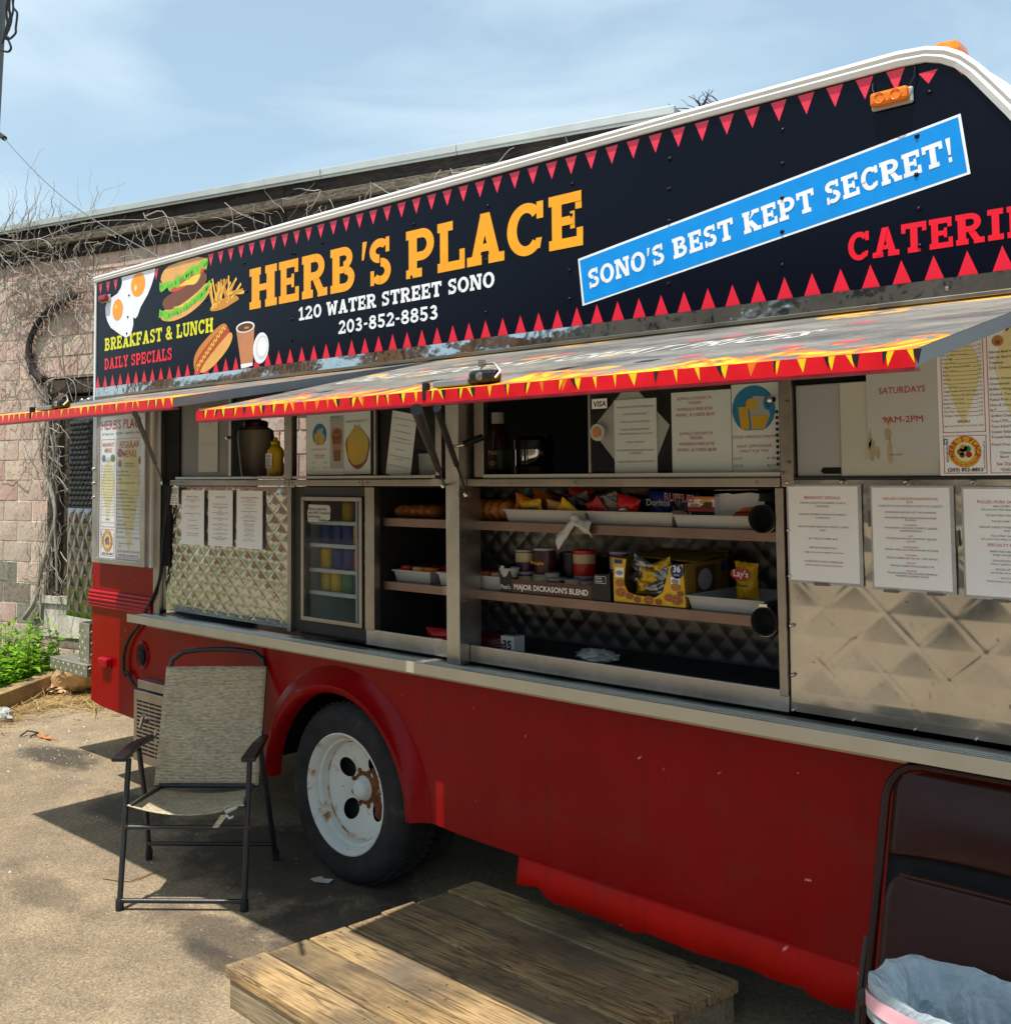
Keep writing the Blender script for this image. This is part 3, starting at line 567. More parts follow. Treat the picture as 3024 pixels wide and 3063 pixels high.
blobpoly(m, [(-1.34,2.235),(-1.352,2.29),(-1.28,2.35),(-1.16,2.42),(-1.08,2.452),(-1.035,2.43),(-1.05,2.38),(-1.16,2.32),(-1.26,2.255),(-1.29,2.232)], y-.0002, 1)
blobpoly(m, [(-1.31,2.230),(-1.21,2.243),(-1.06,2.328),(-1.008,2.39),(-1.03,2.422),(-1.08,2.395),(-1.20,2.325),(-1.28,2.27)], y-.0004, 0)
zz = [(-1.335+.0125*i, 2.262+.0093*i) for i in range(21)]
for i in range(20):
    a, b = zz[i], zz[i+1]; s_ = (.016 if i % 2 else -.016); s2_ = -s_
    A_ = Vector((a[0]-s_*.6, y-.0006, a[1]+s_)); B_ = Vector((b[0]-s2_*.6, y-.0006, b[1]+s2_)); n_ = Vector((.0035,0,.0035))
    m.poly([A_-n_, B_-n_, B_+n_, A_+n_], 2)
T(m, 'hot_dog_print', ['print bun','print sausage','print mustard','print bun_dark'], sign)
m = MB()
m.poly([(-.985,y,2.425),(-.832,y,2.43),(-.845,y,2.24),(-.94,y,2.24)], 0); ell(m, -.908, 2.428, .0775, .026, y-.0003, 1); ell(m, -.908, 2.427, .066, .020, y-.0005, 2); ell(m, -.895, 2.424, .022, .006, y-.0007, 3, 12)
m.poly([(-.945,y-.0002,2.252),(-.845,y-.0002,2.252),(-.847,y-.0002,2.238),(-.94,y-.0002,2.230)], 1)
ell(m, -.779, 2.316, .062, .074, y-.0004, 1, rot=-.25); ell(m, -.772, 2.318, .048, .058, y-.0006, 4, rot=-.25); ell(m, -.768, 2.32, .036, .046, y-.0008, 1, rot=-.25)
T(m, 'coffee_cup_print', ['print cup','print egg_white','print coffee','print fry_dark','print lid'], sign)
# rivets of the sign
m = MB(); bolts = [(1.497,2.734),(1.492,2.635),(1.49,2.53),(1.897,2.737),(1.893,2.635),(1.89,2.532),(1.887,2.43),(1.884,2.329),(2.293,2.628),(2.291,2.426),(2.291,2.324),(2.288,2.522),(1.483,2.325),(1.093,2.73),(1.088,2.622),(1.075,2.426),(1.073,2.325),(.687,2.725),(.676,2.522),(.670,2.322),(.276,2.725),(.262,2.513),(-.517,2.725),(-.536,2.425),(-.317,2.744),(2.33,2.74),(2.61,2.42),(-2.03,2.72),(-2.04,2.6),(-2.05,2.51),(-1.25,2.6),(-.9,2.6),(-.92,2.74),(-.13,2.32),(-.54,2.33),(-.54,2.73)]
for x, z in bolts:
    if x > 2.5 or z > 2.8: continue
    m.lathe([(0,-.0075),(.0035,-.0065),(.0062,-.0035),(.0075,-.001)], (x,0,z), 'y', 10)
T(m, 'rivet_row', ['sign navy'], sign, kind='stuff')
# white roof rail, roof skin
m = MB()
n = len(OUTER)
prof = [(-.014,1.0),(-.018,.75),(-.013,.55),(-.016,.35),(-.010,.0),(0.0,-.0)]
vs = []
for (ox, oz), (ix, iz) in zip(OUTER, INNER):
    for dy, t in prof: vs.append((ix+(ox-ix)*t, dy, iz+(oz-iz)*t))
    vs.append((ox, .04, oz+.002))
k = len(prof)+1
m.add(vs, [(i*k+j, (i+1)*k+j, (i+1)*k+j+1, i*k+j+1) for i in range(n-1) for j in range(k-1)] + [(i*k, i*k+k-1, (i+1)*k+k-1, (i+1)*k) for i in range(n-1)], 0, False)
m.add(vs[:k], [tuple(range(k))], 0)
T(m, 'roof_rail', 'white paint')
m = MB()
vs = []
for (ox, oz) in OUTER:
    for yy, dz in ((.04,-.004),(.35,.022),(1.05,.045),(1.75,.02),(2.16,-.02)): vs.append((ox, yy, oz+dz))
m.add(vs, [(i*5+j, (i+1)*5+j, (i+1)*5+j+1, i*5+j+1) for i in range(n-1) for j in range(4)], 0, True)
T(m, 'roof', 'white paint')
m = MB(); m.box(-2.424,-2.405,-.006,.03,2.15,2.84); T(m, 'corner_trim', 'white paint')
# amber clearance lamp and red lamp, beacon
def lamp(cx, cz, hw, hh, lens, nm, y=0, base='white plastic'):
    mm = MB(); mm.box(cx-hw-.003,cx+hw+.006,y-.012,y,cz-hh-.004,cz+hh); b = T(mm, nm, base, bevel=.006)
    mm = MB(); mm.box(cx-hw,cx+hw,y-.034,y-.0125,cz-hh,cz+hh); T(mm, 'lens', lens, b, bevel=.012)
    return b
b = lamp(2.229,2.748,.054,.0215,'amber lens','marker_lamp')
m = MB(); m.lathe([(.017,-.0355),(.015,-.037),(.012,-.0355)], (2.205,0,2.748), 'y', 20); m.lathe([(.017,-.0355),(.015,-.037),(.012,-.0355)], (2.25,0,2.748), 'y', 20); T(m, 'lens_ring', 'amber lens', b)
m = MB(); m.tube([(2.185,-.02,2.77),(2.178,-.014,2.785),(2.177,-.006,2.805)], .0012, 5); m.tube([(2.282,-.02,2.765),(2.295,-.014,2.79),(2.297,-.004,2.83)], .0015, 5); T(m, 'lamp_wire', 'black plastic')
b = lamp(-2.285,2.732,.046,.020,'red lens','marker_lamp')
m = MB(); 
for i in range(3): pass
bc = at(2830,126,.12)
m.hexa([(2.262,.06,2.872),(2.392,.06,2.862),(2.392,.16,2.862),(2.262,.16,2.872),(2.335,.075,2.906),(2.385,.075,2.900),(2.385,.145,2.900),(2.335,.145,2.906)]); bb = T(m, 'roof_beacon', 'amber lens', bevel=.012)
# mirror-like strip, bronze hinge rail
m = MB()
def strip(u, v):
    x = -2.40+u*5.2; z = 2.176+v*.050
    return (x, -.006-.0026*noise.noise(Vector((x*3, z*8, 2.1)))-.0005*noise.noise(Vector((x*11, z*20, 7))), z)
m.grid(strip, 300, 5); T(m, 'polished_strip', 'mirror strip')
m = MB(); 
for x in (-2.27,-2.15,-.72,.05,.42,1.0,1.75,2.36): m.lathe([(0,-.010),(.004,-.009),(.006,-.005)], (x,0,2.198), 'y', 8)
T(m, 'rivet_row', 'aged aluminium', kind='stuff')
m = MB(); m.box(-2.40,-2.03,-.012,.0,2.150,2.1755); m.box(-2.03,2.9,-.022,.0,2.163,2.176); m.box(-2.03,2.9,-.014,.0,2.150,2.1628); T(m, 'hinge_rail', 'bronze trim', bevel=.002)
# ------------------------------------------------------------------ body
def arc(cx, cz, r, a0, a1, n): return [(cx+r*cos(radians(a0+(a1-a0)*i/n)), cz+r*sin(radians(a0+(a1-a0)*i/n))) for i in range(n+1)]
ACX, ACZ, AR = -.215, .335, .452
m = MB()
rnd_ = [(.34,.368),(.50,.356),(.8,.349),(1.2,.345),(1.7,.345),(2.1,.346),(2.75,.346)]
m.prism([(-1.735,.42),(-1.735,.985),(2.75,.985)]+rnd_[::-1]+[(.245,.366)]+arc(ACX,ACZ,AR,4,176,26)+[(-.675,.37),(-1.2,.39)], 0, .03)
T(m, 'side_panel', 'red paint', bevel=.004)
m = MB(); m.prism([(-2.42,.455),(-2.42,1.00),(-2.42,1.30),(-1.735,1.30),(-1.735,.42),(-1.9,.418),(-2.30,.435)], 0, .05); T(m, 'rear_side_panel', 'bounce lit red paint' if False else 'red paint', bevel=.014)
m = MB(); m.box(-2.42,-2.39,.05,.15,.455,2.84); m.box(-2.42,-2.39,1.5,2.1,.455,2.84); m.box(-2.42,-2.39,.15,1.5,.455,.84); m.box(-2.42,-2.39,.15,1.5,2.15,2.84); T(m, 'rear_wall', 'red paint')
m = MB()
for i, z in enumerate((1.068,1.048,1.028,1.008,.990)):
    m.tube([(-2.43,-.006-.004*(2-abs(i-2)),z),(-1.735,-.006-.004*(2-abs(i-2)),z)], .0115, 10)
T(m, 'body_moulding', 'gloss red trim')
# wheel arch flare
m = MB(); vs = []; A_ = [-6+192*i/40 for i in range(41)]
prof = [(.446,.012),(.446,-.040),(.458,-.054),(.482,-.058),(.508,-.044),(.535,-.020),(.556,-.006),(.566,-.001)]
for a in A_:
    for r, yy in prof:
        cx = -.188 if r < .5 else -.203; cz = .348 if r < .5 else .335
        vs.append((cx+r*cos(radians(a)), yy, max(.366, cz+r*sin(radians(a)))))
k = len(prof); m.add(vs, [(i*k+j, (i+1)*k+j, (i+1)*k+j+1, i*k+j+1) for i in range(40) for j in range(k-1)], 0, True)
T(m, 'wheel_arch_flare', 'red paint')
# skirt under the side panel: creased sheet, tilted outwards at its lower edge, ragged bottom
sk = [(.800,.248),(.83,.252),(.90,.262),(.925,.245),(.966,.230),(1.074,.231),(1.242,.229),(1.305,.224),(1.36,.235),(1.46,.232),(1.56,.229),(1.712,.236),(1.80,.229),(1.86,.233),(1.895,.233),(1.912,.220),(1.985,.215),(2.091,.226),(2.13,.24)]
m = MB(); vs = []
for i, (x, z) in enumerate(sk):
    xt = .792+(x-.80)*1.0; w_ = .004*sin(i*2.1)
    vs += [(xt,.034,.352),(xt,.020,.334),(x,.006+w_,.30),(x,-.004-w_,z)]
m.add(vs, [(i*4+j, (i+1)*4+j, (i+1)*4+j+1, i*4+j+1) for i in range(len(sk)-1) for j in range(3)], 0, True)
o = T(m, 'skirt_panel', 'bounce lit red paint'); q = o.modifiers.new('thick', 'SOLIDIFY'); q.thickness = .004
# fuel filler recess, small lens, keeper
m = MB(); m.lathe([(.078,.0),(.074,-.008),(.066,-.010),(.060,-.002),(.055,.0)], (-1.845,0,.768), 'y', 28, sx=.82, sy=1.0); fc = T(m, 'fuel_filler_ring', 'red paint')
m = MB(); m.lathe([(.057,-.0022),(.02,-.002),(0,-.002)], (-1.845,0,.768), 'y', 24, sx=.82); m.lathe([(.034,-.002),(.034,-.014),(.028,-.016),(0,-.016)], (-1.84,0,.762), 'y', 20); T(m, 'filler_cap', 'dark void', fc)
lamp(-2.235,.688,.052,.026,'gloss red trim','side_lamp', base='red paint')
m = MB(); m.lathe([(0,-.006),(.008,-.005),(.009,0)], (.332,-.0,.395), 'y', 10); T(m, 'body_bolt', 'white plastic')
# ------------------------------------------------------------------ wheel
WX, WZ, WR = -.166, .374, .374
def wheel(y0, full=True):
    t = []
    m = MB(); prof = [(.246,y0+.012),(.252,y0-.004),(.27,y0-.010),(.31,y0-.016),(.335,y0-.012),(.352,y0+.0),(.364,y0+.012)]
    prof += [(.372,y0+.024),(.374,y0+.10),(.372,y0+.176),(.352,y0+.2),(.31,y0+.214),(.25,y0+.2)]
    m.lathe(prof, (WX,0,WZ), 'y', 72); ty = T(m, 'tyre', 'tyre rubber')
    m = MB()
    for i in range(60):
        a = 2*pi*i/60
        for (ya, yb, da) in ((.024,.07,.025),(.125,.19,-.025)):
            ca, sa = cos(a), sin(a); e = Vector((-sa,0,ca))
            for rr_, yy, s_ in ((.368,ya,0),):
                c0 = Vector((WX+.3735*cos(a), y0+ya, WZ+.3735*sin(a))); c1 = Vector((WX+.3735*cos(a+da*3), y0+yb, WZ+.3735*sin(a+da*3))); up = Vector((ca,0,sa))*.0035
                m.hexa([c0-e*.010-up, c0+e*.010-up, c1+e*.010-up, c1-e*.010-up, c0-e*.009+up, c0+e*.009+up, c1+e*.009+up, c1-e*.009+up])
        c0 = Vector((WX+.3735*cos(a+.05), y0+.078, WZ+.3735*sin(a+.05))); c1 = Vector((WX+.3735*cos(a+.02), y0+.118, WZ+.3735*sin(a+.02))); up = Vector((cos(a+.035),0,sin(a+.035)))*.007; e = Vector((-sin(a),0,cos(a)))
        m.hexa([c0-e*.012-up, c0+e*.012-up, c1+e*.012-up, c1-e*.012-up, c0-e*.012+up, c0+e*.012+up, c1+e*.012+up, c1-e*.012+up])
    T(m, 'tread_blocks', 'tyre rubber', ty, kind='stuff')
    return ty
wheel(.0); 
m = MB(); m.lathe([(.25,.36),(.36,.35),(.374,.33),(.374,.25),(.35,.24),(.25,.24)], (WX,0,WZ), 'y', 48); T(m, 'inner_tyre', 'tyre rubber')
m = MB(); prof = [(.246,.004),(.251,-.006),(.246,-.008),(.238,.0),(.226,.018),(.222,.034),(.212,.038),(.208,.048),(.207,.066),(.203,.072),(.198,.074)]
m.lathe(prof, (WX,0,WZ), 'y', 64); rim = T(m, 'wheel_rim', 'rusty white wheel')
# disc with hand holes: ring of quads around each hole
m = MB(); HY = .100; holes = [at(*tE(1518,570), HY), at(*tE(1568,850), HY)]
hr = .5*(sqrt((holes[0].x-WX)**2+(holes[0].z-WZ)**2)+sqrt((holes[1].x-WX)**2+(holes[1].z-WZ)**2)); hr = min(hr, .125)
ah = [math.degrees(math.atan2(h.z-WZ, h.x-WX)) % 360 for h in holes]; d_a = abs(ah[1]-ah[0]); nh = 4 if d_a > 80 else 5
hang = [ah[0]+i*360/nh for i in range(nh)]
bm = bmesh.new(); 
def loop(c, r, n, rev=False):
    vs = [bm.verts.new((c[0]+r*cos(2*pi*i/n), HY, c[1]+r*sin(2*pi*i/n))) for i in range(n)]
    return [bm.edges.new((vs[i], vs[(i+1) % n])) for i in range(n)]
es = loop((WX,WZ), .199, 56)
for a in hang: es += loop((WX+hr*cos(radians(a)), WZ+hr*sin(radians(a))), .043, 24)
bmesh.ops.triangle_fill(bm, edges=es, use_beauty=True)
for v in bm.verts:
    r_c = sqrt((v.co.x-WX)**2+(v.co.z-WZ)**2); v.co.y = .122-.048*(r_c/.199)**1.5
m.add([v.co for v in bm.verts], [tuple(v.index for v in f.verts) for f in (bm.verts.index_update(), bm.faces)[1]], 0); bm.free()
for a in []: m.lathe([(.044,-.004),(.042,.012),(.042,.03)], (WX+hr*cos(radians(a)), HY, WZ+hr*sin(radians(a))), 'y', 20)
T(m, 'wheel_disc', 'rusty white wheel', rim)
m = MB(); m.lathe([(.2045,.0685),(.2035,.0665),(.200,.068),(.199,.072)], (WX,0,WZ), 'y', 64); T(m, 'rust_ring', 'rust stain ring', rim)
m = MB(); m.lathe([(.072,HY+.018),(.070,HY+.008),(.058,HY+.002),(.052,HY+.002)], (WX,0,WZ), 'y', 32); T(m, 'hub_flange', 'rust', rim)
m = MB(); m.lathe([(.064,HY+.022),(.056,HY+.006),(.046,HY-.006),(.042,HY-.024),(.030,HY-.034),(.012,HY-.038),(0,HY-.038)], (WX,0,WZ), 'y', 28); T(m, 'hub_cap', 'rusty white wheel', rim)
m = MB()
for i in range(8): a = radians(22+45*i); m.lathe([(0,HY+.001),(.010,HY+.001),(.010,HY+.016)], (WX+.076*cos(a),0,WZ+.076*sin(a)), 'y', 6, smooth=False)
m.blob((WX+.085,HY+.008,WZ+.05), (.030,.010,.055), 0, .9, 7, 22, 14, seed=2); m.blob((WX+.10,HY+.004,WZ-.06), (.03,.010,.05), 0, .9, 7, 22, 14, seed=5); T(m, 'lug_nuts', 'rust', rim, kind='stuff')
m = MB(); m.lathe([(.197,.128),(.0,.150)], (WX,0,WZ), 'y', 24); m.lathe([(.07,.12),(.07,.5)], (WX,0,WZ), 'y', 16); T(m, 'axle_and_dark_disc', 'dark void')  # black disc added behind the hand holes to keep them dark, plus the axle
# underbody
m = MB(); m.box(-2.35,-.75,.25,2.0,.50,.60); m.box(.35,3.2,.15,2.0,.45,.60); m.box(-.75,.35,.46,2.0,.45,.95); m.box(-.72,.33,.045,.46,.86,.90); m.box(-.74,-.715,.035,.5,.42,.9); m.box(.32,.345,.035,.5,.42,.9)
m.box(-2.3,3.2,.55,.63,.38,.50); m.box(-2.3,3.2,1.4,1.48,.38,.50); m.box(1.5,2.4,.2,.5,.22,.45); T(m, 'chassis', 'dark void')
m = MB(); m.lathe([(.25,1.7),(.374,1.7),(.374,2.0),(.25,2.0)], (WX,0,WZ), 'y', 32); m.lathe([(.25,.05),(.374,.05),(.374,.3),(.25,.3)], (3.3,0,WZ), 'y', 32); T(m, 'far_wheel', 'tyre rubber')

# nose of the truck ahead of the serving side (just outside the picture)
m = MB(); m.prism([(2.752,.46),(3.62,.46),(3.66,.62),(3.62,1.16),(3.12,1.32),(2.93,1.98),(2.752,2.12)], .035, 2.05); T(m, 'front_body', 'red paint', bevel=.02)
m = MB(); m.hexa([(3.105,.18,1.40),(3.125,.18,1.40),(3.125,1.92,1.40),(3.105,1.92,1.40),(2.955,.18,1.93),(2.975,.18,1.93),(2.975,1.92,1.93),(2.955,1.92,1.93)]); T(m, 'windshield', 'black plastic', bevel=.004)
for yy in (.28, 1.80):
    m = MB(); m.lathe([(.085,-.02),(.09,.012),(.07,.03),(0,.035)], (3.645,yy,.88), 'x', 24); T(m, 'headlight', 'chrome')
m = MB(); m.box(3.63,3.72,.06,2.02,.42,.56); T(m, 'front_bumper', 'chrome', bevel=.01)
# ------------------------------------------------------------------ interior shell
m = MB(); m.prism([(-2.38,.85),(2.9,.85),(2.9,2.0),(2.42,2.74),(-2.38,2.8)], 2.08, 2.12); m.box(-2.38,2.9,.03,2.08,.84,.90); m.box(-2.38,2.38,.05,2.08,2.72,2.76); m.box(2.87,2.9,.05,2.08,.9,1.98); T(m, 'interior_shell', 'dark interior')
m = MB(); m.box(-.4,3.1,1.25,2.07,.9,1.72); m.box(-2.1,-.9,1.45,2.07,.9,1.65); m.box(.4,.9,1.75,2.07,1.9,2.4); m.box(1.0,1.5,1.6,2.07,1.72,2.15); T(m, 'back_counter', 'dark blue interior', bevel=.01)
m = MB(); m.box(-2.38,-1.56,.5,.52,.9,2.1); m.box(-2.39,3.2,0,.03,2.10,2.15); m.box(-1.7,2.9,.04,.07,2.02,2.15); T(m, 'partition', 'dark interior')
def exp_(q): return math.exp(-q*q)
# quilted stainless sheets: pressed diamonds as real relief
def quilt(x0, x1, z0, z1, y, px, pz, amp, res, mat, name, dent=0, parent=truck, facing=1, thin=False):
    m = MB()
    def fn(u, v):
        x = x0+(x1-x0)*u; z = z0+(z1-z0)*v
        wob = noise.noise(Vector((x*3, z*3, 1.7)))*.14
        a = x/px+z/pz+wob; b = x/px-z/pz+wob*.6
        da, db = abs(a-round(a))*2, abs(b-round(b))*2; dm_ = min(da, db); h = (1-(1-min(1, dm_/.22))**2)*.45+.75*da*db
        if thin: k1, k2 = 1.6*max(0, noise.noise(Vector((x*9, z*9, 2)))+.32), 1.6*max(0, noise.noise(Vector((x*8, z*8, 8)))+.15); h = exp_(da/.10)*k1+exp_(db/.10)*k2+2.4*min(da, db)
        h = h*amp*(1+.35*noise.noise(Vector((x*6, z*6, 5))))+dent*noise.noise(Vector((x*4, z*4, 9)))
        e = min(u, 1-u, v, 1-v)*20
        return (x, y-facing*h*min(1, e), z)
    m.grid(fn, max(2, int((x1-x0)/px*res)), max(2, int((z1-z0)/pz*res))); return T(m, name, mat, parent)
quilt(-1.655,-.563,1.025,1.664,.006,.105,.088,.0028,24,'quilted steel','quilted_panel',.004)
qr = quilt(1.876,2.95,1.035,1.688,.004,.18,.165,.0013,44,'quilted steel dull','quilted_panel',.0060,thin=True)
quilt(.03,1.86,1.0,1.66,.47,.09,.09,.0045,12,'quilt backing','display_back_panel',.002)
m = MB(); m.box(1.876,2.95,.0005,.0035,1.015,1.040); T(m, 'panel_foot', 'aged aluminium')
m = MB()
for x, z in [(1.885,1.681),(2.052,1.683),(2.232,1.683),(2.407,1.683),(1.885,1.541),(1.886,1.407),(1.886,1.263),(1.886,1.12),(1.886,1.02),(2.068,1.019),(2.238,1.019),(2.395,1.019)]: m.lathe([(0,-.013),(.0035,-.012),(.006,-.008),(.006,0)], (x,0,z), 'y', 8)
T(m, 'screw_row', 'chrome', kind='stuff')
# posts, rails, frames
al, ag = 'brushed aluminium', 'aged aluminium'
m = MB(); m.box(-1.735,-1.722,-.008,.03,1.0,2.12); T(m, 'window_post', al, bevel=.002)
m = MB(); m.box(-1.720,-1.66,-.014,.03,1.0,2.12); T(m, 'window_post', ag, bevel=.003)
m = MB(); m.box(-1.657,-1.52,.012,.04,1.69,2.12); m.box(-1.657,-1.575,-.004,.012,1.25,1.69); T(m, 'window_post', 'dark void')
m = MB(); m.box(-.594,-.539,-.004,.03,1.664,2.12); T(m, 'window_post', ag, bevel=.003)
m = MB(); m.box(-.562,-.537,-.008,.03,1.015,1.662); T(m, 'window_post', ag, bevel=.003)
m = MB(); m.box(-.028,.030,-.006,.03,1.072,1.664); T(m, 'window_post', ag, bevel=.003)
m = MB(); m.box(.392,.425,.0,.03,1.71,2.12); T(m, 'window_post', ag, bevel=.002)
m = MB(); m.box(1.866,1.906,-.008,.03,1.668,2.12); T(m, 'window_post', ag, bevel=.003)
m = MB(); m.box(1.846,1.872,-.010,.03,1.055,1.666); T(m, 'window_post', ag, bevel=.003)
m = MB(); m.box(.600,.648,.002,.03,1.70,2.12); T(m, 'window_post', ag, bevel=.003)
# main square post standing on the counter
m = MB(); m.box(.51,.578,-.062,.06,1.003,2.13); T(m, 'square_post', al, bevel=.004)
m = MB()
for z in (1.1,1.24,1.36,1.47,1.60,1.95): m.lathe([(.0,0),(.005,.001),(.006,.004)], (.578,-.03,z), 'x', 8)
T(m, 'screw_row', 'aged aluminium', kind='stuff')
for x0, x1 in ((-1.56,-.540),(-.535,-.030),(-.026,.508),(.580,1.865)):
    m = MB(); m.box(x0,x1,-.016,.03,1.668,1.696); T(m, 'sill_rail', ag, bevel=.003)
for x0, x1 in ((-1.53,-.597),(-.53,.39),(.65,1.862)):
    m = MB(); m.box(x0,x1,-.004,.026,1.6985,1.712); T(m, 'sliding_track', 'off white enamel' if x0 > .5 else al, bevel=.002)
m = MB()
for x, z in [(-.51,1.682),(-.05,1.682),(.0,1.682),(1.10,1.682),(1.79,1.682),(-.57,1.682),(1.886,2.0),(1.892,1.92),(1.892,1.74),(1.872,1.71),(-.57,1.95)]: m.lathe([(0,-.021),(.003,-.020),(.005,-.016)], (x,0,z), 'y', 8)
T(m, 'screw_row', 'bronze trim', kind='stuff')
# panes
def pane(x0, x1, z0, z1, y, mat, frame=None):
    m = MB(); m.box(x0,x1,y,y+.004,z0,z1); p = T(m, 'window_pane', mat)
    if frame:
        m = MB(); m.box(*frame); T(m, 'pane_edge', al, p)
    return p
pane(-1.515,-1.06,1.714,2.10,.022,'frosted pane',(-1.075,-1.055,.018,.030,1.714,2.10))
pane(-.525,.02,1.714,2.10,.018,'window glass',(.012,.022,.012,.026,1.714,2.10))
pane(.022,.39,1.714,2.10,.034,'window glass')
pane(1.14,1.86,1.714,2.10,.020,'window glass',(1.136,1.146,.014,.028,1.714,2.10))
m = MB(); m.lathe([(0,-.012),(.009,-.010),(.011,0),(.011,.01)], (-1.067,.01,1.9), 'y', 12); T(m, 'window_latch', 'chrome')
m = MB(); m.lathe([(0,-.02),(.010,-.018),(.012,0)], (1.835,.01,1.93), 'y', 12); T(m, 'window_latch', 'chrome')
m = MB()
for i in range(10): m.lathe([(0,.012),(.006,.0122)], (1.848,0,1.735+i*.0175), 'y', 8)
T(m, 'peg_holes', 'black plastic', kind='stuff')
# lower lips of the two display openings
m = MB(); m.box(-.022,.508,-.004,.012,1.012,1.076); T(m, 'display_lip', 'off white enamel' if False else al, bevel=.002)
m = MB(); m.box(.580,1.872,-.006,.012,1.010,1.072); T(m, 'display_lip', al, bevel=.002)
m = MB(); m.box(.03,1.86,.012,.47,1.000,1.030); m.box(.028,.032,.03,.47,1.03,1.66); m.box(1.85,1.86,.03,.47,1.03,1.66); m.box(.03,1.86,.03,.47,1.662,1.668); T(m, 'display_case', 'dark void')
for z in (1.535, 1.273):
    m = MB(); m.box(.032,1.848,.045,.052,z-.034,z); m.box(.032,1.848,.052,.40,z-.004,z-.001); T(m, 'display_shelf', 'shelf lip', bevel=.0015)
# white panels right of the window
m = MB(); m.box(1.910,2.048,.010,.024,1.698,1.967); T(m, 'cover_panel', 'grey panel', bevel=.004)
m = MB(); m.prism([(1.985,1.712),(1.992,1.706),(2.044,1.706),(2.044,1.724),(1.992,1.724),(1.985,1.718)], .0085, .0098); T(m, 'panel_slot', 'dark void')
m = MB(); m.box(2.048,2.332,.004,.024,1.698,1.966); T(m, 'cover_panel', 'cream panel', bevel=.003)
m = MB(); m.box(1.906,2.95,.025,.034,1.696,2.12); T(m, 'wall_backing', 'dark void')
m = MB(); m.box(1.876,2.95,-.004,.004,1.6895,1.6965); T(m, 'sill_rail', 'dark frame')
# counter shelf along the side
m = MB(); CYF = -.152
m.box(-1.735,2.9,CYF+.012,-.0005,.975,1.000)
m.box(-1.735,2.9,CYF+.003,CYF+.012,.972,1.0105)
for yy in (-.112,-.095,-.078,-.061): m.box(-1.734,2.9,yy-.004,yy+.004,1.000,1.0035)
sc_ = T(m, 'serving_counter', 'counter metal', bevel=.0015)
m = MB(); m.box(-1.736,2.9,CYF,CYF+.0028,.971,1.0115); T(m, 'counter_edge', 'counter edge', sc_)
m = MB(); m.box(-1.60,2.9,-.118,-.108,.955,.9745); m.box(-1.60,2.9,-.020,-.0005,.93,.9745); T(m, 'counter_bracket', 'bronze trim')
# refrigerator
m = MB(); m.box(-.537,-.464,.012,.05,1.02,1.664); m.box(-.042,-.028,.012,.05,1.02,1.664); m.box(-.464,-.042,.012,.05,1.622,1.664); m.box(-.464,-.042,.012,.05,1.02,1.072); m.box(-.537,-.03,.05,.48,1.0,1.03); m.box(-.537,-.53,.05,.48,1.0,1.66); m.box(-.537,-.03,.46,.48,1.0,1.66); m.box(-.537,-.03,.05,.48,1.655,1.664)
fr = T(m, 'refrigerator', 'dark frame', bevel=.002)
m = MB(); m.box(-.528,-.524,.055,.455,1.032,1.652); m.box(-.036,-.032,.055,.455,1.032,1.652); m.box(-.524,-.036,.445,.449,1.032,1.652); m.box(-.524,-.036,.055,.445,1.0305,1.034); T(m, 'fridge_liner', 'off white enamel', fr)
m = MB(); W_ = .018
m.box(-.462,-.046,-.008,.010,1.603,1.621); m.box(-.462,-.046,-.008,.010,1.075,1.093); m.box(-.462,-.444,-.008,.010,1.093,1.603); m.box(-.064,-.046,-.008,.010,1.093,1.603); T(m, 'door_frame', ag, fr, bevel=.002)
m = MB(); m.box(-.444,-.064,-.001,.002,1.093,1.603); T(m, 'door_glass', 'fridge glass', fr)
m = MB(); m.box(-.098,-.086,.004,.020,1.093,1.603); T(m, 'door_post', 'white plastic', fr)
m = MB()
for z in (1.50,1.40,1.29,1.19): m.box(-.50,-.07,.045,.40,z,z+.005); m.box(-.50,-.07,.040,.0445,z-.004,z+.012)
T(m, 'wire_shelf', 'off white enamel', fr)
# two round holders with clamps at the right end of the shelves
for z in (1.572, 1.267):
    m = MB(); m.lathe([(.040,-.012),(.0425,-.012),(.0435,.0),(.0435,.20),(.038,.20),(.038,.0),(.040,-.012)], (1.800,0,z), 'y', 36); h = T(m, 'cup_holder', 'black rubber')
    m = MB(); m.lathe([(.0385,.03),(0,.03)], (1.800,0,z), 'y', 30); T(m, 'holder_mouth', 'dark void', h)
    m = MB(); m.lathe([(.0442,-.006),(.0448,-.006),(.0448,.004),(.0442,.004)], (1.800,0,z), 'y', 36); m.box(1.785,1.812,-.010,.006,z+.043,z+.052); T(m, 'clamp', 'chrome', h)
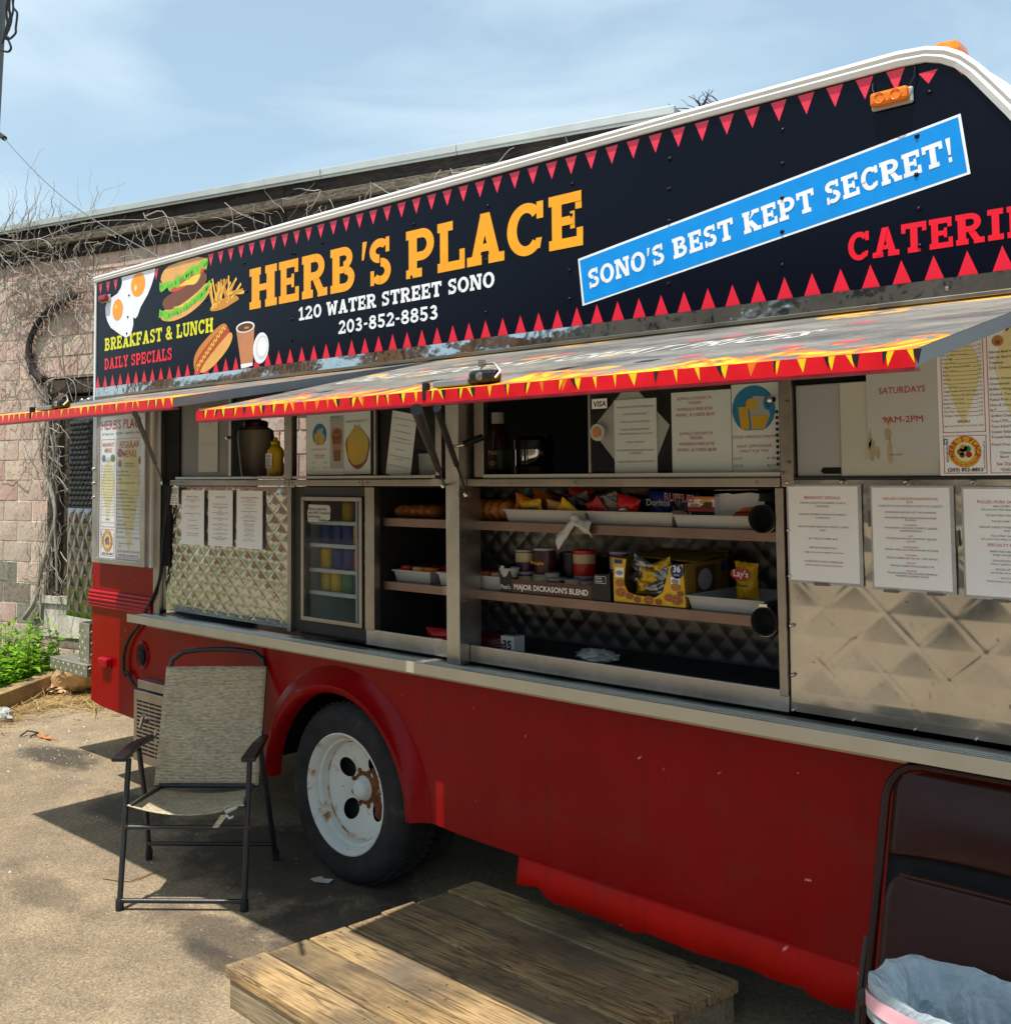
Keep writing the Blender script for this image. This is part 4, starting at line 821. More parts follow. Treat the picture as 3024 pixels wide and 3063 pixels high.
# rear door standing open with quilted skin, steps, hatch
DY = .15
quilt(-3.03,-2.42,.865,1.525,DY-.014,.11,.16,.0105,18,'door steel','rear_door_skin',.003)
m = MB(); m.box(-3.032,-2.40,DY-.010,DY+.02,.862,2.07); dr = T(m, 'rear_door', 'dark frame')
m = MB(); rrr = random.Random(5)
for i in range(11):
    for j in range(17):
        x = -3.0+i*.052+(j % 2)*.026; z = 1.55+j*.031; m.blob((x, DY-.012, z), (.022,.012,.014), 0, .2, 3, 8, 5, i*17+j)
T(m, 'ribbed_mat', 'black rubber', dr, kind='stuff')
def treadplate(name, x0, x1, y0, y1, z0, z1):
    m = MB(); m.box(x0,x1,y0,y1,z0,z1); o = T(m, name, 'tread plate', bevel=.004)
    m = MB(); p = .034
    def face(O, U, V, N, lu, lv):
        for i in range(int(lu/p)):
            for j in range(max(1, int(lv/p))):
                c = O+U*((i+.5)*p)+V*((j+.5)*p if lv > p else lv/2); d = (U+V).normalized() if (i+j) % 2 else (U-V).normalized(); e = d.cross(N)
                m.hexa([c-d*.012-e*.001, c-e*.003, c+d*.012+e*.001, c+e*.003, c-d*.008+N*.0016, c-e*.001+N*.0024, c+d*.008+N*.0016, c+e*.001+N*.0024])
    X_, Y_, Z_ = Vector((1,0,0)), Vector((0,1,0)), Vector((0,0,1))
    face(Vector((x0,y0,z0)), X_, Z_, -Y_, x1-x0, z1-z0); face(Vector((x1,y0,z0)), Y_, Z_, X_, y1-y0, z1-z0); pass
    T(m, 'tread_pattern', 'tread plate', o, kind='stuff'); return o
treadplate('rear_step', -3.19,-2.70,.11,.75,.525,.598); treadplate('rear_step', -2.87,-2.74,.14,.75,.60,.835)
m = MB(); m.box(-2.70,-2.42,.3,.7,.46,.52); T(m, 'step_bracket', 'dark void')
m = MB(); m.prism([(-2.42,2.19),(-2.77,2.135),(-2.77,2.125),(-2.42,2.168)], .0, 1.9); T(m, 'rear_hatch', 'awning underside')
m = MB()
for x in (-2.5,-2.58): m.lathe([(0,-.008),(.012,-.006),(.016,0)], (x,0,2.162), 'y', 10)
T(m, 'hatch_bolts', 'aged aluminium', kind='stuff')
# ------------------------------------------------------------------ menu case at the rear corner
mc = MB(); y0, yb = -.050, -.002
X0, X1, Z0, Z1 = -2.335,-1.755,1.238,2.085
mc.box(X0,X0+.045,y0,yb,Z0,Z1); mc.box(X1-.045,X1,y0,yb,Z0,Z1); mc.box(X0+.045,X1-.045,y0,yb,Z0,Z0+.028); mc.box(X0+.045,X1-.045,y0,yb,Z1-.028,Z1); case = T(mc, 'menu_case', al, bevel=.003)
m = MB(); m.box(X0+.045,X1-.045,y0+.006,y0+.009,Z0+.028,Z1-.028); T(m, 'case_glass', 'case glass', case)
m = MB(); m.box(-1.755,-1.737,-.02,-.001,1.235,2.1); T(m, 'case_edge', 'white paint', case)
m = MB()
for z in (1.60,1.68,1.76): m.lathe([(0,-.010),(.008,-.008),(.010,0)], (X0+.018,y0,z), 'y', 10)
T(m, 'case_lock', 'chrome', case)
INK = ['paper','ink ink','ink ink_red','ink ink_orange','ink pale_yellow','ink picture_blue','ink goods' if False else 'ink picture_tan','ink ink_grey','ink picture_yellow','goods green','ink picture_brown']
UX, VZ = Vector((1,0,0)), Vector((0,0,1))
BM_ITEMS = ['Egg on Hard Roll','Cheese','Bacon, Ham or Sausage','Extra Egg','Home Fries','2 Eggs & Toast (w/coffee)','Extra Cheese','Bacon','Sausage','Ham','Corned Hash','2 Egg Omelet with Home Fries','French Toast or Pancakes (3 pc)','Short Stack (2 pcs)','Buttered Hard Roll','Coffee','Tea / Hot Chocolate','Orange / Apple Juice']
RM_ITEMS = ['Sabrett Beef Hot Dog','Sabrett Beef Hot Sausage','Toppings -','Chili, Cheese, Sauerkraut, Onions','','Sirloin Cheeseburger','Cheesesteak Wedge','Buffalo Wings W / French Fries','Chicken Tenders W / French Fries','Pulled Pork with Coleslaw','Ham & Cheese Melt with Tomatoes','BLT','Grilled Cheese & Tomato','Tuna LTM','Tuna Salad Platter','Caesar Salad with Grilled Chicken','Tossed Salad']
def menu_board(mb, x0, x1, z0, z1, y, full=True):
    # one printed board, about .53 wide x .79 high, drawn in fractions of its size
    W, H = x1-x0, z1-z0
    def p(a, b): return Vector((x0+a*W, y, z0+b*H))
    def rect(a, b, c, d, mi, dy=0): mb.poly([p(a,b)+Vector((0,-dy,0)), p(c,b)+Vector((0,-dy,0)), p(c,d)+Vector((0,-dy,0)), p(a,d)+Vector((0,-dy,0))], mi)
    mb.box(x0,x1,y,y+.003,z0,z1,0)
    def wr(t, a, b, h, mi, al_='l', w=None, bold=.0): write(mb, t, p(a, b)+Vector((0,-.0012,0)), UX, VZ, h*H, mi, al_, None if w is None else w*W, bold)
    wr("HERB'S PLACE", .5, .905, .068, 2, 'c', .94, .012); wr('120 Water Street  -  852-8853  -  Catering Upon Request', .5, .865, .017, 1, 'c', .92)
    for a, b, c, d in ((.03,.215,.36,.835),(.03,.01,.36,.20),(.385,.01,.97,.835)):
        for q in ((a,b,c,b+.003),(a,d-.003,c,d),(a,b,a+.005,d),(c-.005,b,c,d)): rect(*q, 2, .0006)
    # pale yellow drips behind the lists
    for cx, hw, zt, zb in ((.195,.145,.66,.27),(.68,.24,.74,.07)):
        pts = [(cx+hw*q, zt-.02-(zt-zb)*t) for q, t in ((-.3,-.12),(-.75,.06),(-1,.28),(-.8,.48),(-.4,.75),(-.12,.94),(0,1.0),(.12,.94),(.4,.75),(.8,.48),(1,.28),(.75,.06),(.3,-.12))]
        mb.poly([p(a, b)+Vector((0,-.0005,0)) for a, b in pts], 4)
    wr('BREAKFAST', .195, .785, .030, 3, 'c', .27, .012); wr('MENU', .195, .742, .034, 3, 'c', .17, .012)
    wr('REGULAR', .68, .770, .048, 3, 'c', .44, .012); wr('MENU', .68, .705, .048, 3, 'c', .30, .012)
    # little pictures
    for (cx, cz, mi) in ((.09,.70,5),(.30,.70,9),(.47,.66,6),(.92,.68,6)):
        mb.poly([p(cx+.045*cos(t)*(1.2 if mi == 9 else 1), cz+.028*sin(t))+Vector((0,-.0008,0)) for t in (2*pi*i/12 for i in range(12))], mi)
        mb.poly([p(cx+.022*cos(t), cz-.006+.012*sin(t))+Vector((0,-.0010,0)) for t in (2*pi*i/10 for i in range(10))], 2 if mi == 5 else 10)
    mb.poly([p(.47+.055*cos(t), .735+.030*sin(t))+Vector((0,-.0009,0)) for t in (2*pi*i/16 for i in range(16))], 2)
    wr('Since', .47, .738, .012, 0, 'c'); wr('1995', .47, .720, .012, 0, 'c')
    wr('Served', .195, .70, .009, 1, 'c'); wr('Monday - Saturday', .195, .688, .009, 1, 'c'); wr('Served All Day', .195, .676, .009, 1, 'c')
    wr('Monday-Saturday', .68, .655, .013, 1, 'c'); wr('7:30 AM to 2:00 PM', .68, .635, .013, 1, 'c')
    for i, t in enumerate(BM_ITEMS):
        z = .645-i*.0205; wr(t, .045, z, .0095, 1, 'l'); a0 = .045+len(t)*.0098*.9+.01
        rect(min(a0,.27), z-.001, .31, z+.001, 7, .0008); wr('%d.%02d' % (1+i*7 % 6, (i*25) % 100), .345, z, .0095, 1, 'r')
    wr('SPECIALS', .195, .265, .011, 1, 'c', None, .02); wr('Eggs, Meat, Home Fries, Toast & Coffee   $7.00', .195, .245, .0085, 1, 'c', .30)
    for i, t in enumerate(RM_ITEMS):
        z = .600-i*.0262; wr(t, .40, z, .0135, 1, 'l')
        if t and i != 2: rect(min(.40+len(t)*.0155,.86), z-.001, .90, z+.001, 7, .0008); wr('%d.%02d' % (2+i*5 % 7, (i*25) % 100), .955, z, .0125, 1, 'r')
    wr('French Fries $2.00', .40, .145, .0125, 1, 'l'); wr('Onion Rings $3.00', .955, .145, .0125, 1, 'r')
    wr('Cheese or Lettuce w/Tomato', .46, .105, .012, 1, 'l'); wr('Bacon', .46, .085, .012, 1, 'l'); wr('See Daily Specials on Posted Menu', .68, .048, .017, 2, 'c', .5); wr('*DELIVERY BY UBER EATS', .68, .020, .014, 1, 'c', .5)
    c = (.195, .118); 
    for rx, mi, dy in ((.125,2,.0006),(.121,8,.0008),(.082,10,.0010),(.079,4,.0012)): mb.poly([p(c[0]+rx*cos(t), c[1]+rx*W/H*sin(t))+Vector((0,-dy,0)) for t in (2*pi*i/24 for i in range(24))], mi)
    for (a, b, r_, mi) in ((-.03,.0,.03,10),(.03,-.02,.026,2),(-.01,.025,.03,6),(.02,.02,.028,9),(-.02,-.025,.022,7)): mb.poly([p(c[0]+a+r_*cos(t), c[1]+b*.7+r_*.6*sin(t))+Vector((0,-.0014,0)) for t in (2*pi*i/10 for i in range(10))], mi)
    def arcword(t, r, a0, a1, h, mi):
        for i, ch in enumerate(t):
            if ch == ' ': continue
            a = radians(a0+(a1-a0)*(i+.5)/len(t)); up = Vector((cos(a),0,sin(a))) if a0 > a1 else Vector((-cos(a),0,-sin(a))); ri = Vector((up.z,0,-up.x))
            write(mb, ch, p(c[0]+r*cos(a), c[1]+r*W/H*sin(a))+Vector((0,-.0016,0)), ri, up, h*H, mi, 'c', None, .02)
    arcword("HERB'S PLACE", .085, 205, -25, .022, 2); arcword('Catering for All Occasions', .112, 195, 345, .012, 3)
    wr('(203) 852-8853', .195, .020, .018, 1, 'c', .27, .02)
    write(mb, 'Facebook', p(.052, .15)+Vector((0,-.001,0)), -VZ, UX, .016*H, 1, 'l'); rect(.035,.155,.065,.185, 5, .0006); write(mb, 'f', p(.05, .160)+Vector((0,-.001,0)), UX, VZ, .020*H, 0, 'c', None, .03)
    write(mb, 'www.HerbsPlaceNorwalk.net', p(.347, .03)+Vector((0,-.001,0)), VZ, -UX, .009*H, 1, 'l', .14*H)
m = MB(); menu_board(m, -2.285, -1.80, 1.268, 2.055, -.030); T(m, 'menu_board', INK, case)
# right menu board, fastened to the truck wall
m = MB(); W_ = .345
def menu_right(): 
    menu_board(m, 2.326, 2.326+.33, 1.699, 2.235-.01, -.002)
menu_right(); T(m, 'menu_board', INK)
# ------------------------------------------------------------------ awnings
HZT = 2.160
def awning(x0, x1, zo, name, AW):     # zo: lower outer edge
    th = .030; sl = (HZT-th-zo)/AW
    top = lambda y: HZT+sl*y; o_ = MB()
    N = Vector((0,-sl,1)).normalized()
    o_.hexa([(x0,-AW,zo),(x1,-AW,zo),(x1,-.004,HZT-th),(x0,-.004,HZT-th),(x0,-AW,zo+th),(x1,-AW,zo+th),(x1,-.004,HZT),(x0,-.004,HZT)]); a = T(o_, name, 'awning underside')
    m = MB(); m.poly([(x0,-AW,zo+th+.0006),(x1,-AW,zo+th+.0006),(x1,-.005,HZT+.0006),(x0,-.005,HZT+.0006)]); T(m, 'top_print', 'worn awning print', a)
    rs = random.Random(int(x1*10)+3); m = MB(); y = -AW-.0012
    m.box(x0-.001, x1+.001, -AW-.001, -AW, zo, zo+th, 0)
    x = x0
    while x < x1-.02:
        p_ = rs.uniform(.046,.056); mi = rs.choice([1,1,1,2,1,3]); w_ = rs.uniform(.008,.022); q = rs.uniform(-.010,.010)
        m.poly([(x+p_-w_/2+q, y, zo+th), (x+p_+w_/2+q, y, zo+th), (x+p_+q*.3, y-.0002, zo+.004)], mi)
        if rs.random() < .5: m.poly([(x+p_-w_*.9+q, y-.0003, zo+th), (x+p_-w_*.3+q, y-.0003, zo+th), (x+p_-w_*.4, y-.0003, zo+.006)], 2 if mi == 1 else 1)
        x += p_
    m.box(x0, x1, -AW-.003, -AW+.02, zo-.006, zo-.0004, 4)
    m.box(x0-.001, x1+.001, -AW, -AW+.012, zo+th-.001, zo+th+.0011, 0)
    T(m, 'edge_print', ['awning edge red','awning yellow','awning black','goods orange','awning edge dark red'], a)
    # faded red blocks of the print
    V = Vector((0,1,sl)).normalized()
    for row, (yc, d) in enumerate(((-.86,.05),(-.40,.05),(-.30,.05))):
        x = x0+.1+row*.06
        while x < x1-.08:
            if rs.random() < (.75, .6, .5)[row]:
                h_ = rs.uniform(.035,.06); m = MB(); p0 = Vector((x, yc, top(yc)+.0014)); m.poly([p0, p0+UX*.055, p0+UX*.06+V*h_, p0+UX*.004+V*h_], 0); T(m, 'block_print', 'awning faded red' if row or rs.random() < .5 else 'awning black', a)
            x += rs.choice([.11,.12,.13])
    return a, sl, V
AW1, AW2 = 1.128, 1.072
a1, s1, V1 = awning(-2.10, .384, 1.9334, 'awning_flap', AW1)
a2, s2, V2 = awning(.426, 2.664, 1.891, 'awning_flap', AW2)
P2 = Vector((0,0,HZT)); N2 = Vector((0,-s2,1)).normalized()
c0, c1 = onp(985,1152,P2,N2), onp(2402,1006,P2,N2)
m = MB(); yb = -.42
write(m, 'GREAT FOOD AT GREAT PRICES', Vector((c0.x, c0.y, HZT+s2*c0.y+.002)), UX, V2, .150, 0, 'l', (c1.x-c0.x), .02, .1, True); T(m, 'lettering', 'awning white', a2)
c3 = onp(640,1157,P2,N2); m = MB(); write(m, 'GREAT FOOD', Vector((-1.6, -.42, HZT+s1*-.42+.002)), UX, V1, .14, 0, 'l', 1.0, .03, .1, True); T(m, 'lettering', 'awning white', a1)
# closing latches lying on the flaps: flat bar, clip over the edge, handle body with bail
def latch(a, xc, sl, V, w, AW):
    top = lambda y: HZT+sl*y
    y = -AW+.03; m = MB(); m.box(xc-w, xc-.03, y-.012, y+.018, top(y)+.002, top(y)+.018); b = T(m, 'latch_bar', 'awning underside', a, bevel=.003)
    m = MB(); m.box(xc-w-.016, xc-w-.004, -AW-.004, -AW+.016, top(-AW)-.022, top(-AW)+.022); T(m, 'edge_clip', 'black plastic', a, bevel=.003)
    m = MB(); m.box(xc-.030, xc+.048, y-.012, y+.030, top(y)+.004, top(y)+.036); l = T(m, 'latch_body', 'black plastic', a, bevel=.010)
    m = MB(); m.tube([(xc-.01,y+.01,top(y)+.034),(xc-.005,y+.02,top(y)+.052),(xc+.03,y+.02,top(y)+.052),(xc+.056,y+.012,top(y)+.030),(xc+.052,y-.003,top(y)+.014)], .0032, 8); m.lathe([(0,-.004),(.009,-.003),(.011,.004)], (xc+.01,y-.013,top(y)+.020), 'y', 14); m.box(xc-.012,xc+.0,y+.008,y+.022,top(y)+.046,top(y)+.062); T(m, 'latch_bail', 'aged aluminium', l)
pl = at(*t0(470,610), -AW1+.03); latch(a1, pl.x, s1, V1, .15, AW1)
pr_ = at(*t8(1730,400), -AW2+.03); latch(a2, pr_.x, s2, V2, .15, AW2)
# gas struts
def strut(low, up, split, name='gas_strut'):
    low, up = Vector(low), Vector(up); s_ = low.lerp(up, split)
    m = MB(); m.tube([s_, up], .0085, 12); o = T(m, name, 'black plastic'); m = MB(); m.tube([low, s_], .0040, 8); T(m, 'strut_rod', 'dark frame', o)
    m = MB(); m.lathe([(0,-.012),(.010,-.010),(.010,.01)], low, 'y', 10); T(m, 'ball_joint', 'chrome', o)
def under(t, a, b, sl): return onp(*t(a, b), Vector((0,0,HZT-.030)), Vector((0,-sl,1)).normalized())
uL = under(tL, 495, 118, s1); lo = at(*tL(768,790), -.022); strut(lo, uL, .42)
uR = under(tB, 88, 238, s1); strut(at(*tB(247,672), -.02), uR, .42)
uR = under(tB, 203, 232, s2); lo2 = at(*tB(376,722), -.07); strut(lo2, uR, .46)
m = MB(); q0, q1, q2 = at(*tB(268,455), -.16), at(*tB(355,438), -.12), at(*tB(462,395), -.05); m.tube([q0, q1], .006, 8); m.tube([q1, q2], .013, 10, 1); T(m, 'hold_open_lever', ['chrome','black plastic'])
# small vent / heater box with louvres behind the chair, its valve knob
m = MB(); vx0, vx1 = -1.80,-1.50
m.box(vx0,vx1,-.075,-.001,.245,.605); m.box(vx0,vx1,-.055,-.001,.61,.655); vb = T(m, 'louvre_box', 'aged aluminium', bevel=.003)
m = MB()
for i in range(14):
    for j in range(4): m.box(vx0+.035+j*.062, vx0+.088+j*.062, -.0765,-.0752, .29+i*.02, .298+i*.02)
T(m, 'louvre_slots', 'dark void', vb, kind='stuff')
m = MB(); m.tube([at(*tE(375,300), -.10), at(*tE(352,290), -.12)], .010, 10); m.tube([at(*tE(343,268), -.13), at(*tE(322,338), -.13)], [.012,.007], 10); T(m, 'valve_knob', 'chrome', vb)
# ------------------------------------------------------------------ taped sheets and window notices (each a thing of its own)
PM = ['paper','ink ink','ink ink_red','ink ink_blue','ink ink_grey','ink picture_blue','ink picture_yellow','ink picture_tan','ink picture_brown','ink card_yellow','paper_grey','tape grey','clear plastic']
def sheet(name, label, cat, x0, x1, z0, z1, y, lines, group=None, tilt=0, sleeve=False, mat0=0, tapes=(), extra=None, curl=.0):
    m = MB(); W, H = x1-x0, z1-z0; c, s = cos(tilt), sin(tilt); U, V = Vector((c,0,s)), Vector((-s,0,c)); O = Vector((x0,y,z0))
    def p(a, b, d=0): return O+U*(a*W)+V*(b*H)+Vector((0,-d,0))
    if sleeve: m.hexa([p(-.025,-.03,-.0006), p(1.05,-.03,-.0006), p(1.05,-.03,.0), p(-.025,-.03,0), p(-.025,1.02,-.0006), p(1.05,1.02,-.0006), p(1.05,1.02,0), p(-.025,1.02,0)], 12)
    m.hexa([p(0,0,.0002), p(1,0,.0002), p(1,0,.0010), p(0,0,.0010), p(0,1,.0002), p(1,1,.0002), p(1,1,.0010), p(0,1,.0010)], mat0)
    for t, b, h, mi, *w in lines:
        write(m, t, p(w[1] if len(w) > 1 else .5, b, .0016), U, V, h, mi, w[2] if len(w) > 2 else 'c', w[0]*W if w and w[0] else None, .0)
    for a, b, w_, h_ in tapes: m.poly([p(a,b,.0014), p(a+w_,b,.0014), p(a+w_,b+h_,.0014), p(a,b+h_,.0014)], 11)
    if extra: extra(m, p, U, V)
    used = sorted(set(m.mi)); m.mi = [used.index(i) for i in m.mi]
    o = m.build(name, [PM[i] for i in used]); return tag(o, label, cat, group)
L1 = [('BREAKFAST SPECIALS',.865,.0085,2),('WESTERN OMLETTE W/HOMEFRIES, TOAST &',.815,.0050,1),('COFFEE $8.00',.780,.0050,1),('PANCAKE OR FRENCH W/CHOICE OF MEAT &',.695,.0050,1),('COFFEE $7.00',.658,.0050,1),('GRILLED CHEESE W/BACON & TOMATO, COFFEE',.565,.0050,1),('$6.00',.530,.0050,1),('BLT W/EGG & COFFEE  $6.50',.440,.0050,1),('BREAKFAST BURRITO $4.75',.345,.0050,1),('2 eggs, meat, onions & peppers, home fries',.298,.0050,1),('PULLED PORK W/EGG & CHEESE $6.00',.200,.0050,1),('(MEATS: BACON, SAUSAGE OR HAM)',.160,.0050,2)]
L2 = [('GRILLED CHICKEN SANDWICHS',.875,.0075,2),('$7.99',.845,.0055,2),('*CREATE YOUR OWN BUT DON\'T GO CRAZY!!',.805,.0060,3),('W/CHEDDAR, BACON, LET, TOM, & ONIONS',.745,.0050,1),('W/ROASTED PEPPERS, PROVOLONE & HONEY',.690,.0050,1),('MUSTARD',.668,.0046,1),('CALIFORNIA',.620,.0046,2),('W/CHEDDAR, AVOCADO, TOMATO, GRILLED',.590,.0050,1),('ONIONS & RANCH',.562,.0050,1),('ALPS',.512,.0045,2),('W/CHEDDAR, BACON, AVOCADO, GRILLED',.485,.0050,1),('ONIONS',.458,.0046,1),('CORDON BLEU',.402,.0045,2),('W/HAM, SWISS, LET, TOM, & HONEY MUSTARD',.374,.0050,1),('MONTEREY',.322,.0045,2),('W/JACK CHEESE, BACON, LET, TOM, RANCH',.292,.0050,1),('DELIGHT',.245,.0045,2),('W/SWISS CHEESE, PROVOLONE & LTM',.215,.0050,1),('BAHAMAS',.168,.0045,2),('W/HAM, PROVOLONE, ROASTED PEPPERS &',.142,.0050,1),('PINEAPPLE JALAPENO SAUCE',.115,.0050,1)]
L3 = [('PULLED PORK SANDWICHES',.865,.0080,2),('BBQ COMBO $10.00',.830,.0050,1),('Pull pork, jerk chick, Sausage, Mac & Cheese',.800,.0050,1),('PULLED PORK W/MAC & CHEESE',.745,.0050,1),('PULLED PORK W/SLAW',.690,.0050,1),('GRILLED CHEESE STUFFED W/PULLED PORK',.635,.0050,1),('$6.50',.605,.0046,1),('PULL PORK CUBAN $7.50',.555,.0050,1),('Jerk, pork meat w/ham, swiss, pickle, mustard',.525,.0050,1),('SPECIALTY BURGERS',.465,.0078,2),('HERBS PIGGY BACK BURGER',.410,.0050,1),('Burger w/cheddar, P pork',.380,.0050,1),('GORGONZOLA BURGER',.325,.0050,1),('w/bacon, grilled onions, tomato',.295,.0050,1),('JACKED UP BURGER',.245,.0050,1),('jack cheese, bacon, mushrooms',.215,.0050,1),('PATTY MELT',.165,.0050,1),('Grilled cheese on rye w/burger, onions',.135,.0050,1)]
sheet('menu_sheet','laminated BREAKFAST SPECIALS sheet on the stainless panel just right of the open display case','menu sheet',1.887,2.097,1.397,1.670,-.0045,L1,'menu sheets on the right panel',tapes=((.35,-.045,.22,.035),),sleeve=True)
sheet('menu_sheet','laminated grilled chicken sheet with one blue line, middle of the right stainless panel','menu sheet',2.138,2.348,1.393,1.667,-.0045,L2,'menu sheets on the right panel',tapes=((.12,-.05,.2,.03),(.68,-.05,.2,.03),(-.06,.60,.03,.16)),sleeve=True)
sheet('menu_sheet','laminated pulled pork sheet cut off by the right edge of the photo','menu sheet',2.383,2.594,1.388,1.664,-.0045,L3,'menu sheets on the right panel',tapes=((.3,-.05,.2,.03),(-.10,.45,.03,.15)),sleeve=True)
small = lambda L: [(t,b,h*.98,mi) for t,b,h,mi in L]
sheet('menu_sheet','white menu sheet, leftmost of three on the quilted panel left of the refrigerator','menu sheet',-1.460,-1.250,1.371,1.645,-.0060,small(L1),'menu sheets on the left panel')
L4 = [('PANINI SPECIALS',.865,.0085,2)]+[(t,b,h,mi) for t,b,h,mi in L2[3:]]
sheet('menu_sheet','white menu sheet, middle one of three on the left quilted panel','menu sheet',-1.212,-1.000,1.373,1.645,-.0060,small(L4),'menu sheets on the left panel')
sheet('menu_sheet','white menu sheet nearest the refrigerator on the left quilted panel','menu sheet',-.966,-.755,1.372,1.644,-.0060,small(L3),'menu sheets on the left panel')
def st_extra(m, p, U, V):
    for a, b, c, d in ((.08,.60,.92,.95),): m.poly([p(a,b,.0012),p(c,b,.0012),p(c,d,.0012),p(a,d,.0012)], 10)
    m.poly([p(.15,.78,.0016),p(.28,.90,.0016),p(.41,.78,.0016),p(.28,.66,.0016)], 1); m.poly([p(.21,.78,.0018),p(.28,.84,.0018),p(.35,.78,.0018),p(.28,.72,.0018)], 10)
sheet('inspection_sticker','small grey and white sticker with a black diamond under the left window corner','sticker',-1.560,-1.474,1.569,1.661,-.0165,[('PLEASE',.44,.008,1,.7),('CHECK YOUR ORDER',.32,.009,1,.84),('THANK YOU',.20,.009,1,.7),('NO REFUNDS GIVEN',.07,.009,1,.84)],extra=st_extra)
n1_ = MB(); pts = [(-.416,1.508),(-.30,1.512),(-.262,1.522),(-.258,1.572),(-.268,1.584),(-.41,1.586),(-.42,1.55)]
n1_.prism(pts, -.0032, -.0022, 0)
for t, b, w_ in (('Please push the',1.562,.14),('door SHUT. It bounces',1.545,.15),('back open.',1.529,.09),('Thanks',1.514,.07)):
    write(n1_, t, Vector((-.412 if t != 'Thanks' else -.345, -.0038, b)), UX, VZ, .0115, 1, 'l', w_, .012, .15)
tag(n1_.build('handwritten_note', ['paper_grey','ink ink']), 'torn paper note with handwriting asking to push the refrigerator door shut', 'note')
WL = [('W/MELTED PROV., MUSH. & ONIONS $6.50',.885,.0095,1,.86),('CHICKEN CAESAR WRAP $5.50',.79,.0095,1,.55),('TURKEY BLT W/CHIPS & SODA $7.50',.685,.0095,1,.68),('CHICKEN TENDERS SANDWICH $6.75',.582,.0095,1,.68),('Substitutions w/cheddar, bacon, let, Tom, Ranch',.525,.0085,1,.8),('ITALIAN COMBO $6.75',.41,.0095,1,.42),('BACON BURGER W/CHEDDAR, BACON, ONIONS',.30,.0095,1,.86),('& CHILI $5.50',.26,.0095,1,.28),('GRILLED CHEESE W/BACON & TOMATO $4.50',.145,.0095,1,.86)]
sheet('window_notice','white sandwich price sheet hanging straight behind the glass right of the VISA sticker','window notice',1.236,1.408,1.712,1.960,.030,WL,'notices in the windows',sleeve=False)
sheet('window_notice','white sandwich price sheet hanging crooked behind the glass between the struts','window notice',.055,.205,1.719,1.985,.040,WL,'notices in the windows',tilt=-.17)
def diamond(m): pass
dm = MB(); dm.prism([(1.135,1.865),(1.262,1.725),(1.265,1.712),(1.38,1.712),(1.455,1.868),(1.30,2.02)], .0335, .0345); tag(dm.build('paper_square', ['paper_grey']), 'pale paper turned on its corner behind the straight price sheet', 'paper')
BF = [('BUFFALO CHICKEN OR',.90,.0125,2,.58,.40),('TENDERS',.845,.0125,2,.22,.40),('W/FRENCH FRIES $7.00',.765,.0125,2,.60,.40),('W/MAC. & CHEESE $8.00',.695,.0125,2,.66,.40),('BUFFALO CHICKEN OR',.465,.0125,2,.56,.42),('TENDERS',.41,.0125,2,.22,.42),('W/FRENCH FRIES $7.00',.335,.0125,2,.60,.42),('W/MAC. & CHEESE $8.00',.262,.0125,2,.66,.42)]
sheet('window_notice','wide white notice with red buffalo chicken lines in the right window','window notice',1.466,1.684,1.712,1.972,.030,BF,'notices in the windows',tapes=())
def pitcher(m, p, U, V, cx=.47, cz=.71, r=.46, rz=.27, yel=6):
    C = lambda a, b, d: p(cx+a*r, cz+b*rz, d)
    def e(ca, cb, ra, rb, mi, d, n=20): m.poly([C(ca+ra*cos(t), cb+rb*sin(t), d) for t in (2*pi*i/n for i in range(n))], mi)
    m.poly([C(max(-1, min(1, 1.0*cos(t))), max(-.88, sin(t)), .0014) for t in (2*pi*i/28 for i in range(28))], 5)
    m.poly([C(.0,.55,.0017),C(.62,.5,.0017),C(.75,-.3,.0017),C(.5,-.85,.0017),C(-.1,-.85,.0017),C(-.2,.1,.0017)], 10); e(.68,.25,.22,.32,5,.0020); e(.70,.25,.14,.22,3,.0022)
    m.poly([C(-.08,-.28,.0024),C(.68,-.28,.0024),C(.48,-.84,.0024),C(-.02,-.84,.0024)], 6); m.poly([C(-.70,.12,.0026),C(-.25,.12,.0026),C(-.18,-.84,.0026),C(-.58,-.84,.0026)], 6); e(-.08,.22,.26,.24,6,.0028)
sheet('window_notice','white lemonade and ice tea notice with a blue pitcher picture in the right window','window notice',1.686,1.846,1.712,1.984,.031,[('COLD ARNOLD PALMER',.385,.0090,2,.98,.5),('HALF LEMONADE',.28,.0090,2,.74,.47),('HALF ICE TEA',.225,.0090,2,.6,.47),('16OZ',.145,.0075,4,.2,.12),('$1.85',.145,.0075,4,.2,.82),('24OZ',.062,.0075,4,.2,.12),('$2.75',.062,.0075,4,.2,.82)],'notices in the windows',extra=lambda m,p,U,V: pitcher(m,p,U,V))
def left_ext(m, p, U, V):
    pitcher(m, p, U, V, .36, .66, .19, .19)
    m.poly([p(.64,.10,.0013),p(.99,.10,.0013),p(.99,.96,.0013),p(.64,.96,.0013)], 10)
    def e(cx, cz, rx, rz, mi, d): m.poly([p(cx+rx*cos(t), cz+rz*sin(t), d) for t in (2*pi*i/20 for i in range(20))], mi)
    m.poly([p(.68,.70,.0016),p(.96,.70,.0016),p(.91,.22,.0016),p(.74,.22,.0016)], 8); e(.82,.70,.14,.065,7,.0018); e(.82,.695,.10,.04,8,.0020); m.poly([p(.71,.50,.0019),p(.94,.50,.0019),p(.93,.40,.0019),p(.72,.40,.0019)], 7)
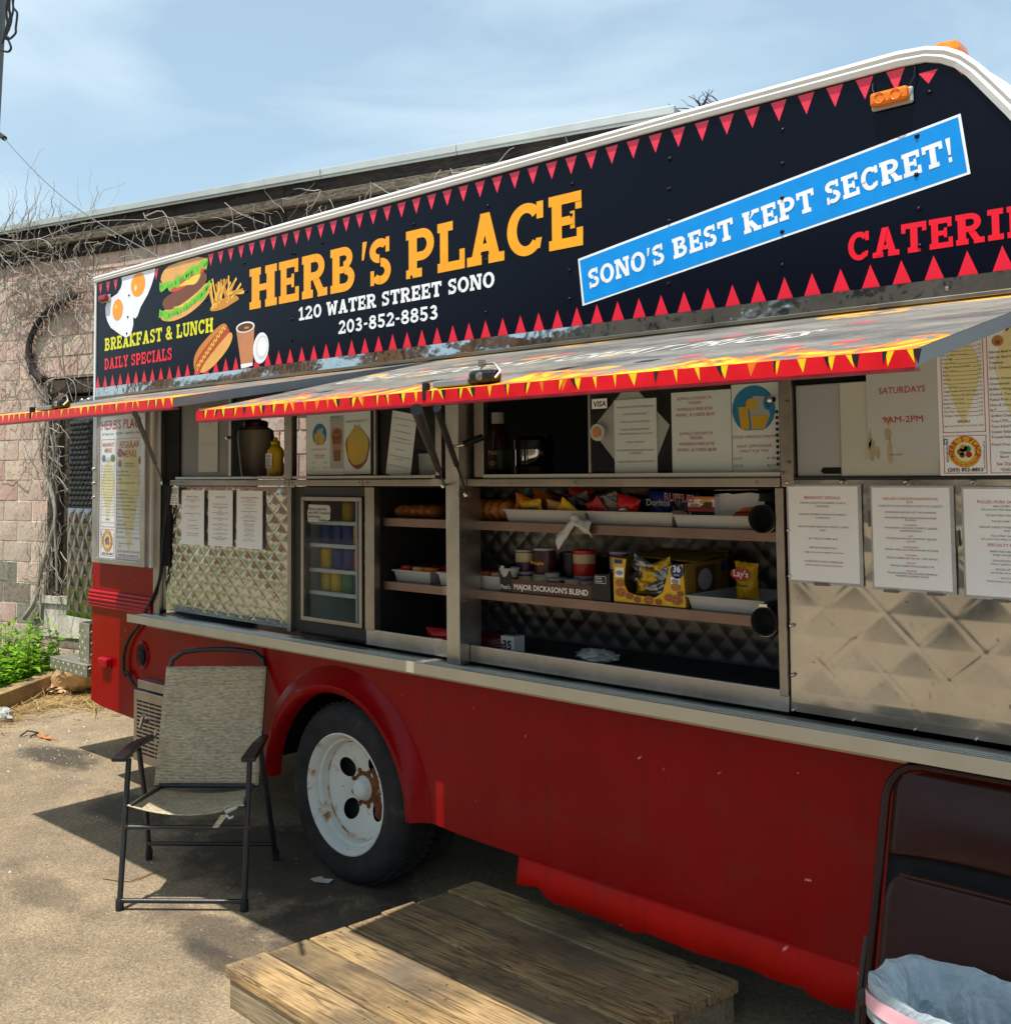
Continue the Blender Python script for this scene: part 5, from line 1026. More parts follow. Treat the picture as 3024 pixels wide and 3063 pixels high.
sheet('window_notice','white notice with a blue pitcher and an iced coffee in the middle window','window notice',-.470,-.205,1.716,1.985,.030,[('Saved Photo',.92,.0095,1,.26,.78),('or  choose  from  our  list',.875,.005,4,.4,.78),('ICED FRENCH VANILLA $3.50',.41,.0085,2,.38,.34),('HALF LEMONADE',.31,.0075,2,.28,.36),('HALF ICE TEA $2',.275,.0075,2,.26,.36),('16 OZ',.19,.007,4,.09,.2),('$1.85',.19,.007,4,.09,.52),('24 OZ',.11,.007,4,.09,.2),('$2.75',.11,.007,4,.09,.52)],'notices in the windows',extra=left_ext)
def patty(m, p, U, V):
    m.poly([p(.52+.46*cos(t)*(1+.06*sin(5*t)), .42+.33*sin(t)*(1+.05*cos(4*t)), .0013) for t in (2*pi*i/26 for i in range(26))], 8)
    m.poly([p(.52+.40*cos(t)*(1+.05*sin(3*t)), .44+.31*sin(t)*(1+.08*cos(3*t+1)), .0016) for t in (2*pi*i/20 for i in range(20))], 9); m.poly([p(.32+.18*cos(t), .34+.14*sin(t), .0018) for t in (2*pi*i/14 for i in range(14))], 6)
sheet('window_notice','white JAMAICAN BEEF PATTY notice with a yellow patty picture, beside the pane edge','window notice',-.203,-.030,1.718,1.985,.030,[('JAMAICAN BEEF PATTY',.83,.011,1,.86),('$2.25',.755,.011,1,.26)],'notices in the windows',extra=patty)
sheet('window_notice','faint grey notice hanging inside the frosted left window pane','window notice',-1.345,-1.17,1.735,2.06,.0185,[('CHICKEN',.72,.017,10,.4),('TENDERS',.42,.017,10,.4)],'notices in the windows',mat0=10)
# VISA sticker
m = MB(); m.box(1.150,1.223,.0135,.0155,1.930,1.972,0); m.poly([(1.154,.0130,1.934),(1.219,.0130,1.934),(1.219,.0130,1.968),(1.154,.0130,1.968)], 1); m.poly([(1.1525,.0127,1.940),(1.1995,.0127,1.940),(1.1995,.0127,1.967),(1.1525,.0127,1.967)], 0) if False else None
write(m, 'VISA', Vector((1.1865,.0125,1.9415)), UX, VZ, .019, 0, 'c', .055, .02, .18); tag(m.build('card_sticker', ['ink ink','paper']), 'small black bordered VISA sticker on the right window pane', 'sticker')
m = MB(); m.lathe([(.030,.0),(.029,-.004),(.0,-.005)], (1.178,.012,1.853), 'y', 24); m.lathe([(.019,-.006),(.0,-.007)], (1.178,.012,1.853), 'y', 20, 1); write(m, 'LA C', Vector((1.196,.005,1.838)), (UX-VZ*.9).normalized(), (UX*.9+VZ).normalized(), .009, 2, 'c'); tag(m.build('round_sticker', ['paper_grey','ink picture_tan','ink ink_red']), 'round cream sticker on the pane below the VISA sticker', 'sticker')
# paper inside the right cover: SATURDAYS 9AM-2PM
m = MB(); m.box(2.130,2.331,-.001,.0032,1.745,2.10,0)
for t, z, w_ in (('OPEN',2.036,.075),('SATURDAYS',1.926,.128),('9AM-2PM',1.845,.110)): write(m, t, Vector((2.229,-.0018,z)), UX, VZ, .0185, 1, 'c', w_, .0)
rs = random.Random(9)
for cx, cz, rx, rz in ((2.142,1.775,.012,.034),(2.136,1.80,.005,.03),(2.192,1.765,.007,.038),(2.186,1.815,.012,.02),(2.158,1.762,.006,.018),(2.21,1.757,.018,.004),(2.19,1.85,.008,.012)):
    m.poly([(cx+rx*cos(t)*rs.uniform(.6,1.2), -.0014-.0001*len(m.f)%.0003, cz+rz*sin(t)*rs.uniform(.7,1.15)) for t in (2*pi*i/14 for i in range(14))], 2)
tag(m.build('opening_hours_sign', ['paper_grey','ink ink_red','ink picture_stain' if False else 'stain']), 'stained off-white sheet reading SATURDAYS 9AM-2PM in red, left of the right menu board', 'sign')
# ------------------------------------------------------------------ goods on the display shelves
S1, S2, S3 = 1.535, 1.273, 1.030
def loaf(x, y, z, L, W, H, seed, label, mat='bread'):
    t = thing('bread_pack', label, 'bread', (x,y,z), 'bread packs on the upper shelf'); rs = random.Random(seed); m = MB()
    n = 5
    for i in range(n):
        for j in range(2): m.blob((x+L*(i/(n-1)-.5)*.82, y+(j-.5)*W*.5, z+H*.45), (L/n*.72, W*.33, H*.5), 0, .15, 4, 12, 8, seed+i*3+j)
    m.build('rolls', ['bread', 'bread pale'], t)
    m = MB(); m.blob((x, y, z+H*.5), (L*.52, W*.56, H*.56), 0, .25, 6, 22, 12, seed); o = m.build('bag', ['thin wrap'], t); return t
g = NG('thin wrap'); tr = g.n('BsdfTransparent'); gl = g.n('BsdfGlossy'); gl.inputs['Roughness'].default_value = .18; gl.inputs[0].default_value = (.7,.7,.7,1); ms = g.n('MixShader'); nz = g.ramp(g.noise(g.coord(), 26, 5, .7, 2), [(.45, .03), (.75, .4)]); g.l(nz, ms.inputs[0]); g.l(tr.outputs[0], ms.inputs[1]); g.l(gl.outputs[0], ms.inputs[2])
bn = g.n('Bump'); bn.inputs['Strength'].default_value = 1; bn.inputs['Distance'].default_value = .02; g.l(g.noise(g.coord(), 30, 4), bn.inputs['Height']); g.l(bn.outputs[0], gl.inputs['Normal']); g.l(ms.outputs[0], g.o.inputs[0])
loaf(.13,.20,S1,.23,.16,.055,1,'golden rolls in clear bag left of the square post')
loaf(.665-.02-.08,.19,S1,.20,.17,.085,5,'tall brown bread pack between the square post and the first white tray')
loaf(-.0+.30+.02,.30,S1,.16,.12,.06,8,'shadowed rolls pack just behind the square post')
def tray(x0, x1, y0, y1, z, h, label, group, mat='white plastic'):
    m = MB(); t_ = .003; f = .010
    m.hexa([(x0+f,y0+f,z),(x1-f,y0+f,z),(x1-f,y1-f,z),(x0+f,y1-f,z),(x0+f,y0+f,z+t_),(x1-f,y0+f,z+t_),(x1-f,y1-f,z+t_),(x0+f,y1-f,z+t_)])
    B_ = [(x0+f,y0+f),(x1-f,y0+f),(x1-f,y1-f),(x0+f,y1-f)]; Tt = [(x0,y0),(x1,y0),(x1,y1),(x0,y1)]
    for i in range(4):
        j = (i+1) % 4; (a, b), (c, d), (e, f2), (g2, h2) = B_[i], B_[j], Tt[j], Tt[i]; cx, cy = (x0+x1)/2, (y0+y1)/2
        q = lambda px, py: (px+(cx-px)*t_/(x1-x0)*2, py+(cy-py)*t_/(y1-y0)*2)
        m.hexa([(a,b,z),(c,d,z),(*q(c,d),z),(*q(a,b),z),(g2,h2,z+h),(e,f2,z+h),(*q(e,f2),z+h),(*q(g2,h2),z+h)]) if False else m.hexa([(*q(a,b),z),(a,b,z),(c,d,z),(*q(c,d),z),(*q(g2,h2),z+h),(g2,h2,z+h),(e,f2,z+h),(*q(e,f2),z+h)])
    m.box(x0-.005,x1+.005,y0-.005,y0+.002,z+h-.005,z+h+.001); m.box(x0-.005,x0+.002,y0+.002,y1,z+h-.005,z+h+.001); m.box(x1-.002,x1+.005,y0+.002,y1,z+h-.005,z+h+.001)
    return tag(m.build('display_tray', [mat], None), label, 'tray', group)
tray(.700,1.080,.062,.30,S1,.045,'white tray holding orange snack packs on the upper shelf','trays on the display shelves')
tray(1.088,1.440,.062,.30,S1,.045,'white tray with foil snacks in the middle of the upper shelf','trays on the display shelves')
tray(1.448,1.765,.056,.30,S1,.040,'white tray under the torn white box, beside the upper round holder','trays on the display shelves')
tray(.325,.672,.075,.30,S2,.050,'white tray of small snack cups on the lower shelf by the square post','trays on the display shelves')
tray(1.49,1.76,.066,.38,S2,.043,'deep white tray with the yellow chip bag, beside the lower round holder','trays on the display shelves')
def pillow(name, label, cat, c, w_, h_, d_, mat, tilt=0, lean=0, yaw=0, seed=0, group=None, text=None, tmat=1, th=.02, extra_m=(), panel=None, tw=.8):
    # crimped snack bag: flat at both ends, swollen in the middle, creased
    m = MB(); Mx = Matrix.Translation(Vector(c)) @ Matrix.Rotation(yaw,4,'Z') @ Matrix.Rotation(lean,4,'X') @ Matrix.Rotation(tilt,4,'Y')
    def surf(s_):
        def fn(u, v):
            x, z = u-.5, v-.5; e = (1-(2*abs(z))**4)*(1-(2*abs(x))**3); y = s_*(-.5*d_*max(0, e)**.7 - d_*.22*noise.noise(Vector((u*4+seed, v*5, s_*3+seed)))*max(0, e)**.5)
            return Mx @ Vector((x*w_*(1-.13*(1-(2*z)**2))+.03*w_*noise.noise(Vector((seed, z*5, 1))), y, z*h_+.03*h_*noise.noise(Vector((x*7, seed, 3)))))
        return fn
    m.grid(surf(1), 14, 16, 0); m.grid(surf(-1), 14, 16, 0)
    R_ = Mx.to_3x3(); U, V, Nn = R_ @ Vector((1,0,0)), R_ @ Vector((0,0,1)), R_ @ Vector((0,-1,0))
    if panel:
        a, b, rx, rz, mi = panel
        m.poly([Mx @ Vector((a*w_+rx*w_*cos(t), -.62*d_-.003, b*h_+rz*h_*sin(t))) for t in (2*pi*i/18 for i in range(18))], mi)
    if text:
        for (tt, b, hh, mi) in text: write(m, tt, Mx @ Vector((0, -.62*d_-.0045, b*h_)), U, V, hh, mi, 'c', w_*tw, .02, .1)
    o = m.build(name, [mat, *extra_m]); return tag(o, label, cat, group)
G1 = 'snack packs in the upper shelf trays'
pillow('snack_pack','orange snack pack leaning at the left end of the first upper tray','snack pack',(.735,.14,S1+.058),.10,.075,.03,'goods orange',.35,.3,.1,1,G1)
pillow('snack_pack','yellow cookie pack with black script in the first upper tray','snack pack',(.800,.10,S1+.052),.115,.06,.024,'goods yellow',-.10,.25,0,2,G1,[('Grandma\'s',-.10,.022,1)],extra_m=('goods black',))
pillow('snack_pack','light brown cookie pack right of the yellow one','snack pack',(.905,.12,S1+.048),.095,.062,.03,'bread pale',.2,.35,0,3,G1)
for i, (x, y, z, a, b, mt, lb) in enumerate([(.86,.20,.085,.2,.2,'maroon','dark red pack behind the yellow cookie pack'),(.96,.19,.085,-.3,.3,'goods silver','silver striped pack lying at the tray joint'),(1.02,.15,.065,.4,.4,'goods black','black and white pack beside the tied white rag'),(1.08,.20,.095,-.2,.1,'foil wrap','crumpled foil pack standing behind the rag'),(1.15,.14,.070,.5,.5,'goods silver','grey pack lying flat in the middle tray'),(.94,.22,.105,.1,.2,'goods red','red and white pack touching the case ceiling'),(1.00,.24,.095,.0,.2,'maroon','maroon pack at the back of the middle trays'),(1.22,.20,.085,.2,.3,'goods navy','dark blue pack left of the red crumpled pack'),(.76,.22,.090,.3,.2,'goods orange','orange pack at the back of the first upper tray'),(.70,.24,.080,-.2,.2,'goods purple','purple pack in the back corner of the first upper tray'),(1.10,.12,.060,1.1,.4,'goods red','small red pack lying across the middle upper tray'),(1.17,.24,.105,.0,.1,'goods beige','beige pack standing at the back of the middle upper tray'),(1.29,.24,.105,-.1,.1,'goods purple','purple pack behind the red crumpled pack'),(.98,.10,.055,.8,.4,'goods yellow','yellow pack lying at the right end of the first upper tray')]):
    pillow('snack_pack', lb, 'snack pack', (x,y,S1+z-.02), .11, .075, .026, mt, a, b, .2*(i % 3-1), 10+i, G1, [('SNACK' if False else '///', -.1, .014, 1)] if mt in ('goods black','goods silver') else None, extra_m=('paper',) if mt in ('goods black','goods silver') else ())
pillow('snack_pack','red and foil crumpled chip pack in front of the blue bags','snack pack',(1.235,.10,S1+.055),.10,.09,.04,'goods red',.25,.2,0,30,G1,panel=(.1,-.1,.3,.2,1),extra_m=('foil wrap',))
pillow('chip_bag','dark blue chip bag with pale Doritos lettering','chip bag',(1.345,.16,S1+.060),.13,.115,.05,'goods blue',.0,.15,0,31,'blue chip bags on the upper shelf',[('Doritos',.10,.024,1)],extra_m=('paper_grey',),tw=.72)
pillow('chip_bag','dark blue chip bag with red and white RUFFLES lettering','chip bag',(1.440,.14,S1+.060),.12,.115,.05,'goods navy',.06,.15,0,32,'blue chip bags on the upper shelf',[('RUFFLES',.24,.030,1),('RUFFLES',.235,.026,2)],extra_m=('paper','goods red','bread pale'),panel=(0,-.22,.38,.20,3),tw=.95)
# small red and white carton
m = MB(); m.box(1.474,1.573,.105,.16,S1+.036,S1+.098,0); m.box(1.4735,1.5735,.1045,.105,S1+.090,S1+.0975,3); m.box(1.4735,1.5735,.1040,.1046,S1+.052,S1+.066,1); m.box(1.4735,1.5735,.1040,.1046,S1+.036,S1+.0515,2)
for i, (cx, cz, rx, rz, mi) in enumerate(((1.542,1.617,.024,.008,4),(1.550,1.610,.018,.007,5),(1.545,1.595+.007,.022,.006,5),(1.500,1.606,.018,.005,6))): ell(m, cx, cz, rx, rz, .1036-.0003*i, mi, 14)
write(m, '8', Vector((1.482,.1036,S1+.038)), UX, VZ, .010, 0, 'c'); tag(m.build('snack_carton', ['paper','goods red','goods navy','goods orange','goods yellow','goods brown','goods silver']), 'small white carton with red stripe and cookie picture on the upper shelf', 'carton')
# torn white box with orange corner
m = MB(); m.prism([(1.568,S1+.036),(1.700,S1+.036),(1.715,S1+.108),(1.68,S1+.112),(1.62,S1+.106),(1.60,S1+.110),(1.552,S1+.104)], .14, .144, 0); m.hexa([(1.568,.144,S1+.036),(1.70,.144,S1+.036),(1.70,.28,S1+.036),(1.568,.28,S1+.036),(1.552,.144,S1+.100),(1.715,.144,S1+.104),(1.715,.28,S1+.110),(1.552,.28,S1+.108)], 0)
m.prism([(1.615,S1+.037),(1.698,S1+.037),(1.706,S1+.070),(1.66,S1+.064)], .1382, .1394, 1); m.prism([(1.630,S1+.044),(1.682,S1+.046),(1.680,S1+.054),(1.632,S1+.050)], .1368, .1380, 2)
m.hexa([(1.548,.15,S1+.118),(1.700,.16,S1+.120),(1.690,.26,S1+.121),(1.55,.25,S1+.1215),(1.548,.15,S1+.1195),(1.700,.16,S1+.1215),(1.690,.26,S1+.1225),(1.55,.25,S1+.123)], 0)
tag(m.build('torn_box', ['paper','goods orange','goods red']), 'torn white box with an orange lower corner beside the upper round holder', 'box')
# tied rag on the shelf lip
m = MB(); 
def rag(u, v):
    a = u-.5; x = 1.055+a*.15; z = 1.562-abs(a)*(.13 if a < 0 else .035)-v*.030*(1+1.6*abs(a))+.010*noise.noise(Vector((u*6,v*4,3))); y = .035-.014*sin(v*pi)*(1+.5*noise.noise(Vector((u*7,v*3,8))))
    return (x, y, z)
m.grid(rag, 26, 8); m.blob((1.058,.030,1.556), (.014,.012,.016), 0, .5, 5, 12, 8, 4); o = m.build('tied_rag', ['white rag' if False else 'paper_grey']); q = o.modifiers.new('t', 'SOLIDIFY'); q.thickness = .002; tag(o, 'knotted white rag hanging over the upper shelf lip', 'rag')
# small cups with coloured sleeves
def cup(x, y, z, r, h, side, top, label, group, band=None):
    t = thing('snack_cup', label, 'snack cup', (x,y,z), group)
    m = MB(); m.lathe([(r*.86,0),(r,h)], (x,y,z), 'z', 20); m.build('cup_body', [side], t)
    m = MB(); m.lathe([(r*1.05,h-.002),(r*1.06,h+.003),(r*.2,h+.004),(0,h+.004)], (x,y,z), 'z', 20); m.build('cup_lid', [top], t)
    if band: m = MB(); m.lathe([(r*.915+.0006,h*.25),(r*.985+.0006,h*.8)], (x,y,z), 'z', 20); m.build('cup_label', [band], t)
    return t
k = 0
cn = ['front row, at the square post','front row, second from the post','front row, third from the post','front row, against the coffee carton','back row, left','back row, middle','back row, right','back row, against the coffee carton']
for j in range(2):
    for i in range(4):
        mt = ['goods orange','goods yellow','goods orange','bread pale'][(i+j) % 4]
        cup(.372+i*.078+j*.02, .135+j*.085, S2+.012, .034, .052, mt, 'maroon', 'snack cup with dark lid in the lower white tray, '+cn[k], 'snack cups in the lower tray', 'paper_grey' if i % 2 else None); k += 1
tray(.050,.270,.085,.28,S2,.045,'white tray of snack cups at the far left of the lower shelf','trays on the display shelves')
cn = ['front left','front middle','front right','back left','back middle','back right']; k = 0
for j in range(2):
    for i in range(3):
        cup(.085+i*.072, .135+j*.085, S2+.010, .032, .050, ['goods red','bread pale','goods orange'][(i+j) % 3], 'maroon', 'snack cup in the far left tray of the lower shelf, '+cn[k], 'snack cups in the far left tray', None); k += 1
# coffee carton with its dark front
cb = thing('coffee_carton', 'low black and brown carton reading MAJOR DICKASON\'S BLEND on the lower shelf', 'carton', (.93,.15,S2))
m = MB(); m.prism([(.682,S2+.001),(.738,S2+.001),(.738,S2+.046),(.725,S2+.085),(.672,S2+.100),(.678,S2+.04)], .056, .060, 0); m.prism([(1.107,S2+.001),(1.190,S2+.001),(1.187,S2+.098),(1.178,S2+.092),(1.124,S2+.090),(1.107,S2+.046)], .056, .060, 0)
m.box(.676,.680,.060,.36,S2+.001,S2+.10,0); m.box(1.186,1.190,.060,.36,S2+.001,S2+.10,0); m.box(.676,1.19,.356,.36,S2+.001,S2+.12,0); m.box(.680,1.186,.060,.356,S2+.001,S2+.004,0); m.build('carton_side', ['goods black'], cb)
m = MB(); m.box(.738,1.107,.056,.060,S2+.001,S2+.050,0); m.build('carton_front', ['goods brown'], cb)
m = MB(); write(m, "MAJOR DICKASON'S BLEND", Vector((.922,.0545,S2+.014)), UX, VZ, .020, 0, 'c', .345, .02); write(m, "Peet's", Vector((.708,.0545,S2+.012)), UX, VZ, .018, 0, 'c', .046); write(m, 'DARK', Vector((1.132,.0540,S2+.074)), UX, VZ, .0065, 0, 'l'); write(m, 'ROAST', Vector((1.132,.0540,S2+.064)), UX, VZ, .0065, 0, 'l')
for a, b, c, d in ((1.127,S2+.060,1.172,S2+.0612),(1.127,S2+.083,1.172,S2+.0842),(1.127,S2+.0612,1.1282,S2+.083),(1.1708,S2+.0612,1.172,S2+.083),(.684,S2+.078,.700,S2+.096)): m.poly([(a,.0542,b),(c,.0542,b),(c,.0542,d),(a,.0542,d)], 0)
m.build('lettering', ['paper'], cb)
def can(x, y, z, r, h, body, lid, band, label, lying=False, text=None, group='snack cans in the coffee carton'):
    t = thing('snack_can', label, 'snack can', (x,y,z), group); ax = 'z'
    m = MB(); m.lathe([(r*.98,0),(r,.003),(r,h-.003),(r*.98,h)], (x,y,z), 'z', 24); m.build('can_body', [body], t)
    m = MB(); m.lathe([(r*1.03,h-.004),(r*1.04,h+.004),(r*.9,h+.005),(0,h+.004)], (x,y,z), 'z', 24); m.build('can_lid', [lid], t)
    if band: m = MB(); m.lathe([(r+.0006,h*band[1]),(r+.0006,h*band[2])], (x,y,z), 'z', 24); m.build('can_label', [band[0]], t)
    if text: m = MB(); write(m, text, Vector((x,y-r-.002,z+h*.40)), UX, VZ, .012, 0, 'c', r*1.5, .02, .1); m.build('lettering', ['goods yellow'], t)
zc = S2+.005
can(.680+.045,.15,zc,.036,.062,'goods purple','goods silver',('goods beige',.2,.8),'squat can with beige label at the bottom left of the carton')
can(.668+.045,.16,zc+.068,.036,.075,'goods purple','goods silver',('goods beige',.45,.9),'can with beige band stacked at the left end of the carton')
can(.755+.048,.17,zc+.060,.042,.092,'maroon','goods silver',None,'tall maroon chip can with yellow lettering in the carton',text='Pringles')
can(.765+.045,.15,zc,.038,.056,'goods beige','goods silver',('goods beige',.1,.9),'squat beige can below the tall maroon one')
can(.875,.24,zc,.042,.135,'goods black','goods black',None,'large black can at the back of the carton')
can(.845+.01,.15,zc,.028,.064,'goods beige','goods silver',None,'slim beige can left of the orange labelled can')
can(.900,.12,zc,.036,.050,'goods black','goods silver',('goods orange',.25,.7),'black can with an orange label in the front row')
can(.960,.21,zc+.0,.040,.056,'goods red','goods silver',None,'red can at the bottom of the red stack')
can(.960,.21,zc+.060,.042,.088,'goods red','goods red',('goods beige',.5,.88),'red can with beige band standing above the front row')
can(.982,.12,zc,.036,.050,'goods beige','goods silver',('goods beige',.2,.8),'squat beige can right of the orange labelled one')
can(1.052,.12,zc,.032,.046,'goods green','goods silver',None,'small green can beside the DARK ROAST panel')
can(1.120,.21,zc,.036,.150,'goods purple','goods silver',('goods beige',.62,.9),'tall can with beige band behind the right end of the carton')
m = MB(); m.lathe([(.028,0),(.040,.034),(.042,.036),(.037,.034),(.0,.006)], (.700,.085,S2+.052), 'z', 24); tag(m.build('paper_bowl', ['white plastic']), 'small white bowl resting on the left corner of the coffee carton', 'bowl')
# yellow cookie carton, torn open at the front
ck = thing('cookie_carton', 'yellow cookie carton torn open at the front with a blue 36 badge', 'carton', (1.345,.18,S2))
X0,X1,Y0,Y1,Z0,Z1 = 1.203,1.487,.058,.335,S2+.001,S2+.150
m = MB(); hole = [(1.255,Z1-.002),(1.250,Z1-.03),(1.243,Z0+.065),(1.262,Z0+.035),(1.30,Z0+.028),(1.37,Z0+.026),(1.400,Z0+.045),(1.412,Z0+.08),(1.425,Z1-.03),(1.430,Z1-.014)]
m.prism([(X0,Z0),(X1,Z0),(X1-.008,Z1-.008),(1.430,Z1-.016)]+hole[::-1][1:]+[(X0-.002,Z1)], Y0, Y0+.003, 0); m.build('carton_front', ['goods yellow'], ck)
m = MB(); m.box(X1-.003,X1,Y0+.003,Y1,Z0,Z1-.006,0); m.box(X0,X0+.003,Y0+.003,Y1,Z0,Z1,0); m.box(X0,X1,Y1-.003,Y1,Z0,Z1+.02,0); m.box(X0,X1,Y0,Y1,Z0-.0008,Z0+.002,0)
m.hexa([(X0,.15,Z1),(X1,.12,Z1-.006),(X1,Y1,Z1+.012),(X0,Y1,Z1+.014),(X0,.15,Z1+.003),(X1,.12,Z1-.003),(X1,Y1,Z1+.015),(X0,Y1,Z1+.017)], 0); m.build('carton_side', ['dark mustard card'], ck)
m = MB(); y = Y0-.001
ell(m, 1.457, Z1-.032, .025, .024, y, 0, 24); write(m, '36', Vector((1.457,y-.0008,Z1-.034)), UX, VZ, .022, 1, 'c', .028, .02); write(m, 'PACKS', Vector((1.457,y-.0008,Z1-.046)), UX, VZ, .005, 1, 'c')
for cx in (1.228,1.450):
    m.poly([(cx-.018,y,Z0+.085-(cx > 1.4)*.01),(cx+.018,y,Z0+.085-(cx > 1.4)*.01),(cx+.018,y,Z0+.118-(cx > 1.4)*.02),(cx-.018,y,Z0+.118-(cx > 1.4)*.02)], 1); ell(m, cx, Z0+.100-(cx > 1.4)*.016, .015, .008, y-.0005, 4, 14); ell(m, cx+.002, Z0+.066, .020, .013, y-.0004, 2, 12)
for i, (cx, cz, r_) in enumerate(((1.232,Z0+.034,.020),(1.268,Z0+.024,.015),(1.300,Z0+.015,.014),(1.345,Z0+.016,.018),(1.385,Z0+.014,.013),(1.425,Z0+.030,.017),(1.455,Z0+.024,.021),(1.470,Z0+.046,.012))):
    ell(m, cx, cz, r_*1.15, r_*.8, y-.0002*i-.0002, 2, 16)
    for q in range(5): a = q*1.3+i; ell(m, cx+r_*.6*cos(a), cz+r_*.42*sin(a), .0030, .0026, y-.0002*i-.0006, 3, 6)
m.poly([(X0+.004,y,Z1-.018),(X0+.038,y,Z1-.018),(X0+.036,y,Z1-.004),(X0+.003,y,Z1-.004)], 0)
m.build('carton_print', ['goods blue','paper','bread','goods black','goods silver'], ck)
m = MB(); xs = X1+.0006
m.poly([(xs,.12,Z0+.03),(xs,.25,Z0+.03),(xs,.25,Z0+.13),(xs,.12,Z0+.13)], 0); m.poly([(xs+.0006,.18+.045*cos(t),Z0+.085+.035*sin(t)) for t in (2*pi*i/18 for i in range(18))], 1); m.poly([(xs+.0006,.30+.02*cos(t),Z0+.118+.018*sin(t)) for t in (2*pi*i/16 for i in range(16))], 2); m.build('carton_print', ['goods brown','goods silver','goods blue'], ck)
nm_ = ['top left','top right','middle left','middle','middle right','bottom left','bottom right']
for i, (x, z, a) in enumerate([(1.29,.125,.5),(1.37,.120,-.4),(1.275,.085,-.7),(1.33,.09,.2),(1.385,.085,.9),(1.30,.05,.1),(1.36,.052,-.5)]):
    pillow('cookie_pack', 'small foil cookie pack in the torn yellow carton, '+nm_[i], 'cookie pack', (x,.10+.01*(i % 3),S2+z), .085, .055, .026, 'gold foil' if i % 2 else 'foil wrap', a, .2, .1*i, 50+i, 'cookie packs in the yellow carton')
pillow('chip_bag','small yellow chip bag with a red oval standing in the lower right tray','chip bag',(1.632,.20,S2+.085),.092,.125,.05,'goods yellow',.05,.1,-.1,41,None,[('Lay\'s',.17,.022,2),('Classic',-.08,.010,3)],extra_m=('goods red','paper','goods black'),panel=(-.05,.22,.40,.16,1),tw=.62)
# floor of the case: red pack 35 and crumpled plastic
pillow('candy_pack','large dark red pack on the case floor behind the square post','drink pack',(.50,.14,S3+.030),.42,.075,.12,'maroon',-.03,.2,0,60,None,[],extra_m=())
m = MB(); m.box(.640,.706,.10,.16,S3,S3+.070,0); write(m, '35', Vector((.672,.0985,S3+.022)), UX, VZ, .034, 1, 'c', .044, .03); tag(m.build('pack_end', ['paper_grey','ink ink']), 'grey white carton end reading 35 beside the square post on the case floor', 'carton')
m = MB(); m.blob((1.02,.20,S3+.022), (.085,.05,.022), 0, .35, 6, 34, 18, 12); tag(m.build('plastic_wrap', ['clear plastic']), 'crumpled clear plastic wrap lying on the floor of the display case', 'plastic wrap')
pillow('candy_pack','dark red candy pack on the case floor left of the square post','snack pack',(.30,.12,S3+.03),.18,.07,.05,'goods red',0,.3,0,62,None)
# inside the refrigerator
def sodacan(x, y, z, mt, lb, tx=None):
    t = thing('soda_can', lb, 'soda can', (x,y,z), 'soda cans in the refrigerator'); m = MB(); m.lathe([(.026,0),(.032,.006),(.032,.080),(.027,.088),(.026,.090)], (x,y,z), 'z', 22); m.build('can_body', [mt], t); m = MB(); m.lathe([(.0265,.0905),(.024,.089),(0,.089)], (x,y,z), 'z', 18); m.build('can_top', ['chrome'], t)
    if tx: m = MB(); write(m, tx, Vector((x,y-.034,z+.035)), UX, VZ, .02, 0, 'c', .05, .03); m.build('lettering', ['paper'], t)
cols = ['goods green','goods orange','goods silver','goods blue','goods red','goods yellow']; rf = random.Random(8)
pn = ['right end','second from the right','third from the right','fourth from the right','left end']; sn = {1.505:'top',1.405:'second',1.295:'third',1.195:'lowest'}
for z in (1.505,1.405,1.295,1.195):
    for k in range(5):
        mt = {(1.295,0):0,(1.295,1):1,(1.405,0):3,(1.505,0):3}.get((z,k), rf.randrange(6)); 
        if z == 1.505 and k > 2: continue
        h0 = .10 if z < 1.5 else .10
        sodacan(-.125-.078*k, .12+.01*rf.random(), z, cols[mt], cols[mt].split()[1]+' can on the '+sn[z]+' refrigerator shelf, '+pn[k], 'Sprite' if (z, k) == (1.295,0) else None)
# behind the windows
t = thing('drink_dispenser', 'tall grey beige drink jar with a dark red lid behind the left window', 'drink jar', (-1.185,.25,1.71))
m = MB(); m.lathe([(.072,.0),(.076,.02),(.090,.16),(.094,.20),(.088,.235),(.060,.252)], (-1.185,.25,1.712), 'z', 36); m.build('jar_body', ['urn plastic'], t)
m = MB(); m.lathe([(.058,.252),(.062,.256),(.062,.276),(.050,.284),(.032,.288)], (-1.185,.25,1.712), 'z', 30); m.build('jar_lid', ['maroon'], t)
m = MB(); m.lathe([(.024,.288),(.026,.296),(.0,.300)], (-1.185,.25,1.712), 'z', 20); m.build('jar_knob', ['paper'], t)
t = thing('mustard_bottle', 'yellow mustard squeeze bottle with printed back label behind the left window', 'mustard bottle', (-.832,.12,1.712))
m = MB(); m.lathe([(.046,0),(.052,.008),(.053,.05),(.047,.075),(.053,.10),(.050,.125),(.030,.145),(.020,.150)], (-.832,.12,1.712), 'z', 28, sy=.62); m.build('bottle_body', ['mustard bottle yellow'], t)
m = MB(); m.lathe([(.022,.150),(.022,.166),(.012,.170),(.008,.186),(.0,.188)], (-.832,.12,1.712), 'z', 18); m.build('bottle_cap', ['mustard bottle yellow'], t)
m = MB(); m.box(-.862,-.812,.0842,.0852,1.750,1.820,0)
for i in range(9): m.poly([(-.858,.0838,1.755+i*.007),(-.822,.0838,1.755+i*.007),(-.822,.0838,1.758+i*.007),(-.858,.0838,1.758+i*.007)], 1)
m.build('bottle_label', ['paper','ink ink'], t)
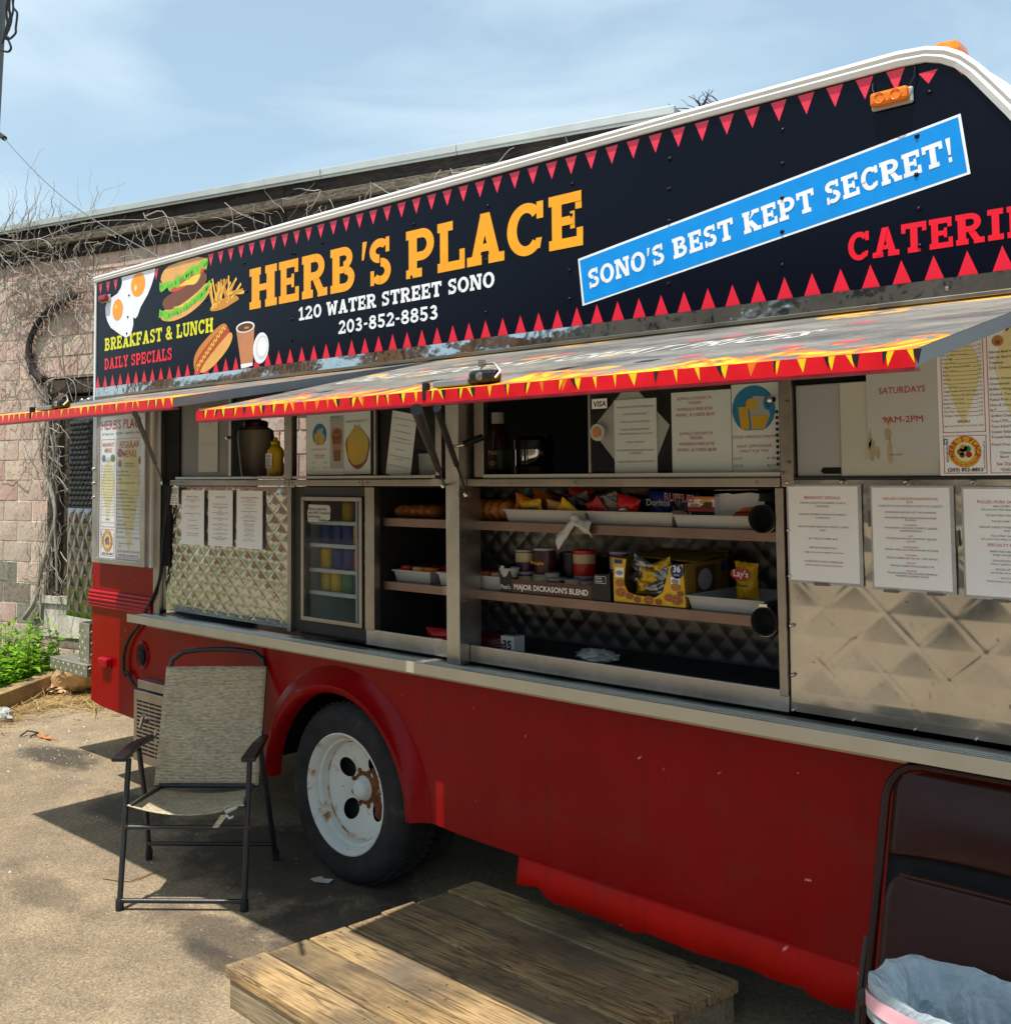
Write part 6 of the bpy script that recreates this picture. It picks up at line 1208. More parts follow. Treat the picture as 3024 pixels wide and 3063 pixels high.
m = MB(); m.tube([(-1.36,.32,1.72),(-1.35,.32,1.80),(-1.33,.31,1.855),(-1.31,.3,1.86)], .003, 6); m.tube([(-1.34,.32,1.72),(-1.325,.32,1.84),(-1.305,.31,1.865)], .003, 6); m.box(-1.40,-1.30,.30,.40,1.712,1.80); tag(m.build('black_caddy', ['black plastic']), 'black caddy with thin wires left of the drink jar', 'caddy')
t = thing('syrup_bottle', 'dark syrup bottle with ribbed white cap and green label behind the right window', 'bottle', (.498,.25,1.712))
m = MB(); m.lathe([(.048,0),(.052,.01),(.052,.09),(.046,.13),(.028,.19),(.022,.205)], (.498,.25,1.712), 'z', 26); m.build('bottle_body', ['amber syrup'], t)
m = MB(); m.lathe([(.025,.203),(.025,.248),(.0,.25)], (.498,.25,1.712), 'z', 18); m.build('bottle_cap', ['paper_grey'], t)
m = MB(); m.lathe([(.0527,.02),(.0527,.095)], (.498,.25,1.712), 'z', 26); q = m.build('bottle_label', ['goods green' if False else 'dark green label'], t)
m = MB(); write(m, 'Malt', Vector((.52,.193,1.79)), UX, VZ, .018, 0, 'c', .05, .02, .2); ell(m, .518, 1.755, .018, .012, .1925, 1, 14); m.build('lettering', ['goods beige','bread'], t)
t = thing('coffee_airpot', 'steel coffee pot with black lid and collar behind the right window', 'coffee pot', (.594,.36,1.712))
m = MB(); m.lathe([(.076,.03),(.078,.035),(.078,.098)], (.594,.36,1.712), 'z', 32); m.build('pot_body', ['mirror strip'], t)
m = MB(); m.lathe([(.074,0),(.08,.004),(.08,.03),(.0,.03)], (.594,.36,1.712), 'z', 28); m.lathe([(.080,.098),(.082,.106),(.082,.135),(.06,.150),(.0,.152)], (.594,.36,1.712), 'z', 28); m.box(.51,.525,.34,.38,1.80,1.85); m.box(.63,.68,.345,.375,1.855,1.87); m.build('pot_lid', ['black plastic'], t)
jx0, jx1 = at(*tB(97,500),.08).x, at(*tB(200,500),.08).x; jz = at(*tB(150,487),.08).z
m = MB(); m.prism([(jx0+.008,1.712),(jx1-.008,1.712),(jx1-.002,jz-.012),(jx0+.002,jz-.012)], .08, .15, 0); m.box(jx0,jx1,.075,.155,jz-.012,jz,0); tag(m.build('white_jug', ['off white enamel'], None, .008), 'square white container behind the window beside the square post', 'container')
m = MB(); m.blob((1.10,.30,1.745), (.05,.04,.04), 0, .5, 3, 18, 10, 7); tag(m.build('tied_bag', ['paper_grey']), 'small pale tied bag in the dark right window left of the pane', 'bag')
m = MB(); m.box(.56,.66,1.0,1.1,1.80,1.92,0); m.box(.75,1.0,1.2,1.25,1.72,2.1,0); tag(m.build('coffee_machine', ['dark frame'], None, .01), 'dark coffee machine standing deep inside the truck', 'machine')
# hanging power cord
m = MB(); q = [tA(497,770),tA(488,860),tA(470,960),tA(455,1080),tA(446,1200),tA(432,1310),tA(392,1415),tA(345,1500),tA(318,1560),tA(272,1620),tA(240,1690),tA(228,1770),tA(236,1850),tE(248,20),tE(282,85),tE(322,118),tE(356,138)]
ys = [-.02]*9+[-.16 if False else -.02]*8; P_ = [at(a[0], a[1], y_) for a, y_ in zip(q, ys)]
cu = []
for i in range(len(P_)-1):
    p0, p1, p2, p3 = P_[max(i-1,0)], P_[i], P_[i+1], P_[min(i+2,len(P_)-1)]
    for t in (0,.25,.5,.75): cu.append(.5*((2*p1)+(p2-p0)*t+(2*p0-5*p1+4*p2-p3)*t*t+(3*p1-p0-3*p2+p3)*t**3))
cu.append(P_[-1]); m.tube(cu, .0085, 8); tag(m.build('power_cord', ['black rubber']), 'thick black cord hanging down the red rear corner beside the menu case', 'cord')
# ------------------------------------------------------------------ ground
def stuff(o): o['kind'] = 'stuff'; return o
m = MB()
def gr(u, v):
    x, y_ = -14+u*26, -14+v*20; return (x, y_, .006*noise.noise(Vector((x*.5, y_*.5, 0)))*min(1, max(0, (-y_-1.2)))-.0)
m.grid(gr, 60, 50, 0, True); o = m.build('ground', ['dusty asphalt']); o['kind'] = 'structure'
m = MB(); m.poly([(-400,-400,-.03),(400,-400,-.03),(400,400,-.03),(-400,400,-.03)]); o = m.build('terrain', ['far ground']); o['kind'] = 'structure'
m = MB(); m.poly([(-30,-6.6,.012),(-4.2,-6.6,.012),(-4.2,-3.9,.012),(-30,-3.9,.012)]); o = m.build('lawn', ['lawn green']); o['kind'] = 'structure'
# ------------------------------------------------------------------ the block building behind, 14 degrees off the truck
BO = Vector((-6.2, 1.24, 0)); BU = Vector((.969, .249, 0)).normalized(); BN = Vector((BU.y, -BU.x, 0))  # BN points out to the lot
if BN.y > 0: BN = -BN
def bw(u, v, z): return BO+BU*u+BN*v+Vector((0,0,z))
def bh(px, py, v=0): 
    p = onp(px, py, BO+BN*v, BN); return (p-BO).dot(BU), p.z
blg = thing('block_building', 'old painted block building with weathered timber eaves and pale metal roof edge', 'building', (-6.2,1.24,0))
u_l, u_r, z_t = -2.6, bh(2110, 330)[0], bh(0, 797)[1]
roof_l, roof_r = bh(0, 690), bh(2040, 330)
zc = roof_l[1]; print('roof z', roof_l, roof_r, 'wall top', z_t, 'block h test', bh(90,1376), bh(90,1443))
EZ = 3.42 if z_t < 3.0 else z_t
def bbox(m, u0, u1, v0, v1, z0, z1, mi=0): return m.hexa([bw(u0,v1,z0),bw(u1,v1,z0),bw(u1,v0,z0),bw(u0,v0,z0),bw(u0,v1,z1),bw(u1,v1,z1),bw(u1,v0,z1),bw(u0,v0,z1)], mi)
dl, dtop = bh(150,1140); dr_, _ = bh(300,1140); _, dbot = bh(200,1790)
m = MB(); bbox(m, u_l, dl, -.25, -.004, -.1, z_t); bbox(m, dr_+.12, u_r, -.25, -.012, -.1, z_t); bbox(m, dl, dr_+.12, -.25, -.012, dtop+.02, z_t); bbox(m, dl, dr_+.12, -.25, -.012, -.1, dbot); m.build('wall', ['mortar'], blg)
m = MB(); bbox(m, u_l, u_r, -4, -.25, -.1, z_t); m.build('wall', ['dark interior'], blg)
# blocks, one object each, mesh shared by size
BHt, BL = .184, .38; rb = random.Random(11); shared = {}
z0_ = bh(90, 1376)[1]; base = z0_-math.floor(z0_/BHt)*BHt
def block(u, z, w_, mat):
    key = (round(w_,2), mat, rb.randrange(3))
    if key not in shared:
        mm = MB(); t = .012; j = .005; e = .003; L_ = key[0]
        pts = [(j,j),(L_-j,j),(L_-j,BHt-j),(j,BHt-j)]; A_ = [BU*a+Vector((0,0,b))+BN*(-.013) for a, b in pts]; B_ = [BU*(a+(e if a < L_/2 else -e))+Vector((0,0,b+(e if b < .1 else -e)))+BN*(rb.uniform(-.002,.004)) for a, b in pts]
        mm.hexa([A_[0],A_[1],B_[1],B_[0],A_[3],A_[2],B_[2],B_[3]]); o = mm.build('brick', [mat], blg); shared[key] = o.data
    else:
        o = bpy.data.objects.new('brick', shared[key]); COL.objects.link(o); o.parent = blg
    o.location = BU*u+Vector((0,0,z))
nb = 0; row = 0; z = base-BHt*2
while z < z_t-.05:
    if z > -.15:
        u = -2.4+(row % 2)*BL/2
        while u < 3.3:
            w_ = BL
            a, b = u, u+w_
            zz_ = z+BHt > dbot+.03 and z < dtop-.02
            if zz_ and b > dl and a < dr_+.12:
                if a < dl-.05: w_ = dl-a
                else: u += w_; continue
            mat = 'bare block' if (z < .9 and rb.random() < .25) else 'painted block'
            if nb < 295: block(u, z, w_, mat); nb += 1
            u += BL if w_ == BL else BL
    z += BHt; row += 1
# door with frame, planks and an old window strip
df, dt2 = dl, dtop
m = MB(); bbox(m, dl-.0, dl+.14, -.10, .01, dbot, dtop); bbox(m, dr_+.0, dr_+.12, -.10, .01, dbot, dtop); m.build('door_frame', ['post wood'], blg)
m = MB(); bbox(m, dl, dr_+.12, -.10, .02, dtop-.12, dtop+.0); m.build('door_lintel', ['post wood'], blg)
dw0, dw1 = dl+.14, dr_; dh = dtop-.12-dbot
for i in range(9):
    zz0 = dbot+.02+i*(dh*.60)/9
    m = MB(); bbox(m, dw0+.05, dw1-.005, -.10, -.06+.004*(i % 2), zz0, zz0+dh*.60/9-.008); m.build('plank', ['door wood'], blg)
m = MB(); bbox(m, dw0, dw0+.05, -.10, -.045, dbot+.02, dtop-.12); bbox(m, dw0+.05, dw1, -.10, -.045, dbot+.02+dh*.60, dbot+.02+dh*.64); m.build('door_rail', ['door wood'], blg)
for k_ in range(2):
    m = MB(); bbox(m, dw0+.05, dw1-.01, -.10, -.085, dbot+.02+dh*(.64+.17*k_), dbot+.01+dh*(.80+.17*k_)); m.build('door_pane', ['old glass'], blg)
    m = MB(); bbox(m, dw0+.05, dw1-.01, -.085, -.05, dbot+.01+dh*(.80+.17*k_), dbot+.03+dh*(.80+.17*k_)); m.build('door_rail', ['door wood'], blg)
m = MB(); bbox(m, dl-.05, dr_+.15, -.05, .03, dbot-.05, dbot+.015); m.build('door_sill', ['mortar'], blg)
m = MB(); bbox(m, dl-.02, dr_+.9, -.01, .012, dbot-.34, dbot-.052); m.build('painted_patch', ['mortar'], blg)
# eaves: shade put into soffit and upper board colour, lit middle board, metal cap; long boards split in pieces
zt = z_t; zr = bh(0, 707)[1]; zcap = bh(0, 690)[1]
E1 = [u_l, .3, 3.0, 6.0, u_r]
hh_ = zr-zt
for i in range(4):
    a, b = E1[i]+.004, E1[i+1]-.004
    m = MB(); bbox(m, a, b, -.05, .030, zt-.02, zt+hh_*.34); m.build('fascia_board', ['fascia shaded wood'], blg, .006)
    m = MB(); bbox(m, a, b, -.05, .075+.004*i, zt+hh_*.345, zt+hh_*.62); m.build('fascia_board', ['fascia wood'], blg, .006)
    m = MB(); bbox(m, a, b, -.05, .055, zt+hh_*.625, zt+hh_*.99); m.build('fascia_board', ['fascia shaded wood'], blg, .006)
ue = bh(2035, 340)[0]
cap = [u_l, 1.2, 3.4, ue-1.6, ue]
for i in range(4):
    m = MB(); bbox(m, cap[i]+.003, cap[i+1]-.003, -.3, .115+.003*(i % 2), zr, zcap); bbox(m, cap[i]+.003, cap[i+1]-.003, .095, .105, zr-.02, zr-.001); m.build('roof_edge', ['roof metal'], blg, .004)
m = MB(); bbox(m, u_l, u_r, -4.1, -.3, z_t, zcap-.01); m.build('roof', ['roof tar'], blg)
# ------------------------------------------------------------------ invented stand-in buildings across the lot, added for steel and glass to mirror
def standin_building(x0, x1, y_, h, mat, label, nw, nf, name='standin_building'):
    t = thing(name, label, 'building', ((x0+x1)/2, y_, 0)); m = MB(); m.box(x0,x1,y_-8,y_,0,h); m.build('wall', [mat], t); m = MB(); m.box(x0-.2,x1+.2,y_-8.2,y_+.2,h,h+.35); m.build('parapet', ['aged aluminium'], t)
    for f in range(nf):
        for i in range(nw):
            xx = x0+(i+.5)*(x1-x0)/nw; m = MB(); m.box(xx-.55,xx+.55,y_+.002,y_+.05,.9+f*h/nf,.9+f*h/nf+min(1.5,h/nf-1.1)); m.build('window', ['dark frame'], t)
standin_building(-34,-16,-17,5.2,'far brick','tan brick stand-in building, unseen, added across the lot for the polished strip to mirror',6,2)
standin_building(-15,2,-19,6.4,'far grey','grey stand-in building, unseen, added across the lot for mirror reflections',6,3)
standin_building(3,22,-17,4.4,'far brick','low brown brick stand-in building, unseen, added across the lot right of the grey one',6,2)
# ------------------------------------------------------------------ climbing vine on the wall
vine = thing('climbing_vine', 'bare tangled grey vine climbing the block wall left of the truck', 'vine', tuple(bw(.2,0,0)))
rv = random.Random(21)
def vine_path(pts, r, name='vine_stem', mat='vine wood', parent=vine, seg=5):
    m = MB(); P_ = [bw(*p) for p in pts]; c = []
    for i in range(len(P_)-1):
        p0, p1, p2, p3 = P_[max(i-1,0)], P_[i], P_[i+1], P_[min(i+2,len(P_)-1)]
        for t in (0,.33,.66): c.append(.5*((2*p1)+(p2-p0)*t+(2*p0-5*p1+4*p2-p3)*t*t+(3*p1-p0-3*p2+p3)*t**3))
    c.append(P_[-1]); n_ = len(c); m.tube(c, [r*(1-.6*i/n_) for i in range(n_)], seg); return m.build(name, [mat], parent)
def wp(px, py, v=.03): u, z = bh(px, py, v); return (u, v, z)
S_ = lambda a, b: (a*800/1546, 300+b*800/1546)
main = [(250,1620),(190,1560),(165,1450),(185,1350),(235,1260),(300,1195),(370,1160),(450,1130)]
vine_path([wp(*S_(a,b), .05) for a, b in main], .035, 'vine_trunk', 'vine dark', seg=8)
trunk2 = [(140,1450),(210,1340),(230,1200),(290,1000),(320,850),(290,700),(240,540),(250,400),(270,250),(260,100)]
vine_path([wp(a*.5175, 1100+b*.5175, .05) for a, b in trunk2], .022, 'vine_trunk', 'vine wood', seg=7)
vine_path([wp(a*.5175, 1100+b*.5175, .07) for a, b in [(330,1290),(325,1100),(315,930),(320,800),(290,640),(310,500),(280,330)]], .010)
# hanging loops traced along the eaves
for pts, r in (([(0,870),(60,900),(120,830),(230,800),(300,850),(310,960),(330,1010)],.011),([(30,1010),(100,930),(170,900),(260,910),(350,860),(440,770)],.010),([(0,800),(110,810),(240,795),(400,730),(560,700),(700,690),(840,690)],.009),([(370,1170),(430,1050),(470,960),(515,865)],.012),([(840,670),(940,640),(990,760),(1000,880)],.010),([(880,720),(870,760),(900,830),(905,900)],.009),([(1300,590),(1340,640),(1350,790)],.007),([(1310,600),(1380,650),(1500,700),(1546,715)],.007),([(0,1180),(120,1080),(170,990),(300,1100),(400,1060)],.010),([(60,1250),(160,1180),(260,1060),(330,960)],.009),([(0,1060),(90,1120),(200,1150),(320,1140),(440,1180),(530,1180)],.009),([(250,1640),(340,1600),(420,1620),(440,1700),(430,1750)],.010),([(360,1480),(380,1600),(420,1740)],.009),([(830,650),(860,690),(1000,680),(1050,870)],.008),([(20,760),(60,660),(100,650)],.008),([(0,740),(80,780),(190,680)],.006),([(170,740),(175,690),(130,700)],.006),([(520,1260),(510,1350),(380,1530),(330,1600)],.009),([(60,1370),(120,1460),(210,1640),(250,1700)],.010)):
    vine_path([wp(*S_(a,b), .13+rv.uniform(0,.04) if b < 900 else .05+rv.uniform(0,.03)) for a, b in pts], r*.62)
# fine twigs: nobody could count them
m = MB()
def twig(px, py, n, step, ang, r, v0):
    u, z = bh(px, py, v0); p = [bw(u, v0, z)]; a = ang; vv = v0
    for i in range(n):
        a += rv.gauss(0, .26); u += cos(a)*step; z += sin(a)*step-.0015; vv = min(.22, max(.015, vv+rv.gauss(0,.012))); p.append(bw(u, vv, z))
    m.tube(p, [r*(1-.7*i/(n+1)) for i in range(n+1)], 4)
for i in range(80):
    a, b = rv.uniform(-20, 560), rv.gauss(1000, 90); 
    if a > 540: a = rv.uniform(0, 540)
    px, py = S_(a, b); 
    if px < 285: twig(px, py, rv.randint(14, 30), .040, rv.uniform(-pi, pi), rv.uniform(.0028, .0055), .10)
for i in range(50):
    px, py = rv.uniform(-30, 285), rv.uniform(840, 1230); twig(px, py, rv.randint(6, 14), .04, rv.uniform(-pi, pi), rv.uniform(.0025, .005), .03)
for i in range(70):
    px, py = rv.gauss(140, 26), rv.uniform(1150, 1780); twig(px, py, rv.randint(8, 16), .04, rv.choice([pi/2, -pi/2])+rv.gauss(0,.4), rv.uniform(.003, .006), .05)
for i in range(90):
    f = rv.uniform(.02, 1); px = 60+f*1900; py = 712-(px)*.17+rv.uniform(5, 60); twig(px, py+12, rv.randint(5, 10), .04, rv.choice([0.0, pi+.0, -pi/2, -pi/2])+rv.gauss(0,.35), rv.uniform(.002, .0045), .13)
for i in range(26):
    px, py = rv.uniform(-20, 190), rv.uniform(650, 720); twig(px, py, rv.randint(5, 10), .04, pi/2+rv.gauss(0,.7), rv.uniform(.003,.005), .10)
m.build('twigs', ['vine wood'], vine, kind='stuff')
m = MB()
for i in range(150):
    t = rv.random(); j = rv.randrange(len(main)-1); q = (main[j][0]*(1-t)+main[j+1][0]*t, main[j][1]*(1-t)+main[j+1][1]*t); twig(*S_(q[0]+rv.gauss(0,9), q[1]+rv.gauss(0,9)), 5, .02, rv.uniform(-pi,pi), .004, .05)
m.build('root_hairs', ['vine dark'], vine, kind='stuff')
m = MB(); 
for i in range(22):
    px, py = rv.uniform(2060, 2180), 0; py = 345-(px-2060)*.26; twig(px, py+6, rv.randint(3, 6), .022, rv.choice([.3, .5, 2.6, 2.8, 1.3])+rv.gauss(0,.2), rv.uniform(.003,.006), -.1)
tag(m.build('dry_brush', ['vine dark']), 'dark dry twigs above the white roof rail past the metal roof edge', 'twigs')
# ------------------------------------------------------------------ weeds, timber, litter at the left
m = MB(); rw = random.Random(4)
def leafshape(p, d, w_, l_, bend, droop=0):
    side = d.cross(Vector((0,0,1))); side = side.normalized() if side.length > 1e-4 else Vector((1,0,0)); up = side.cross(d).normalized()
    a = p; b = p+d*l_*.35+side*w_*.5-up*0; c = p+d*l_*.35-side*w_*.5; e = p+d*l_*.72+side*w_*.36-Vector((0,0,bend*.4*l_)); f = p+d*l_*.72-side*w_*.36-Vector((0,0,bend*.4*l_)); t = p+d*l_-Vector((0,0,bend*l_)); mid = p+d*l_*.4-up*w_*.12
    m.add([a,b,e,t,f,c,mid], [(0,6,1),(1,6,2),(2,6,3),(3,6,4),(4,6,5),(5,6,0)], 0)
timA, timB = Vector((-4.05,-.32,0)), Vector((-5.08,1.06,0)); td = (timB-timA).normalized(); tn = Vector((-td.y, td.x, 0));
if tn.x > 0: tn = -tn
for i in range(1500):
    # behind the timber, in front of the wall
    u = rw.uniform(-.6, 2.0); v = rw.random()
    p0 = timA+td*rw.uniform(-.3, 2.2)+tn*rw.uniform(.18, 2.9)
    if i % 4 == 0: p0 = Vector((rw.uniform(-5.0,-2.8), rw.uniform(1.15,2.2), 0))
    
    bu = (p0-BO).dot(BU); bv = (p0-BO).dot(BN)
    if bv < .06: continue
    if p0.x > -2.75 and p0.y > -.2: continue
    if p0.x > -3.3 and p0.y < .95: continue
    H = rw.uniform(.22, .50)*(1.0 if bv > .5 else 1.1); ln = Vector((rw.gauss(0,.13), rw.gauss(0,.13), 1)).normalized(); top = p0+ln*H
    m.tube([p0, p0.lerp(top,.5)+Vector((rw.gauss(0,.01),rw.gauss(0,.01),0)), top], [.004,.003,.002], 4, 1, False)
    k = int(H/.030)
    for j in range(k):
        q = p0.lerp(top, (j+1)/k); a = rw.uniform(0, 2*pi) if j % 2 == 0 else a+pi+rw.gauss(0,.3); s_ = (.060+.055*rw.random())*(1.25-.7*(j/k))*1.15
        d = Vector((cos(a), sin(a), rw.uniform(.1,.8))).normalized(); leafshape(q, d, s_*rw.uniform(.45,.7), s_*rw.uniform(1.0,1.5), rw.uniform(.1,.6))
    for j in range(3): a = rw.uniform(0,2*pi); leafshape(top, Vector((cos(a),sin(a),1.6)).normalized(), .02, .05, .1)
o = m.build('weeds', ['weed leaf','weed leaf']); stuff(o); 
m = MB()
def soilf(u, v):
    p = timA-td*.6+td*(u*3.4)+tn*(.13+v*3.4); return (p.x, p.y, .05+.05*noise.noise(Vector((p.x*3,p.y*3,0))))
m.grid(soilf, 20, 20); o = m.build('planting_soil', ['soil']); o['kind'] = 'structure'
m = MB(); w_ = .135
A_, B_ = timA-td*.5, timB; z_ = .135
m.hexa([A_, B_, B_+tn*w_, A_+tn*w_, A_+Vector((0,0,z_)), B_+Vector((0,0,z_)), B_+tn*w_+Vector((0,0,z_)), A_+tn*w_+Vector((0,0,z_))])
o = m.build('landscape_timber', ['timber wood'], None, .008); tag(o, 'weathered square timber laid along the edge of the weed bed', 'timber')
c_ = timB+tn*.05; m = MB(); m.lathe([(.026,.1355),(.028,.139),(.0,.140)], tuple(timB-td*.36+tn*.06), 'z', 18); tag(m.build('bottle_cap', ['brushed aluminium']), 'flat grey metal disc lying on top of the timber', 'metal disc')
# straw and gravel litter
m = MB()
for i in range(820):
    t = rw.random(); p = timA+td*(t*1.5-.15)-tn*abs(rw.gauss(.04,.13)); p.z = .004+rw.random()*.014
    if rw.random() < .45: p = Vector((-4.62,.92,.004))+Vector((abs(rw.gauss(0,.35)), rw.gauss(0,.20)-.0, rw.random()*.03))
    if p.x > -3.3: continue
    a = rw.uniform(0, pi); L_ = rw.uniform(.08,.30); d = Vector((cos(a), sin(a), rw.gauss(0,.12))); n_ = d.cross(Vector((0,0,1))).normalized()*rw.uniform(.0016,.0042)
    q = p+d*L_*.5+Vector((0,0,.006*rw.random()))+n_*rw.uniform(-6,6); e = p+d*L_
    m.add([p-n_, q-n_, e-n_*.3, e+n_*.3, q+n_, p+n_], [(0,1,4,5),(1,2,3,4)], 0)
o = m.build('straw', ['straw']); stuff(o)
m = MB()
for i in range(1500):
    x, y_ = rw.gauss(-3.5, .75), rw.gauss(.30, .33)
    if rw.random() < .16: x, y_ = rw.uniform(-4.5, .5), rw.uniform(-1.7, .4)
    if x > -2.3 and y_ > .2: continue
    r = rw.uniform(.002,.0055) if rw.random() < .95 else rw.uniform(.006,.009)
    m.add([(x-r,y_,0),(x,y_-r,0),(x+r*1.2,y_,0),(x,y_+r,0),(x+rw.uniform(-.3,.3)*r,y_,r*.9)], [(0,1,4),(1,2,4),(2,3,4),(3,0,4)], rw.choice([0,0,0,0,1]))
o = m.build('gravel_bits', ['bare block','paper_grey']); stuff(o)
m = MB()
lc = Vector((-3.60,.26,.006)); pts = []
for i in range(22):
    a = 2*pi*i/22; r = (.085 if i % 3 == 0 else .035)*(1.3 if abs(cos(a)) > .7 else .8); pts.append((lc.x+r*cos(a)*1.1, lc.y+r*sin(a)*.6, lc.z+.01*(i % 3 == 0)))
m.poly(pts); m.tube([lc, lc+Vector((.16,.02,.008))], .003, 5); tag(m.build('oak_leaf', ['oak leaf']), 'dry orange oak leaf lying on the asphalt near the rear of the truck', 'leaf')
def sprig(name, label, pts, r, mat): m_ = MB(); m_.tube(pts, r, 5); tag(m_.build(name, [mat]), label, 'twig')
g1 = [atz(*tE(x, y_), .006) for x, y_ in ((110,1195),(190,1208),(270,1212),(340,1190),(405,1160))]
sprig('dry_twig', 'thin dry twig lying on the ground under the patio chair', g1, .003, 'straw')
sprig('dry_twig', 'short curved dead twig on the asphalt above the oak leaf', [(-3.72,.16,.01),(-3.75,.22,.03),(-3.68,.26,.02),(-3.66,.20,.01)], .006, 'vine dark')
m = MB(); q = atz(*tE(1355,1210), .004); m.poly([q+Vector(v) for v in ((-.05,-.02,0),(.0,-.035,.004),(.05,.0,.001),(.045,.03,.008),(.0,.02,.002),(-.04,.03,.0))]); tag(m.build('paper_scrap', ['paper_grey']), 'small pale scrap lying by the bottom of the truck tyre', 'scrap')
# crumpled paper bag
t = thing('paper_bag', 'crumpled brown paper bag lying at the end of the timber below the steps', 'bag', (-4.78,1.05,0))
m = MB()
def bagf(u, v):
    a = u*2*pi; th = v*pi; q = Vector((sin(th)*cos(a)*.20, sin(th)*sin(a)*.10, cos(th)*.12)); f = 1+.55*noise.noise(q*9+Vector((3,1,2)))+.25*noise.noise(q*24)
    q = Vector((q.x*f, q.y*f, q.z*f)); q = Matrix.Rotation(-.7, 3, 'Y') @ q; return Vector((-4.76,1.03,.16))+q
m.grid(bagf, 30, 18, 0, False); m.build('bag_body', ['paper bag'], t)
m = MB(); m.blob((-4.93,.95,.035), (.13,.08,.03), 0, 1.0, 6, 20, 12, 3); m.build('bag_flap', ['paper bag'], t)
m = MB(); m.blob((-4.98,.80,.02), (.04,.025,.015), 0, .4, 5, 12, 8, 3); tag(m.build('dark_stone', ['black rubber']), 'dark smooth stone beside the brown paper bag', 'stone')
m = MB(); m.tube([(-5.0,.98,.02),(-5.02,.96,.14),(-4.98,.97,.2),(-4.95,.98,.16),(-4.99,.96,.05)], .004, 6); tag(m.build('loose_string', ['straw']), 'loop of pale string standing beside the brown paper bag', 'string')
m = MB(); q = atz(8, 2140, .03); m.blob(q, (.10,.06,.05), 0, .9, 7, 16, 10, 2); tag(m.build('plastic_scrap', ['clear plastic']), 'white plastic scrap at the left edge in front of the timber', 'scrap')
# ------------------------------------------------------------------ wooden platform
A0, B0, C0 = atz(666+2,2888,.13) if False else Vector((.319,-.893,0)), Vector((.457,.156,0)), Vector((1.612,.114,0))
U_ = (C0-B0).normalized(); V_ = (A0-B0); wid = V_.length; V_.normalize()
plat = thing('wooden_platform', 'low weathered wooden platform of wide boards standing before the serving counter', 'platform', tuple(B0))
rp = random.Random(3); nbd = 7; bw_ = wid/nbd; Lb = 1.165
ang = math.atan2(U_.y, U_.x)
def piece(name, u0, u1, v0, v1, z0, z1, mat, bev=.004, skew=0):
    m_ = MB(); L = [U_*(a-u0)+V_*(b-v0) for a, b in ((u0,v0),(u1,v0),(u1,v1),(u0,v1))]; up = Vector((0,0,z1-z0))
    m_.hexa([L[3], L[2], L[1], L[0], L[3]+up, L[2]+up, L[1]+up, L[0]+up])
    o = m_.build(name, [mat], None, bev); o.parent = plat; o.location = U_*u0+V_*v0+Vector((0,0,z0)); return o
for i in range(nbd):
    piece('board', rp.uniform(-.012,.014), Lb+rp.uniform(-.006,.006), i*bw_+.0045, (i+1)*bw_-.0045, .092, .130+rp.uniform(-.002,.002), 'deck board wood', .005, rp.uniform(-.002,.002))
piece('rim_joist', .012, Lb-.012, wid-.050, wid-.012, .0, .0905, 'deck side wood', .004)
piece('rim_joist', .012, Lb-.012, .012, .050, .0, .0905, 'deck side wood', .004)
for u0 in (.012, .56, Lb-.050): piece('cross_joist', u0, u0+.038, .051, wid-.051, .0, .0905, 'deck side wood', .004)
m = MB()
for i in range(nbd):
    for uu in (.035, .58, Lb-.03):
        for vv in (.3, .7):
            q = B0+U_*(uu+rp.uniform(-.006,.006))+V_*((i+vv)*bw_)+Vector((0,0,.1325)); m.lathe([(.0035,0),(.0,.0006)], tuple(q), 'z', 6)
m.build('nail_heads', ['vine dark'], plat, kind='stuff')
